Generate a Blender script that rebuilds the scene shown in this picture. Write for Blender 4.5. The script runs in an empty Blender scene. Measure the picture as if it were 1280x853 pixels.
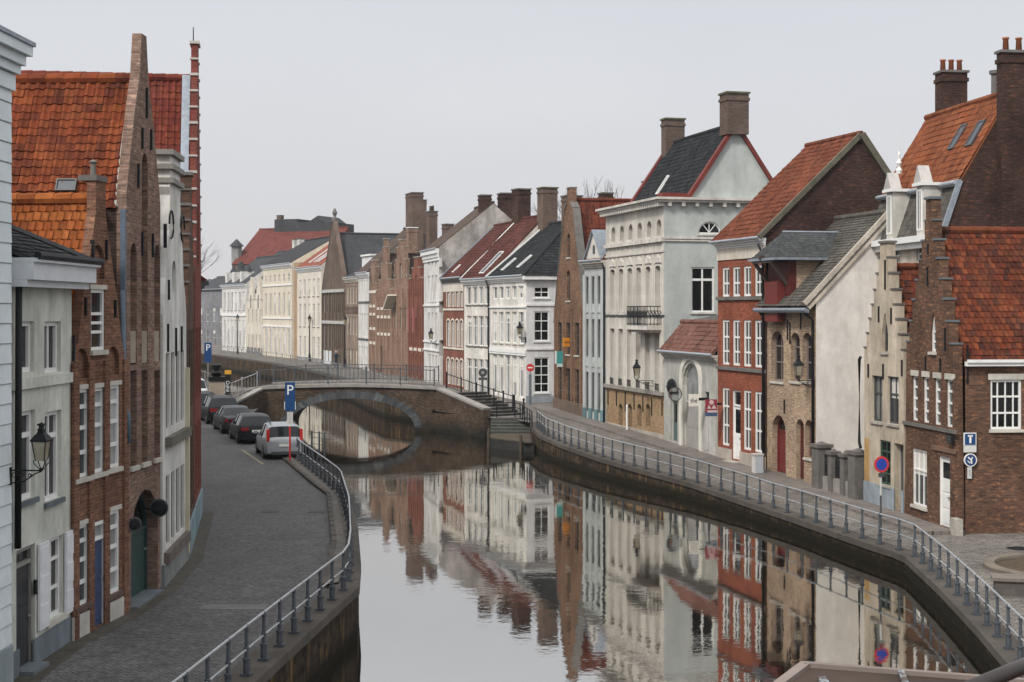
import bpy, bmesh, math, random
from mathutils import Vector, Matrix
from mathutils.geometry import tessellate_polygon, delaunay_2d_cdt
random.seed(7)
R = math.radians
SC = bpy.context.scene
COL = SC.collection
CAM_H, F, HY = 8.0, 1900.0, 388.0

def P(px, py, D):
    return Vector(((px-640)/F*D, D, CAM_H-(py-HY)/F*D))
def zR(D):
    return min(1.8, max(.55, -.553+.0195*D))
def zL(D):
    return 1.25+max(0, min(.35, (D-72)*.012))
def ground(px, py, zf):
    D = 60.0
    for _ in range(60):
        D = .5*D+.5*F*(CAM_H-zf(D))/(py-HY)
    return Vector(((px-640)/F*D, D, zf(D)))

# ------------------------------------------------------------------ materials
MATS = {}
class NT:
    def __init__(s, name):
        s.m = bpy.data.materials.new(name); s.m.use_nodes = True
        s.t = s.m.node_tree; s.n = s.t.nodes; s.l = s.t.links
        s.b = s.n['Principled BSDF']; s.out = s.n['Material Output']
    def N(s, typ, **kw):
        n = s.n.new(typ)
        for k, v in kw.items():
            if k in n.inputs: n.inputs[k].default_value = v
            else: setattr(n, k, v)
        return n
    def L(s, a, b): s.l.new(a, b)
    def coord(s, kind='UV', scale=(1, 1, 1), loc=(0, 0, 0)):
        tc = s.N('ShaderNodeTexCoord'); mp = s.N('ShaderNodeMapping')
        mp.inputs['Scale'].default_value = scale; mp.inputs['Location'].default_value = loc
        s.L(tc.outputs[kind], mp.inputs['Vector']); return mp.outputs['Vector']
    def noise(s, vec, scale, detail=4, rough=.6):
        n = s.N('ShaderNodeTexNoise'); n.inputs['Scale'].default_value = scale
        n.inputs['Detail'].default_value = detail; n.inputs['Roughness'].default_value = rough
        s.L(vec, n.inputs['Vector']); return n.outputs['Fac']
    def ramp(s, fac, pts):
        r = s.N('ShaderNodeValToRGB'); e = r.color_ramp.elements
        while len(e) < len(pts): e.new(.5)
        for el, (p, c) in zip(e, pts):
            el.position = p; el.color = (c[0], c[1], c[2], 1) if not isinstance(c, (int, float)) else (c, c, c, 1)
        s.L(fac, r.inputs['Fac']); return r.outputs['Color']
    def mix(s, a, b, fac, mode='MIX'):
        m = s.N('ShaderNodeMix', data_type='RGBA', blend_type=mode)
        for sock, v in ((m.inputs[0], fac), (m.inputs[6], a), (m.inputs[7], b)):
            if hasattr(v, 'links'): s.L(v, sock)
            elif isinstance(v, (int, float)): sock.default_value = v if sock.type == 'VALUE' else (v, v, v, 1)
            else: sock.default_value = (v[0], v[1], v[2], 1)
        return m.outputs[2]
    def bump(s, h, strength=.4, dist=.02, prev=None):
        b = s.N('ShaderNodeBump'); b.inputs['Strength'].default_value = strength; b.inputs['Distance'].default_value = dist
        s.L(h, b.inputs['Height'])
        if prev: s.L(prev, b.inputs['Normal'])
        return b.outputs['Normal']
    def fin(s, col, rough=.85, nrm=None, spec=.3, metal=0):
        if hasattr(col, 'links'): s.L(col, s.b.inputs['Base Color'])
        else: s.b.inputs['Base Color'].default_value = (col[0], col[1], col[2], 1)
        if hasattr(rough, 'links'): s.L(rough, s.b.inputs['Roughness'])
        else: s.b.inputs['Roughness'].default_value = rough
        s.b.inputs['Specular IOR Level'].default_value = spec; s.b.inputs['Metallic'].default_value = metal
        if nrm: s.L(nrm, s.b.inputs['Normal'])
        return s.m

def cached(fn):
    def g(*a, **k):
        key = (fn.__name__, a, tuple(sorted(k.items())))
        if key not in MATS: MATS[key] = fn(*a, **k)
        return MATS[key]
    return g

@cached
def brick(c1, c2, mortar=(.3, .27, .24), vary=.5, dirt=.5, light=None):
    """light: optional third tone of single odd bricks"""
    t = NT('brick'); v = t.coord('UV')
    br = t.N('ShaderNodeTexBrick'); br.offset = .5
    for k, val in (('Scale', 1.0), ('Mortar Size', .008), ('Mortar Smooth', .2), ('Bias', 0.), ('Brick Width', .23), ('Row Height', .072)):
        br.inputs[k].default_value = val
    br.inputs['Color1'].default_value = (*c1, 1); br.inputs['Color2'].default_value = (*c2, 1); br.inputs['Mortar'].default_value = (*mortar, 1)
    t.L(v, br.inputs['Vector'])
    big = t.noise(v, .55, 5, .65); mid = t.noise(t.coord('UV', (2.2, 7, 1)), 1.6, 3)
    c = br.outputs['Color']
    if light:
        c = t.mix(c, light, t.ramp(mid, [(.58, 0), (.68, 1)]))
    c = t.mix(c, t.ramp(mid, [(.3, 1-vary*.7), (.7, 1+vary*.35)]), .8, 'MULTIPLY')
    c = t.mix(c, t.ramp(big, [(.3, 1-dirt), (.6, 1.05)]), .9, 'MULTIPLY')
    nb = t.bump(br.outputs['Fac'], .35, -.01)
    nb = t.bump(t.noise(v, 14, 3), .35, .02, nb)
    return t.fin(c, .95, nb, .1)

@cached
def plaster(col, dirt=.25, streak=.25, rough=.85, patch=None):
    t = NT('plaster'); v = t.coord('UV')
    big = t.noise(v, .5, 5, .65); st = t.noise(t.coord('UV', (1.3, .2, 1)), 1.0, 6, .65)
    c = t.mix(col, t.ramp(big, [(.32, 1-dirt), (.62, 1.02)]), 1.0, 'MULTIPLY')
    c = t.mix(c, t.ramp(st, [(.35, 1-streak), (.6, 1.0)]), 1.0, 'MULTIPLY')
    c = t.mix(c, (col[0]*.62, col[1]*.57, col[2]*.50), t.ramp(t.noise(t.coord('UV', (1.1, .55, 1), (7, 3, 0)), .8, 7, .72), [(.5, 0), (.72, min(.8, dirt*2.2))]))
    if patch:
        pn = t.noise(v, .9, 6, .7)
        c = t.mix(c, patch, t.ramp(pn, [(.6, 0), (.66, 1)]))
    c = t.mix(c, t.ramp(t.noise(t.coord('UV', (1, .7, 1)), 2.6, 6, .75), [(.3, 1-dirt*.9), (.55, 1.02)]), .8, 'MULTIPLY')
    nb = t.bump(t.noise(v, 6, 5), .25, .02)
    return t.fin(c, rough, nb, .12)

@cached
def tilemat(cols, moss=(.06, .055, .04), mossamt=.5, rough=.8):
    """one of four tones per tile, lichen on top"""
    t = NT('roof tiles'); v = t.coord('UV')
    geo = t.N('ShaderNodeNewGeometry')
    k = len(cols)
    c = t.ramp(geo.outputs['Random Per Island'], [(i/(k-1), cols[i]) for i in range(k)])
    n1 = t.noise(v, 1.1, 6, .7); n2 = t.noise(v, 7, 4, .7)
    c = t.mix(c, t.ramp(t.noise(v, .45, 5, .7), [(.3, .62), (.62, 1.12)]), .9, 'MULTIPLY'); c = t.mix(c, t.ramp(t.noise(t.coord('UV', (2.5, .35, 1)), 1.2, 5, .7), [(.35, .7), (.62, 1.05)]), .8, 'MULTIPLY'); c = t.mix(c, t.ramp(n2, [(.3, .7), (.7, 1.25)]), .9, 'MULTIPLY')
    c = t.mix(c, moss, t.mix(t.ramp(n1, [(.45, 0), (.75, mossamt)]), t.ramp(n2, [(.4, .2), (.65, 1)]), 1.0, 'MULTIPLY'))
    nb = t.bump(n2, .3, .01)
    return t.fin(c, .92, nb, .12)

@cached
def tex_tiles(c1, c2, gap=(.04, .03, .03), w=.25, h=.3, mossamt=.4):
    """far roofs: courses from a brick pattern"""
    t = NT('far roof tiles'); v = t.coord('UV')
    br = t.N('ShaderNodeTexBrick'); br.offset = .5
    for k, val in (('Scale', 1.0), ('Mortar Size', .02), ('Mortar Smooth', .4), ('Bias', 0.), ('Brick Width', w), ('Row Height', h)):
        br.inputs[k].default_value = val
    br.inputs['Color1'].default_value = (*c1, 1); br.inputs['Color2'].default_value = (*c2, 1); br.inputs['Mortar'].default_value = (*gap, 1)
    t.L(v, br.inputs['Vector'])
    c = t.mix(br.outputs['Color'], t.ramp(t.noise(v, .7, 6, .7), [(.3, .6), (.65, 1.1)]), .9, 'MULTIPLY')
    c = t.mix(c, t.ramp(t.noise(t.coord('UV', (3, .4, 1)), 1.5, 4), [(.3, .8), (.6, 1.05)]), .7, 'MULTIPLY')
    return t.fin(c, .92, t.bump(br.outputs['Fac'], .5, -.02), .12)

@cached
def paint(col, rough=.45, dirt=.15, scale=2.0, spec=.4):
    t = NT('paint'); v = t.coord('Object')
    c = t.mix(col, t.ramp(t.noise(v, scale, 5, .7), [(.3, 1-dirt), (.65, 1.02)]), 1.0, 'MULTIPLY')
    return t.fin(c, rough, t.bump(t.noise(v, scale*8, 3), .08, .01), spec)

@cached
def stone(col, dirt=.4, scale=1.2, rough=.9):
    t = NT('stone'); v = t.coord('Object')
    c = t.mix(col, t.ramp(t.noise(v, scale, 6, .7), [(.3, 1-dirt), (.68, 1.08)]), 1.0, 'MULTIPLY')
    return t.fin(c, rough, t.bump(t.noise(v, scale*9, 5), .3, .02), .25)

@cached
def metal(col, rough=.4, dirt=.3, metallic=.5, scale=5.):
    t = NT('metal'); v = t.coord('Object')
    c = t.mix(col, t.ramp(t.noise(v, scale, 5, .7), [(.3, 1-dirt), (.65, 1.05)]), 1.0, 'MULTIPLY')
    return t.fin(c, rough, t.bump(t.noise(v, scale*4, 3), .08, .01), .5, metallic)

@cached
def carpaint(col, metallic=.3):
    t = NT('car paint'); t.b.inputs['Coat Weight'].default_value = .12; t.b.inputs['Coat Roughness'].default_value = .05
    v = t.coord('Object')
    c = t.mix(col, t.ramp(t.noise(v, 1.5, 4), [(.3, .85), (.7, 1.03)]), 1.0, 'MULTIPLY')
    return t.fin(c, .45, None, .25, metallic)

@cached
def glass(kind='dark'):
    t = NT('window glass '+kind); v = t.coord('Object')
    base = {'dark': (.010, .011, .012), 'mid': (.06, .063, .066), 'grey': (.17, .175, .175), 'pale': (.34, .35, .35), 'curtain': (.55, .54, .50), 'car': (.012, .016, .018), 'lamp': (.42, .38, .28)}[kind]
    c = t.mix(base, t.ramp(t.noise(v, .55, 3), [(.35, .5), (.65, 1.25)]), 1.0, 'MULTIPLY')
    return t.fin(c, .06, t.bump(t.noise(v, 1.6, 2), .09, .02), .4)

@cached
def flat(col, rough=.6, emit=0.):
    t = NT('paint flat'); v = t.coord('Object')
    c = t.mix(col, t.ramp(t.noise(v, 6., 4), [(.3, .88), (.7, 1.03)]), 1.0, 'MULTIPLY')
    return t.fin(c, rough, None, .35)

# ------------------------------------------------------------------ mesh builder
class MB:
    def __init__(s): s.v = []; s.f = []; s.uv = {}
    def add(s, verts, faces, uvs=None):
        o = len(s.v); s.v.extend([tuple(p) for p in verts])
        for i, fc in enumerate(faces):
            if uvs is not None: s.uv[len(s.f)] = uvs[i]
            s.f.append(tuple(o+k for k in fc))
        return s
    def box(s, x0, x1, y0, y1, z0, z1, T=None):
        vs = [Vector((x, y, z)) for z in (z0, z1) for y in (y0, y1) for x in (x0, x1)]
        if T: vs = [T(p) for p in vs]
        return s.add(vs, [(0, 2, 3, 1), (4, 5, 7, 6), (0, 1, 5, 4), (2, 6, 7, 3), (0, 4, 6, 2), (1, 3, 7, 5)])
    def bar(s, a, b, w, h, up=(0, 0, 1)):
        a = Vector(a); b = Vector(b); d = (b-a).normalized(); u = Vector(up)
        x = d.cross(u)
        if x.length < 1e-4: x = d.cross(Vector((1, 0, 0)))
        x.normalize(); z = x.cross(d).normalized()
        vs = [q+x*i*w/2+z*j*h/2 for q in (a, b) for j in (-1, 1) for i in (-1, 1)]
        return s.add(vs, [(0, 2, 3, 1), (4, 5, 7, 6), (0, 1, 5, 4), (2, 6, 7, 3), (0, 4, 6, 2), (1, 3, 7, 5)])
    def tube(s, pts, r, n=6, cap=True):
        pts = [Vector(p) for p in pts]; k = len(pts); o = len(s.v); rings = []
        for i, p in enumerate(pts):
            d = (pts[min(i+1, k-1)]-pts[max(i-1, 0)]).normalized()
            x = d.cross(Vector((0, 0, 1)))
            if x.length < 1e-3: x = d.cross(Vector((0, 1, 0)))
            x.normalize(); z = d.cross(x)
            rr = r[i] if isinstance(r, (list, tuple)) else r
            rings.append([p+(x*math.cos(2*math.pi*j/n)+z*math.sin(2*math.pi*j/n))*rr for j in range(n)])
        vs = [q for rg in rings for q in rg]; fs = []
        for i in range(k-1):
            for j in range(n):
                a = i*n+j; b = i*n+(j+1) % n
                fs.append((a, b, b+n, a+n))
        if cap: fs.append(tuple(range(n))[::-1]); fs.append(tuple((k-1)*n+j for j in range(n)))
        return s.add(vs, fs)
    def lathe(s, prof, n=12, c=(0, 0, 0), rot=0., sq=False):
        vs = []; fs = []; c = Vector(c)
        for r, z in prof:
            for j in range(n):
                a = 2*math.pi*j/n+rot
                vs.append(c+Vector((r*math.cos(a), r*math.sin(a), z)))
        for i in range(len(prof)-1):
            for j in range(n):
                a = i*n+j; b = i*n+(j+1) % n
                fs.append((a, b, b+n, a+n))
        fs.append(tuple(range(n))[::-1]); fs.append(tuple((len(prof)-1)*n+j for j in range(n)))
        return s.add(vs, fs)
    def prism(s, poly, mapf, d0, d1):
        """closed prism of a 2-D polygon; mapf(a,b,d)"""
        k = len(poly)
        vs = [mapf(a, b, d0) for a, b in poly]+[mapf(a, b, d1) for a, b in poly]
        fs = []
        tris = tessellate_polygon([[Vector((a, b, 0)) for a, b in poly]])
        for t in tris: fs.append(tuple(t)); fs.append(tuple(q+k for q in t)[::-1])
        for i in range(k): j = (i+1) % k; fs.append((i, j, j+k, i+k))
        return s.add(vs, fs)
    def build(s, name, mat, parent=None, smooth=False, clean=True):
        me = bpy.data.meshes.new(name); me.from_pydata(s.v, [], s.f); me.update()
        if clean:
            bm = bmesh.new(); bm.from_mesh(me)
            lay = None
            bmesh.ops.recalc_face_normals(bm, faces=bm.faces); bm.to_mesh(me); bm.free()
        uvl = me.uv_layers.new(name='UVMap'); dat = uvl.data
        for p in me.polygons:
            cu = s.uv.get(p.index)
            if cu is not None:
                # custom uv is a function of the vertex position
                for li in p.loop_indices: dat[li].uv = cu(me.vertices[me.loops[li].vertex_index].co)
                continue
            n = p.normal; ax, ay, az = abs(n.x), abs(n.y), abs(n.z)
            for li in p.loop_indices:
                c = me.vertices[me.loops[li].vertex_index].co
                if az > ax and az > ay: dat[li].uv = (c.x, c.y)
                elif ay >= ax: dat[li].uv = (c.x, c.z)
                else: dat[li].uv = (c.y+.11, c.z)
        if smooth:
            for p in me.polygons: p.use_smooth = True
        me.materials.append(mat)
        o = bpy.data.objects.new(name, me); COL.objects.link(o)
        if parent: o.parent = parent
        return o

def tag(o, label=None, cat=None, group=None, kind=None):
    if label: o['label'] = label
    if cat: o['category'] = cat
    if group: o['group'] = group
    if kind: o['kind'] = kind
    return o
def empty(name, loc, rz=0., label=None, cat=None, group=None):
    o = bpy.data.objects.new(name, None); COL.objects.link(o); o.location = loc; o.rotation_euler = (0, 0, rz)
    o.empty_display_size = .3
    return tag(o, label, cat, group)
def copy_tree(o, loc=None, rz=None, label=None, parent=None):
    c = o.copy(); COL.objects.link(c)
    if parent: c.parent = parent
    if loc is not None: c.location = loc
    if rz is not None: c.rotation_euler = (0, 0, rz)
    if label: c['label'] = label
    for ch in list(o.children): copy_tree(ch, parent=c)
    return c
def text_mesh(txt, size, depth=.004):
    cu = bpy.data.curves.new('t', 'FONT'); cu.body = txt; cu.size = size; cu.extrude = depth; cu.align_x = 'CENTER'; cu.align_y = 'CENTER'
    ob = bpy.data.objects.new('t', cu); COL.objects.link(ob)
    dg = bpy.context.evaluated_depsgraph_get(); me = bpy.data.meshes.new_from_object(ob.evaluated_get(dg))
    bpy.data.objects.remove(ob); return me
def text_obj(name, txt, size, mat, parent, loc, rot, sx=1.):
    me = text_mesh(txt, size); me.materials.clear(); me.materials.append(mat)
    o = bpy.data.objects.new(name, me); COL.objects.link(o); o.parent = parent; o.location = loc; o.rotation_euler = rot; o.scale = (sx, 1, 1)
    return o

WR = random.Random(11)
# ------------------------------------------------------------------ openings
def shape(head, a0, a1, z0, z1, rise=None, n=8):
    if head == 'flat': return [(a0, z0), (a1, z0), (a1, z1), (a0, z1)]
    m = (a0+a1)/2; hw = (a1-a0)/2
    if rise is None: rise = hw if head == 'arch' else hw*1.9
    zs = z1-rise; pts = [(a0, z0), (a1, z0)]
    if head == 'arch':
        for i in range(n+1):
            t = math.pi*i/n; pts.append((m+hw*math.cos(t), zs+rise*math.sin(t)))
    else:
        for i in range(n+1):
            x = 1-2*i/n; pts.append((m+hw*x, zs+rise*(1-abs(x)**1.6)))
    return pts

class House:
    def __init__(s, name, label, A, B, zb, group=None, cat='house'):
        s.A = Vector((A[0], A[1])); s.B = Vector((B[0], B[1])); d = s.B-s.A; s.L = d.length; s.u = d/s.L
        s.w = Vector((-s.u.y, s.u.x)); s.zb = zb
        s.root = empty(name, (s.A.x, s.A.y, zb), math.atan2(s.u.y, s.u.x), label, cat, group)
    def loc2(s, p):            # world xy -> local xy
        d = Vector((p[0], p[1]))-s.A; return d.dot(s.u), d.dot(s.w)
    def world(s, p):
        q = s.A+s.u*p[0]+s.w*p[1]; return Vector((q.x, q.y, p[2]+s.zb))
    def at(s, px, py, m):      # point seen at pixel on the plane y=m : local (x, z)
        return Panel(s, (0, m, 0), (1, 0, 0), (0, 1, 0)).px(px, py)
    def side(s, px, py, x):    # point seen at pixel on the plane x=const : local (y, z)
        return Panel(s, (x, 0, 0), (0, 1, 0), (-1, 0, 0)).px(px, py)
    def part(s, mb, name, mat, parent=None, smooth=False, label=None):
        o = mb.build(name, mat, parent or s.root, smooth)
        if label: o['label'] = label
        return o
    def box(s, name, mat, x0, x1, y0, y1, z0, z1, parent=None):
        return s.part(MB().box(x0, x1, y0, y1, z0, z1), name, mat, parent)

class Panel:
    def __init__(s, h, O, E, I, outline=None):
        s.h = h; s.O = Vector(O); s.E = Vector(E); s.I = Vector(I); s.outline = outline; s.holes = []; s.rd = .2
    def m(s, a, z, d=0.): return s.O+s.E*a+Vector((0, 0, z))+s.I*d
    def px(s, px, py):
        h = s.h; o = h.A+h.u*s.O.x+h.w*s.O.y; e = h.u*s.E.x+h.w*s.E.y; k = (px-640)/F
        a = (k*o.y-o.x)/(e.x-k*e.y); D = o.y+a*e.y
        return a, CAM_H-(py-HY)/F*D-h.zb-s.O.z
    def fill(s, mb, rd=None, back=None):
        """front face with holes and reveals into mb"""
        rd = rd or s.rd
        loops = [s.outline]+[q for q, _ in s.holes]
        pts, eds = [], []
        for lp in loops:
            o = len(pts); pts += [Vector((a, b)) for a, b in lp]; eds += [(o+i, o+(i+1) % len(lp)) for i in range(len(lp))]
        vv, _, ff, *_r = delaunay_2d_cdt(pts, eds, [], 0, 1e-5)
        def inside(x, y):
            c = False
            for lp in loops:
                for (xa, ya), (xb, yb) in zip(lp, lp[1:]+lp[:1]):
                    if (ya > y) != (yb > y) and x < (xb-xa)*(y-ya)/(yb-ya)+xa: c = not c
            return c
        keep = [t for t in ff if inside(sum(vv[i].x for i in t)/len(t), sum(vv[i].y for i in t)/len(t))]
        mb.add([s.m(p.x, p.y) for p in vv], [tuple(t) for t in keep])
        for q, r in s.holes:
            k = len(q); r = r or rd
            mb.add([s.m(a, b) for a, b in q]+[s.m(a, b, r) for a, b in q], [(i, (i+1) % k, (i+1) % k+k, i+k) for i in range(k)])
    # --- windows
    def win(s, px, yt, yb, w, az=None, **k):
        if az is None:
            a, z1 = s.px(px, yt); _, z0 = s.px(px, yb)
        else: a, z0, z1 = az
        return s.make(a, z0, z1, w, **k)
    def row(s, n, px1, px2, yt, yb, w, skip=(), **k):
        a1, z1 = s.px(px1, yt); _, z0 = s.px(px1, yb); a2, _ = s.px(px2, yt)
        return [s.make(a1+(a2-a1)*i/max(1, n-1), z0, z1, w, **k) for i in range(n) if i not in skip]
    def make(s, a, z0, z1, w, head='flat', rise=None, rd=.16, fr=.07, cols=2, rows=(.62,), frame=None, pane='dark', sill=None, lintel=None,
             name='window', mull=.045, surround=None, blind=0., thick=.06, keystone=None, fan=None, lh=.2):
        h = s.h; frame = frame or WHITE
        rq = WR.random()
        if pane in ('mid', 'grey', 'pale') and head == 'flat' and w > .55:
            pane = {'mid': ('mid', 'dark', 'grey', 'mid'), 'grey': ('grey', 'mid', 'grey', 'pale'), 'pale': ('pale', 'grey', 'mid', 'pale')}[pane][int(rq*4)]
            if not blind and WR.random() < .35: blind = WR.uniform(.2, .7)
        a0, a1 = a-w/2, a+w/2
        if rise is None and head != 'flat': rise = w/2 if head == 'arch' else w*.95
        q = shape(head, a0, a1, z0, z1, rise); s.holes.append((q, rd+.02))
        ri = (rise-fr*.8) if rise else None
        qi = shape(head, a0+fr, a1-fr, z0+fr, z1-fr, ri)
        k = len(q); mb = MB(); f0 = rd-thick
        vs = [s.m(*p, f0) for p in q]+[s.m(*p, f0) for p in qi]+[s.m(*p, rd) for p in qi]
        fs = []
        for i in range(k):
            j = (i+1) % k; fs += [(i, j, j+k, i+k), (i+k, j+k, j+2*k, i+2*k)]
        mb.add(vs, fs)
        T = lambda p: s.m(p.x, p.z, p.y)
        zt = z1-(rise or 0)*.9
        for r in rows:
            zz = z0+(z1-z0)*r; mb.box(a0+fr*.5, a1-fr*.5, f0+.012, rd-.004, zz-mull*.7, zz+mull*.7, T)
        for c in range(1, cols):
            aa = a0+(a1-a0)*c/cols
            top = z1-fr*.5 if head == 'flat' else zt+(rise or 0)*.75
            mb.box(aa-mull/2, aa+mull/2, f0+.016, rd-.006, z0+fr*.5, top, T)
        if fan:
            for t in fan:
                aa = a+(w/2-fr)*math.cos(t)*.97; zz = z0+fr+(z1-z0-fr*2)*math.sin(t)*.97
                mb.bar(s.m(a, z0+fr, rd-.03), s.m(aa, zz, rd-.03), .04, .04, s.I)
        o = h.part(mb, name, frame)
        pn = MB(); pn.add([s.m(*p, rd-.002) for p in qi], [tuple(range(k))])
        h.part(pn, 'pane', glass(pane), o)
        if blind:
            bl = MB(); zz = z1-(z1-z0)*blind
            bl.box(a0+fr, a1-fr, rd-.012, rd-.007, max(z0+fr, zz), z1-fr-(rise or 0)*.3, T); h.part(bl, 'blind', BLIND, o)
        if sill: h.part(MB().box(a0-.06, a1+.06, -.07, rd-.07, z0-.1, z0-.002, T), 'sill', sill, o)
        if lintel: h.part(MB().box(a0-.08, a1+.08, -.025, .06, z1+.002, z1+lh, T), 'lintel', lintel, o)
        if surround:
            sw = .13
            qo = shape(head, a0-sw, a1+sw, z0, z1+sw, (rise+sw) if rise else None)
            sm = MB(); vs = [s.m(*p, -.035) for p in q]+[s.m(*p, -.035) for p in qo]+[s.m(*p, .02) for p in q]+[s.m(*p, .01) for p in qo]
            fs = []
            for i in range(1, k):
                j = (i+1) % k
                fs += [(i, j, j+k, i+k), (i, j, j+2*k, i+2*k), (i+k, j+k, j+3*k, i+3*k)]
            sm.add(vs, fs); h.part(sm, 'surround', surround, o)
        return o
    def door(s, px, yt, yb, w, mat, az=None, head='flat', rise=None, rd=.22, frame=None, fr=.08, transom=0., pane='dark', panels=3, label=None, name='door', handle=True, glazed=0.):
        h = s.h
        if az is None:
            a, z1 = s.px(px, yt); _, z0 = s.px(px, yb)
        else: a, z0, z1 = az
        a0, a1 = a-w/2, a+w/2
        if rise is None and head != 'flat': rise = w/2 if head == 'arch' else w*.9
        q = shape(head, a0, a1, z0, z1, rise); s.holes.append((q, rd+.03))
        T = lambda p: s.m(p.x, p.z, p.y)
        ri = (rise-fr*.8) if rise else None
        qi = shape(head, a0+fr, a1-fr, z0+.01, z1-fr, ri); k = len(q)
        zt = z1-transom-(rise or 0) if (transom or rise) else z1-fr
        mb = MB(); mb.box(a0+fr+.004, a1-fr-.004, rd-.05, rd, z0+.012, zt-.004, T)
        np_ = panels
        for i in range(np_):
            p0 = z0+.12+(zt-z0-.2)*i/np_; p1 = z0+.12+(zt-z0-.2)*(i+1)/np_-.08
            if i >= np_*(1-glazed): continue
            mb.box(a0+fr+.1, a1-fr-.1, rd-.066, rd-.052, p0, p1, T)
        o = h.part(mb, name, mat)
        if label: o['label'] = label
        fm = MB(); vs = [s.m(*p, rd-.1) for p in q]+[s.m(*p, rd-.1) for p in qi]+[s.m(*p, rd) for p in qi]
        fs = []
        for i in range(1, k):
            j = (i+1) % k; fs += [(i, j, j+k, i+k), (i+k, j+k, j+2*k, i+2*k)]
        fm.add(vs, fs)
        if transom or rise: fm.box(a0+fr*.5, a1-fr*.5, rd-.1, rd-.01, zt, zt+.07, T)
        h.part(fm, 'frame', frame or mat, o)
        if transom or rise:
            qq = [(max(a0+fr, min(a1-fr, x)), max(zt+.07, y)) for x, y in qi]
            h.part(MB().add([s.m(*p, rd-.02) for p in qq], [tuple(range(k))]), 'fanlight', glass(pane), o)
        if glazed:
            gz = zt-(zt-z0)*glazed
            h.part(MB().box(a0+fr+.12, a1-fr-.12, rd-.058, rd-.052, gz, zt-.15, T), 'pane', glass(pane), o)
        if handle: h.part(MB().box(a1-fr-.13, a1-fr-.09, rd-.11, rd-.05, z0+1.0, z0+1.05, T).box(a1-fr-.2, a1-fr-.09, rd-.13, rd-.1, z0+1.01, z0+1.04, T), 'handle', STEEL, o)
        return o
    def recess(s, a0, a1, z0, z1, d, head='flat', rise=None):
        """blind niche: hole in the wall with a back"""
        q = shape(head, a0, a1, z0, z1, rise); s.holes.append((q, d)); s.backs = getattr(s, 'backs', []); s.backs.append((q, d))
    def do_backs(s, mb):
        for q, d in getattr(s, 'backs', []): mb.add([s.m(*p, d) for p in q], [tuple(range(len(q)))])

# ------------------------------------------------------------------ roofs
def roof_slope(mb, O, e, L, sv, S, tw=.24, th=.3, style='pan', lo=None, hi=None, thick=.07, lift=.034, jit=.011):
    """tiles on the parallelogram O, O+e*L, +sv*S as islands of one mesh, over a slab"""
    O = Vector(O); e = Vector(e).normalized(); sv = Vector(sv).normalized(); n = e.cross(sv)
    lo = lo or (lambda b: 0.); hi = hi or (lambda b: L)
    uvf = lambda c: ((c-O).dot(e), (c-O).dot(sv))
    qs = [(lo(0), 0), (hi(0), 0), (hi(S), S), (lo(S), S)]
    top = [O+e*a+sv*b-n*.002 for a, b in qs]; bot = [p-n*thick for p in top]
    fs = [(0, 1, 2, 3), (7, 6, 5, 4), (0, 4, 5, 1), (1, 5, 6, 2), (2, 6, 7, 3), (3, 7, 4, 0)]
    mb.add(top+bot, fs, [uvf]*6)
    if style is None: return
    prof = {'pan': [(0, .0), (.18, .042), (.42, .05), (.66, .012), (.9, .0), (1.06, .028)], 'flat': [(0, .012), (.08, .03), (.2, .012), (.5, 0), (.86, .004), (.93, .012)], 'slate': [(0, 0), (.985, 0)]}[style]
    nr = max(1, int(round(S/th))); th = S/nr; a_min = min(lo(0), lo(S)); a_max = max(hi(0), hi(S)); nc = int(math.ceil((a_max-a_min)/tw))
    k = len(prof); p1_, p2_ = random.uniform(0, 6), random.uniform(0, 6)
    wob = lambda a, b: .022*math.sin(a*.8+p1_)*math.sin(b*.9+p2_)+.012*math.sin(a*2.1+b*1.7+p2_)
    for j in range(nr):
        b0 = j*th-.04; b1 = (j+1)*th; off = (tw*.5 if (style != 'pan' and j % 2) else 0)
        for i in range(-1, nc+1):
            a = a_min+i*tw+off; bm_ = (b0+b1)/2
            l0, h0 = lo(max(0, bm_)), hi(max(0, bm_))
            if a+tw*.5 < l0 or a+tw*.5 > h0: continue
            dz = random.uniform(-jit, jit)+(wob(a, bm_) if style != 'slate' else 0); tilt = random.uniform(-jit, jit); vs = []
            for t, hz in prof:
                aa = min(max(a+t*tw, l0), h0)
                vs.append(O+e*aa+sv*(b0+tilt)+n*(hz+lift+dz))
            for t, hz in prof:
                aa = min(max(a+t*tw, l0), h0)
                vs.append(O+e*aa+sv*b1+n*(hz+.004+dz*.5))
            for t, hz in prof:
                aa = min(max(a+t*tw, l0), h0)
                vs.append(O+e*aa+sv*(b0+tilt)+n*(hz+lift+dz-.028))
            fs = []
            for q in range(k-1):
                fs += [(q, q+1, q+1+k, q+k), (q+2*k, q+1+2*k, q+1, q)]
            mb.add(vs, fs, [uvf]*len(fs))

def ridge_tiles(mb, a, b, r=.13, step=.4):
    a = Vector(a); b = Vector(b); L = (b-a).length; n = max(1, int(L/step)); d = (b-a)/n
    for i in range(n):
        mb.tube([a+d*i+Vector((0, 0, .01)), a+d*(i+1)*1.0+d*.04], [r*1.08, r], 8)

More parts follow.
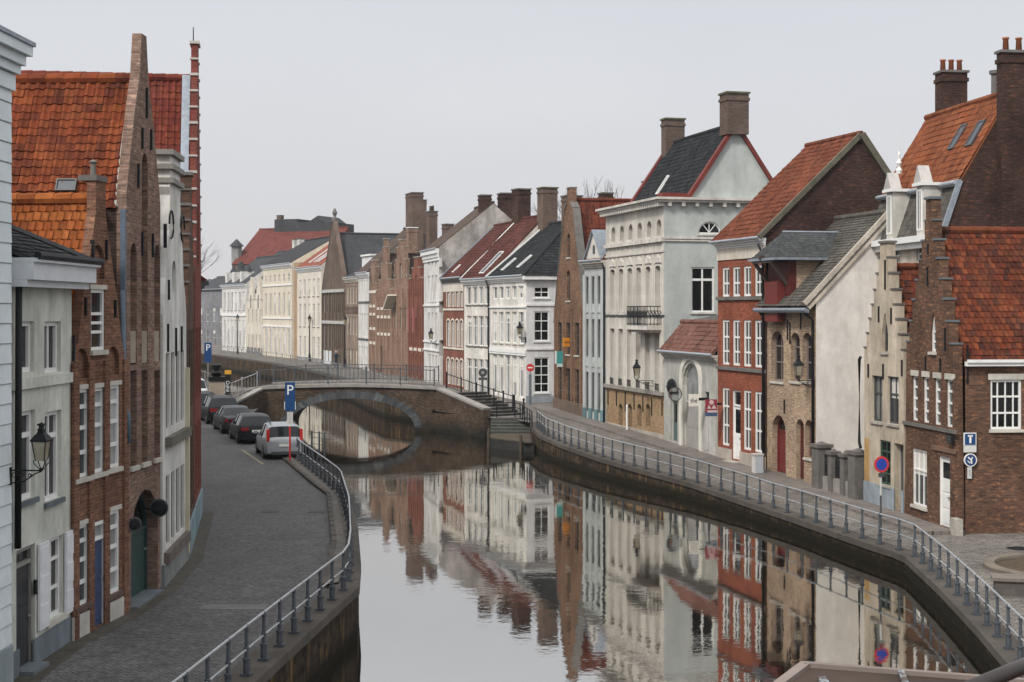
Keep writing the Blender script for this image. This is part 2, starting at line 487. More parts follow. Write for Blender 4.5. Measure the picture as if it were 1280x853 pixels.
def chimney(h, x0, x1, y0, y1, z0, z1, mat, pots=0, cap=None, potmat=None, flare=True):
    mb = MB(); mb.box(x0, x1, y0, y1, z0, z1)
    if flare: mb.box(x0-.05, x1+.05, y0-.05, y1+.05, z1-.38, z1-.22)
    o = h.part(mb, 'chimney', mat)
    cm = MB().box(x0-.07, x1+.07, y0-.07, y1+.07, z1+.002, z1+.1); h.part(cm, 'chimney_cap', cap or STONE_D, o)
    along = (x1-x0) > (y1-y0)
    for i in range(pots):
        t = (i+.5)/pots; cx = x0+(x1-x0)*t if along else (x0+x1)/2; cy = (y0+y1)/2 if along else y0+(y1-y0)*t
        h.part(MB().lathe([(.12, 0), (.1, .42), (.13, .44), (.13, .5), (.09, .5)], 10, (cx, cy, z1+.1)), 'chimney_pot', potmat or TERRA, o, True)
    return o

def on_slope(h, O, e, sv, px, py):
    """(a, b) on a roof slope for the point seen at a pixel"""
    R3 = h.root.rotation_euler.to_matrix(); O = R3 @ Vector(O)+Vector((h.A.x, h.A.y, h.zb)); e = R3 @ Vector(e).normalized(); sv = R3 @ Vector(sv).normalized()
    n = e.cross(sv); d = Vector(((px-640)/F, 1, -(py-HY)/F)); c = Vector((0, 0, CAM_H)); t = (O-c).dot(n)/d.dot(n); p = c+d*t-O
    return p.dot(e), p.dot(sv)
def skylight(h, O, e, sv, a, b, w, l, lead=None, q=.07):
    """roof window lying on a slope"""
    O = Vector(O); e = Vector(e).normalized(); sv = Vector(sv).normalized(); n = e.cross(sv)
    c = lambda x, y, z: O+e*(a+x)+sv*(b+y)+n*z
    T = lambda p: c(p.x, p.y, p.z)
    mb = MB()
    mb.box(-w/2, w/2, 0, q, .03, .12, T).box(-w/2, w/2, l-q, l, .03, .12, T).box(-w/2, -w/2+q, q+.002, l-q-.002, .03, .12, T).box(w/2-q, w/2, q+.002, l-q-.002, .03, .12, T)
    o = h.part(mb, 'skylight', lead or DGREY)
    h.part(MB().add([c(-w/2+q, q, .09), c(w/2-q, q, .09), c(w/2-q, l-q, .09), c(-w/2+q, l-q, .09)], [(0, 1, 2, 3)]), 'pane', paint((.085, .10, .115), .45, .2, 2.0, .2), o)
    return o

WHITE = paint((.78, .78, .76), .5, .12); BLIND = flat((.62, .60, .56)); STEEL = metal((.5, .5, .5), .35, .2, .8)
STONE = stone((.42, .39, .34)); STONE_L = stone((.55, .52, .46), .3); STONE_D = stone((.16, .15, .14)); TERRA = stone((.34, .12, .06), .3, 4)
LEAD = metal((.30, .34, .39), .5, .35, .35); ZINC = metal((.42, .46, .5), .45, .3, .4); BLACK = paint((.009, .010, .011), .5, .2, 2.0, .2); IRON = paint((.011, .012, .015), .55, .3, 2.0, .2)
DGREY = paint((.06, .063, .066), .5, .2)
BLUESTONE = stone((.14, .16, .175), .35)

def eave_house(name, label, A, B, zb, ze, depth, rm, rz, wall, roof, group, rstyle='pan', tw=.24, th=.32, over=.3, cornice=WHITE, ch=.35, cat='house',
               back_z=None, rl=0., rr=0., corn_out=.32, low=None, verge=None, hipr=None):
    """ridge parallel to the canal. ze, rz are world heights, rm ridge distance behind the facade"""
    h = House(name, label, A, B, zb, group, cat)
    E = ze-zb; Z = rz-zb; bz = (back_z-zb) if back_z is not None else max(1.0, Z-(Z-E)*(depth-rm)/rm)
    h.E = E; h.Z = Z; h.rm = rm; h.depth = depth
    L = h.L; lowz = low if low is not None else -1.5
    h.front = Panel(h, (0, 0, 0), (1, 0, 0), (0, 1, 0), [(0, lowz), (L, lowz), (L, E), (0, E)])
    pent = [(0, -1.5), (depth, -1.5), (depth, bz-.06), (rm, Z-.06), (0, E+over*(Z-E)/(rm+over)-.06)]
    if hipr: pent = [(0, -1.5), (depth, -1.5), (depth, E-.06), (0, E-.06)]
    h.right = Panel(h, (L, 0, 0), (0, 1, 0), (-1, 0, 0), pent)
    h.left = Panel(h, (0, depth, 0), (0, -1, 0), (1, 0, 0), [(depth-a, z) for a, z in reversed(pent)])
    h.wallmat = wall; h.sidemat = None
    # roof
    mb = MB(); sl = Vector((0, rm+over, Z-E)); S = sl.length; sv = sl/S; oS = 0.
    O = Vector((-rl, -over, E))
    h.rO, h.re, h.rs, h.rS = O, Vector((1, 0, 0)), sv, S
    LL = L+rl+rr
    if hipr: roof_slope(mb, O, (1, 0, 0), LL, sv, S, tw, th, rstyle, hi=lambda b: LL+over-(b/S)*(hipr+over))
    else: roof_slope(mb, O, (1, 0, 0), LL, sv, S, tw, th, rstyle)
    if depth-rm > .3:
        s2 = Vector((0, -(depth-rm), Z-bz)); S2 = s2.length
        roof_slope(mb, (L+rr, depth, bz), (-1, 0, 0), LL, s2/S2, S2, tw, th, None, hi=(None if not hipr else None), lo=(None if not hipr else (lambda b: (b/S2)*hipr)))
    if hipr:
        s3 = Vector((-hipr-over, 0, Z-E)); S3 = s3.length
        n3 = s3/S3
        roof_slope(mb, Vector((L+rr+over, -over, E)), (0, 1, 0), depth+over, n3, S3, tw, th, rstyle, lo=lambda b: (rm+over)*b/S3, hi=lambda b: depth+over-(depth-rm)*b/S3)
        mb.tube([(L+rr+over, -over, E+.03), (L+rr-hipr, rm, Z+.03)], .09, 6)
    ridge_tiles(mb, (-rl, rm, Z+.03), (L+rr-(hipr or 0), rm, Z+.03))
    h.roof = h.part(mb, 'roof', roof)
    if cornice:
        o = corn_out
        cb = MB().box(-.05, L+.05, -o, 0, E-ch*.45, E-.02).box(-.03, L+.03, -o*.55, -.002, E-ch*.8, E-ch*.452).box(-.02, L+.02, -o*.28, -.004, E-ch*1.1, E-ch*.802)
        h.part(cb, 'cornice', cornice)
        h.part(MB().tube([(-.06, -max(o, over)-.04, E), (L+.06, -max(o, over)-.04, E)], .065, 8), 'gutter', ZINC)
    if verge:
        for xx in (0, L):
            vb = MB(); p0 = O+Vector((xx+rl, 0, 0)); p1 = Vector((xx, rm, Z))
            nn = Vector((0, -sv.z, sv.y)); vb.bar(p0+nn*.06, p1+nn*.06, .14, .16, nn); h.part(vb, 'verge', verge)
    return h
def close_eave(h, sidemat=None, rd=None):
    """walls: the facade as one part, the rest as another when it differs"""
    mb = MB(); h.front.do_backs(mb); h.front.fill(mb, rd); h.part(mb, 'wall', h.wallmat)
    mb = MB(); h.right.fill(mb); h.left.fill(mb)
    bzz = h.right.outline[2][1]
    mb.add([(0, h.depth, -1.5), (h.L, h.depth, -1.5), (h.L, h.depth, bzz), (0, h.depth, bzz)], [(0, 1, 2, 3)])
    h.part(mb, 'side_wall', sidemat or h.wallmat)

def gable_house(name, label, A, B, zb, prof, depth, ez, rz, wall, roof, group, coping=None, steps=False, thick=.35, rstyle='pan', tw=.22, th=.3, cat='house', cx=None, low=-1.5, body=None, rov=0.0):
    """gable to the canal. prof: [(half width, world z)...] from eaves to top; roof ridge runs back at rz"""
    h = House(name, label, A, B, zb, group, cat); L = h.L; cx = cx if cx is not None else L/2
    h.cx = cx; h.depth = depth; E = ez-zb; Z = rz-zb; h.E, h.Z = E, Z
    pr = [(w, z-zb) for w, z in prof]
    out = [(0, low), (L, low)]
    rt = []; 
    for i, (w, z) in enumerate(pr):
        if steps and i > 0: rt.append((min(L, cx+w), pr[i-1][1]))
        rt.append((min(L, cx+w), z))
    lt = [(max(0., 2*cx-a), z) for a, z in reversed(rt)]
    if not steps and pr[-1][0] == 0: lt = lt[1:]
    h.outline = out+rt+lt
    h.front = Panel(h, (0, 0, 0), (1, 0, 0), (0, 1, 0), h.outline)
    h.thick = thick; h.wallmat = wall; h.pr = pr; h.steps = steps
    pent = [(0, -1.5), (depth, -1.5), (depth, E), (thick, E)]
    h.right = Panel(h, (L, 0, 0), (0, 1, 0), (-1, 0, 0), [(thick, -1.5), (depth, -1.5), (depth, E-.05), (thick, E-.05)])
    h.body = body
    mb = MB()
    for sgn in (1, -1):
        run = (L-cx) if sgn > 0 else cx
        sl = Vector((-sgn*run, 0, Z-E)); S = sl.length; sv = sl/S; o = rov
        base = Vector((L if sgn > 0 else 0, thick if sgn > 0 else depth, E))-sv*o
        roof_slope(mb, base, (0, sgn, 0), depth-thick, sv, S+o, tw, th, rstyle)
        if sgn > 0: h.rO, h.re, h.rs, h.rS = base, Vector((0, 1, 0)), sv, S+o
        else: h.lO, h.le, h.ls, h.lS = base, Vector((0, -1, 0)), sv, S+o
    ridge_tiles(mb, (cx, thick, Z+.03), (cx, depth, Z+.03))
    h.roof = h.part(mb, 'roof', roof)
    if coping:
        mb = MB()
        if steps:
            for i, (w, z) in enumerate(pr):
                if i == len(pr)-1: h.part(MB().box(cx-w-.05, cx+w+.05, -.06, thick+.05, z+.002, z+.09), 'coping_stone', coping); continue
                w2 = pr[i+1][0]
                for sg in (1, -1):
                    x0, x1 = sorted((cx+sg*w2, cx+sg*(w+.035)))
                    x0 = max(-.035, x0); x1 = min(L+.035, x1)
                    h.part(MB().box(x0, x1, -.035, thick+.03, z+.002, z+.07+.02*((i*7) % 3-1)*.5), 'coping_stone', coping)
        else:
            pts = [(x, z) for x, z in h.outline[2:]]
            for (xa, za), (xb, zb_) in zip(pts[:-1], pts[1:]):
                if abs(xa-xb) < .01: continue
                d = Vector((xb-xa, 0, zb_-za)).normalized(); nn = Vector((-d.z, 0, d.x)); nn = nn if nn.z > 0 else -nn
                h.part(MB().bar(Vector((xa, thick/2, za))+nn*.04, Vector((xb, thick/2, zb_))+nn*.04, thick+.1, .09, nn), 'coping_stone', coping)
    return h
def close_gable(h, sidemat=None, rd=None):
    mb = MB(); h.front.do_backs(mb); h.front.fill(mb, rd)
    o = h.outline; k = len(o)
    mb.add([(a, 0, z) for a, z in o]+[(a, h.thick, z) for a, z in o], [(i, (i+1) % k, (i+1) % k+k, i+k) for i in range(1, k)])
    ez = min(h.E, max(z for _, z in o)-.05)
    oc = []
    for (xa, za), (xb, zb2_) in zip(o, o[1:]+o[:1]):
        if za >= ez: oc.append((xa, za))
        if (za-ez)*(zb2_-ez) < 0: t_ = (ez-za)/(zb2_-za); oc.append((xa+(xb-xa)*t_, ez))
    tr = tessellate_polygon([[Vector((a, z, 0)) for a, z in oc]])
    mb.add([(a, h.thick, z) for a, z in oc], [tuple(t)[::-1] for t in tr])
    h.part(mb, 'wall', h.wallmat)
    mb = MB(); h.right.fill(mb); L = h.L; d = h.depth; E = h.E-.05
    mb.add([(0, d, -1.5), (0, h.thick, -1.5), (0, h.thick, E), (0, d, E)], [(0, 1, 2, 3)])
    mb.add([(0, d, -1.5), (L, d, -1.5), (L, d, E), (h.cx, d, h.Z-.06), (0, d, E)], [(0, 1, 2, 3, 4)])
    h.part(mb, 'side_wall', sidemat or h.wallmat)

def anchors(h, pan, pts, mat=None, l=.7):
    """iron wall anchors as seen at pixels, one part each"""
    for px, y0, y1 in pts:
        a, z1 = pan.px(px, y0); _, z0 = pan.px(px, y1)
        T = lambda p: pan.m(p.x, p.z, p.y)
        h.part(MB().box(a-.03, a+.03, -.05, .03, z0, z1, T), 'wall_anchor', mat or IRON)
def pipe(h, pts, r=.05, mat=None):
    return h.part(MB().tube(pts, r, 8), 'drainpipe', mat or IRON, None, True)
def belt(h, pan, z, a0, a1, hgt=.14, out=.07, mat=None, name='belt_course'):
    T = lambda p: pan.m(p.x, p.z, p.y)
    return h.part(MB().box(a0, a1, -out, .02, z-hgt/2, z+hgt/2, T), name, mat or STONE)
# ================================================================== camera, light
cam = bpy.data.cameras.new('camera'); co = bpy.data.objects.new('camera', cam); COL.objects.link(co)
co.location = (0, 0, CAM_H); co.rotation_euler = (R(90), 0, 0)
cam.sensor_width = 36; cam.lens = F*36/1280; cam.shift_y = -(426.5-HY)/1280; cam.clip_start = .1; cam.clip_end = 5000
SC.camera = co
SUN_EL, SUN_AZ = 46, 217     # azimuth clockwise from +Y : light from the left
w = bpy.data.worlds.new('World'); SC.world = w; w.use_nodes = True
nt = w.node_tree; bg = nt.nodes['Background']
sky = nt.nodes.new('ShaderNodeTexSky'); sky.sky_type = 'NISHITA'; sky.sun_disc = False
sky.sun_elevation = R(SUN_EL); sky.sun_rotation = R(SUN_AZ); sky.dust_density = 6; sky.air_density = 1.0
hs = nt.nodes.new('ShaderNodeHueSaturation'); hs.inputs['Saturation'].default_value = .25
nt.links.new(sky.outputs[0], hs.inputs['Color'])
tc = nt.nodes.new('ShaderNodeTexCoord'); sp = nt.nodes.new('ShaderNodeSeparateXYZ'); nt.links.new(tc.outputs['Generated'], sp.inputs[0])
rp = nt.nodes.new('ShaderNodeValToRGB'); e = rp.color_ramp.elements
e.new(.5); e.new(.5); e.new(.5)
for el, (p, c) in zip(e, [(0, (.705, .697, .706)), (.10, (.650, .656, .684)), (.2, (.590, .612, .655)), (.42, (.88, .90, .93)), (1, (1.3, 1.3, 1.3))]):
    el.position = p; el.color = (*c, 1)
nt.links.new(sp.outputs['Z'], rp.inputs[0])
ml = nt.nodes.new('ShaderNodeMix'); ml.data_type = 'RGBA'; ml.blend_type = 'MULTIPLY'; ml.inputs[0].default_value = 1
ml.inputs[7].default_value = (5.2, 5.2, 5.2, 1); nt.links.new(rp.outputs[0], ml.inputs[6])
nz = nt.nodes.new('ShaderNodeTexNoise'); nz.inputs['Scale'].default_value = 1.7; nz.inputs['Detail'].default_value = 4
mp = nt.nodes.new('ShaderNodeMapping'); mp.inputs['Scale'].default_value = (1, 1, 3); nt.links.new(tc.outputs['Generated'], mp.inputs[0]); nt.links.new(mp.outputs[0], nz.inputs['Vector'])
cr = nt.nodes.new('ShaderNodeValToRGB'); cr.color_ramp.elements[0].color = (.91, .918, .935, 1); cr.color_ramp.elements[1].color = (1.06, 1.055, 1.05, 1); cr.color_ramp.elements[0].position = .3; cr.color_ramp.elements[1].position = .7
nt.links.new(nz.outputs['Fac'], cr.inputs[0])
mc = nt.nodes.new('ShaderNodeMix'); mc.data_type = 'RGBA'; mc.blend_type = 'MULTIPLY'; mc.inputs[0].default_value = 1
nt.links.new(ml.outputs[2], mc.inputs[6]); nt.links.new(cr.outputs[0], mc.inputs[7])
mx = nt.nodes.new('ShaderNodeMix'); mx.data_type = 'RGBA'; mx.inputs[0].default_value = .85
nt.links.new(hs.outputs[0], mx.inputs[6]); nt.links.new(mc.outputs[2], mx.inputs[7])
nt.links.new(mx.outputs[2], bg.inputs['Color']); bg.inputs['Strength'].default_value = .12
sl = bpy.data.lights.new('sun', 'SUN'); so = bpy.data.objects.new('sun', sl); COL.objects.link(so)
sl.energy = 1.5; sl.angle = R(10); sl.color = (1, .955, .89)
dirs = Vector((math.sin(R(SUN_AZ))*math.cos(R(SUN_EL)), math.cos(R(SUN_AZ))*math.cos(R(SUN_EL)), math.sin(R(SUN_EL))))
so.rotation_euler = dirs.to_track_quat('Z', 'Y').to_euler()
vs = SC.view_settings; vs.view_transform = 'Standard'; vs.look = 'None'; vs.exposure = .86; vs.gamma = 1; vs.use_curve_mapping = False
SC.cycles.use_denoising = True; SC.cycles.max_bounces = 6; SC.cycles.diffuse_bounces = 3; SC.cycles.glossy_bounces = 3; SC.cycles.volume_bounces = 0
SC.cycles.caustics_reflective = False; SC.cycles.caustics_refractive = False

# ================================================================== surfaces of the ground
def setts(c1, c2, size=.14, dark=.55, gap=(.03, .028, .026)):
    t = NT('setts'); v = t.coord('Object'); 
    ds = t.N('ShaderNodeTexNoise'); ds.inputs['Scale'].default_value = 3.0; t.L(v, ds.inputs['Vector'])
    vm = t.N('ShaderNodeVectorMath', operation='MULTIPLY_ADD'); t.L(ds.outputs['Color'], vm.inputs[0]); vm.inputs[1].default_value = (.05, .05, 0); t.L(v, vm.inputs[2])
    br = t.N('ShaderNodeTexBrick'); br.offset = .5
    for k, val in (('Scale', 1.0), ('Mortar Size', .012), ('Mortar Smooth', .5), ('Bias', 0.), ('Brick Width', size*1.5), ('Row Height', size)): br.inputs[k].default_value = val
    br.inputs['Color1'].default_value = (*c1, 1); br.inputs['Color2'].default_value = (*c2, 1); br.inputs['Mortar'].default_value = (*gap, 1)
    t.L(vm.outputs[0], br.inputs['Vector']); c = br.outputs['Color']
    big = t.noise(v, .22, 6, .7); pat = t.noise(t.coord('Object', (.9, .25, 1)), .5, 5, .6); mid = t.noise(v, 1.7, 4); fine = t.noise(v, 9, 3)
    c = t.mix(c, t.ramp(big, [(.32, dark), (.62, 1.12)]), 1.0, 'MULTIPLY'); c = t.mix(c, t.ramp(pat, [(.35, .78), (.65, 1.08)]), .8, 'MULTIPLY')
    c = t.mix(c, t.ramp(mid, [(.3, .8), (.65, 1.08)]), .8, 'MULTIPLY'); c = t.mix(c, t.ramp(fine, [(.3, .45), (.7, 1.4)]), .85, 'MULTIPLY')
    nb = t.bump(br.outputs['Fac'], .6, -.02); nb = t.bump(fine, .3, .01, nb)
    return t.fin(c, t.ramp(big, [(.35, .6), (.6, .85)]), nb, .25)
def pavers(c1, c2, bw=.3, bh=.15):
    t = NT('pavers'); v = t.coord('Object')
    br = t.N('ShaderNodeTexBrick'); br.offset = .5
    for k, val in (('Scale', 1.0), ('Mortar Size', .008), ('Mortar Smooth', .2), ('Bias', 0.), ('Brick Width', bw), ('Row Height', bh)): br.inputs[k].default_value = val
    br.inputs['Color1'].default_value = (*c1, 1); br.inputs['Color2'].default_value = (*c2, 1); br.inputs['Mortar'].default_value = (.05, .045, .04, 1)
    t.L(v, br.inputs['Vector'])
    c = t.mix(br.outputs['Color'], t.ramp(t.noise(v, .3, 6, .7), [(.3, .62), (.65, 1.1)]), 1.0, 'MULTIPLY')
    c = t.mix(c, t.ramp(t.noise(v, 2.5, 4), [(.3, .75), (.65, 1.08)]), .8, 'MULTIPLY')
    return t.fin(c, .8, t.bump(br.outputs['Fac'], .4, -.01), .3)
M_SETTS = setts((.175, .17, .168), (.115, .112, .112), .085, .55, (.055, .052, .05))
M_SETTS_R = setts((.25, .225, .20), (.15, .135, .12), .16, .7)
M_PAV = pavers((.23, .20, .18), (.17, .15, .135)); M_PAV_L = pavers((.15, .135, .115), (.11, .10, .09), .4, .2)
def quaymat(c1, c2):
    """wet, mossy band above the water line"""
    t = NT('quay masonry'); v = t.coord('UV')
    br = t.N('ShaderNodeTexBrick'); br.offset = .5
    for k, val in (('Scale', 1.0), ('Mortar Size', .015), ('Mortar Smooth', .3), ('Bias', 0.), ('Brick Width', .42), ('Row Height', .17)): br.inputs[k].default_value = val
    br.inputs['Color1'].default_value = (*c1, 1); br.inputs['Color2'].default_value = (*c2, 1); br.inputs['Mortar'].default_value = (.05, .045, .038, 1)
    t.L(v, br.inputs['Vector'])
    c = t.mix(br.outputs['Color'], t.ramp(t.noise(v, 1.0, 6, .7), [(.3, .35), (.65, 1.15)]), 1.0, 'MULTIPLY')
    st = t.noise(t.coord('UV', (2.5, .25, 1)), 1.2, 5, .7)
    c = t.mix(c, (.26, .17, .075), t.ramp(st, [(.53, 0), (.68, .7)]))
    geo = t.N('ShaderNodeNewGeometry'); sp_ = t.N('ShaderNodeSeparateXYZ'); t.L(geo.outputs['Position'], sp_.inputs[0])
    ad = t.N('ShaderNodeMath', operation='ADD'); t.L(sp_.outputs['Z'], ad.inputs[0])
    m_ = t.N('ShaderNodeMath', operation='MULTIPLY'); t.L(t.noise(v, 1.6, 4), m_.inputs[0]); m_.inputs[1].default_value = -.4; t.L(m_.outputs[0], ad.inputs[1])
    wet = t.ramp(ad.outputs[0], [(.0, 1), (.22, 0)])
    c = t.mix(c, (.014, .012, .008), wet)
    c = t.mix(c, (.04, .036, .010), t.mix(t.ramp(t.noise(v, 2.4, 5, .7), [(.55, 0), (.72, .6)]), t.ramp(ad.outputs[0], [(.0, 1), (.75, .1)]), 1.0, 'MULTIPLY'))
    nb = t.bump(br.outputs['Fac'], .5, -.03); nb = t.bump(t.noise(v, 5, 5), .5, .05, nb)
    return t.fin(c, .9, nb, .05)
M_QUAY = quaymat((.075, .052, .036), (.026, .019, .015))
M_COPE = pavers((.09, .076, .063), (.062, .053, .044), 1.1, .62)

# water
def watermat():
    t = NT('canal water'); v = t.coord('Object')
    gl = t.N('ShaderNodeBsdfGlossy'); gl.inputs['Roughness'].default_value = .028; gl.inputs['Color'].default_value = (.75, .735, .705, 1)
    df = t.N('ShaderNodeBsdfDiffuse'); df.inputs['Color'].default_value = (.022, .019, .012, 1)
    lw = t.N('ShaderNodeFresnel'); lw.inputs['IOR'].default_value = 2.0
    f = t.N('ShaderNodeMapRange'); f.inputs['From Min'].default_value = .1; f.inputs['From Max'].default_value = .75; f.inputs['To Min'].default_value = .86; f.inputs['To Max'].default_value = .93
    t.L(lw.outputs[0], f.inputs['Value'])
    n1 = t.noise(t.coord('Object', (.9, .9, 1)), 1.1, 3, .55); n2 = t.noise(v, 4.2, 2)
    calm = t.ramp(t.noise(v, .09, 3), [(.4, .25), (.62, 1)])
    h_ = t.mix(t.mix(n1, n2, .22), calm, 1.0, 'MULTIPLY')
    b1 = t.bump(h_, .055, .12)
    t.L(b1, gl.inputs['Normal'])
    ms = t.N('ShaderNodeMixShader'); t.L(f.outputs[0], ms.inputs[0]); t.L(df.outputs[0], ms.inputs[1]); t.L(gl.outputs[0], ms.inputs[2])
    t.L(ms.outputs[0], t.out.inputs['Surface']); return t.m
wm = MB()
wm.add([(-140, -60, 0), (140, -60, 0), (140, 262, 0), (-140, 262, 0)], [(0, 1, 2, 3)])
tag(wm.build('water', watermat(), clean=False), kind='structure')

# ------------------------------------------------------------------ quay lines (x, depth): rail feet, near to far
RL = [(-7.2, 10), (-6.3, 17), (-5.3, 23.2), (-4.84, 28.2), (-4.5, 31.7), (-4.2, 34.8), (-3.98, 36.9), (-4.25, 40), (-5.05, 47.1), (-6.2, 55), (-7.1, 58.6), (-9.45, 67.5), (-11.75, 79), (-16.4, 94)]
RR = [(10.0, 22), (10.7, 32), (11.1, 35.2), (11.4, 37.9), (11.7, 40.8), (11.9, 43.2), (12.1, 45.6), (12.0, 46.7), (11.75, 47.6), (11.35, 49.4), (10.4, 54), (9.1, 59.2), (7.78, 63.9), (6.2, 68.1), (4.57, 72.6), (2.9, 78.6), (1.85, 83.5), (1.45, 88.0)]
def offset(pl, d):
    out = []
    for i, p in enumerate(pl):
        a = Vector(pl[max(0, i-1)]); b = Vector(pl[min(len(pl)-1, i+1)]); t = (b-a).normalized()
        out.append((p[0]+t.y*d, p[1]-t.x*d))
    return out
QL = offset(RL, .22)+[(-16.6, 99.9), (-16.6, 106), (-17.5, 109), (-24, 125), (-33, 152), (-43, 180), (-56, 212), (-66, 236)]
QR = offset(RR, -.24)+[(1.1, 91.5), (-.2, 94.2), (-1.6, 95), (-5.2, 100), (-5.2, 106), (-6.6, 108), (-9.5, 113.5), (-12, 124), (-13.9, 133), (-20.5, 155.5), (-28, 177.5), (-40, 207.5), (-53, 236)]
def zRq(D): return zR(D)
def land(name, edge, zf, xout, mat):
    mb = MB()
    pts = []
    for (x0, d0), (x1, d1) in zip(edge[:-1], edge[1:]):
        n = max(1, int(abs(d1-d0)/4))
        for i in range(n): pts.append((x0+(x1-x0)*i/n, d0+(d1-d0)*i/n))
    pts.append(edge[-1])
    vs_ = []
    for x, d in pts: vs_ += [(x, d, zf(d)), (xout, d, zf(d))]
    mb.add(vs_, [(2*i, 2*i+1, 2*i+3, 2*i+2) for i in range(len(pts)-1)])
    return tag(mb.build(name, mat), kind='structure')
land('street', QL, zL, -400, M_SETTS)
land('street', QR, zR, 400, M_SETTS_R)
gm = MB(); gm.add([(-450, 236, 1.5), (450, 236, 1.5), (450, 750, 1.5), (-450, 750, 1.5)], [(0, 1, 2, 3)])
gm.add([(-450, -80, 1.0), (450, -80, .3), (450, 5, .3), (-450, 5, 1.0)], [(0, 1, 2, 3)])
tag(gm.build('ground', M_PAV), kind='structure')

def quay_wall(name, label, edge, zf, side, group):
    """masonry face with a coping stone; side +1 when the land is to the left of the line"""
    root = empty(name, (edge[0][0], edge[0][1], 0), 0, label, 'quay wall', group)
    o = Vector((edge[0][0], edge[0][1], 0))
    e2 = offset(edge, -.5*side); e3 = offset(edge, .06*side); e4 = offset(edge, -.62*side)
    n = len(edge); mb = MB(); vs_ = []; uv_a = 0
    for i in range(n):
        z = zf(edge[i][1])-.06
        vs_ += [Vector((*edge[i], -1.2))-o, Vector((*edge[i], z))-o, Vector((*e2[i], z))-o, Vector((*e2[i], -1.2))-o]
    fs = []; uvs = []
    acc = 0; cum = [0]
    for i in range(n-1): cum.append(cum[-1]+(Vector(edge[i+1])-Vector(edge[i])).length)
    for i in range(n-1):
        for k in range(4):
            fs.append((4*i+k, 4*i+(k+1) % 4, 4*i+4+(k+1) % 4, 4*i+4+k))
            a = Vector((edge[i][0], edge[i][1], 0))-o; d = (Vector(edge[i+1])-Vector(edge[i])).normalized(); c0 = cum[i]
            uvs.append(lambda c, a=a, d=d, c0=c0: (c0+(c.x-a.x)*d.x+(c.y-a.y)*d.y, c.z))
    mb.add(vs_, fs, uvs); mb.build('wall', M_QUAY, root)
    mb = MB(); vs2 = []
    for i in range(n):
        z = zf(edge[i][1]); vs2 += [Vector((*e3[i], z-.15))-o, Vector((*e3[i], z+.045))-o, Vector((*e4[i], z+.05))-o, Vector((*e4[i], z-.15))-o]
    mb.add(vs2, [(4*i+k, 4*i+(k+1) % 4, 4*i+4+(k+1) % 4, 4*i+4+k) for i in range(n-1) for k in range(4)]+[(0, 1, 2, 3), (4*n-4, 4*n-1, 4*n-2, 4*n-3)])
    mb.build('coping', M_COPE, root)
    return root
quay_wall('quay_wall', 'mossy stone quay wall below the railing of the street with parked cars', QL[:14], zL, 1, 'canal quay walls')
quay_wall('quay_wall', 'dark wet brick quay wall below the long railing opposite the parked cars', QR[:19], zR, -1, 'canal quay walls')
quay_wall('quay_wall', 'distant quay wall beyond the bridge in front of the cream houses', QR[21:], zR, -1, 'canal quay walls')
quay_wall('quay_wall', 'distant quay wall beyond the bridge on the bank opposite the cream houses', QL[16:], zL, 1, 'canal quay walls')

# pavement strip and kerb along the parked-car side
kin = [(-4.35, 36.6), (-4.75, 40), (-5.0, 43.5), (-6.55, 55.3), (-7.6, 59), (-10.05, 68.2), (-13.2, 79), (-17.4, 93)]
kout = [(-4.24, 36.7), (-4.5, 40), (-5.3, 47.1), (-6.5, 55), (-7.4, 58.6), (-9.75, 67.5), (-12.05, 79), (-16.7, 94)]
mb = MB(); vs_ = []
kk = [(-4.5, 36.9), (-4.75, 40.2), (-5.05, 43.8), (-6.6, 55.3), (-7.65, 59), (-10.1, 68.2), (-13.2, 79), (-17.4, 93)]
ko = [(-4.45, 37.2), (-4.62, 40), (-5.0, 43.8), (-6.45, 54.2), (-7.4, 58.4), (-9.85, 67.5), (-12.15, 79), (-16.9, 93.5)]
for (a, b) in zip(kk, ko):
    vs_ += [(a[0], a[1], zL(a[1])+.1), (b[0]+.2, b[1], zL(b[1])+.1)]
mb.add(vs_, [(2*i, 2*i+1, 2*i+3, 2*i+2) for i in range(len(kk)-1)])
tag(mb.build('pavement', M_PAV_L), kind='structure')
mb = MB()
for a, b in zip(kk[:-1], kk[1:]):
    a_, b_ = Vector((a[0]-.07, a[1], zL(a[1])+.03)), Vector((b[0]-.07, b[1], zL(b[1])+.03))
    n = max(1, int((b_-a_).length/1.0))
    for i in range(n): mb.bar(a_+(b_-a_)*(i/n+.004), a_+(b_-a_)*((i+1)/n-.004), .15, .16)
tag(mb.build('kerb', M_COPE), kind='structure')
# pavement under the right-hand fronts and yellow parking mark
fr_ = [(14.2, 50.6), (13.4, 55.3), (12.75, 58.7), (11.9, 63), (10.6, 68), (9.2, 73.2), (7.35, 81), (4.9, 90.8), (3.8, 94.2), (2.1, 101.6)]
mb = MB(); vs_ = []
for x, d in fr_: vs_ += [(x-.5, d-.2, zR(d)+.1), (x+2.2, d+.3, zR(d)+.1)]
mb.add(vs_, [(2*i, 2*i+1, 2*i+3, 2*i+2) for i in range(len(fr_)-1)])
for (x0, d0), (x1, d1) in zip(fr_[:-1], fr_[1:]): mb.bar((x0-.57, d0-.2, zR(d0)+.03), (x1-.57, d1-.2, zR(d1)+.03), .14, .15)
mb.bar((13.6, 50.42, .56), (16.5, 50.92, .56), .16, .22)
tag(mb.build('pavement', M_PAV), kind='structure')
mb = MB()
Y0 = [(-10.9, 66.6), (-13.0, 73.2)]
d = (Vector(Y0[1])-Vector(Y0[0])).normalized(); nx = Vector((d.y, -d.x))*.06
z = zL(67)+.005
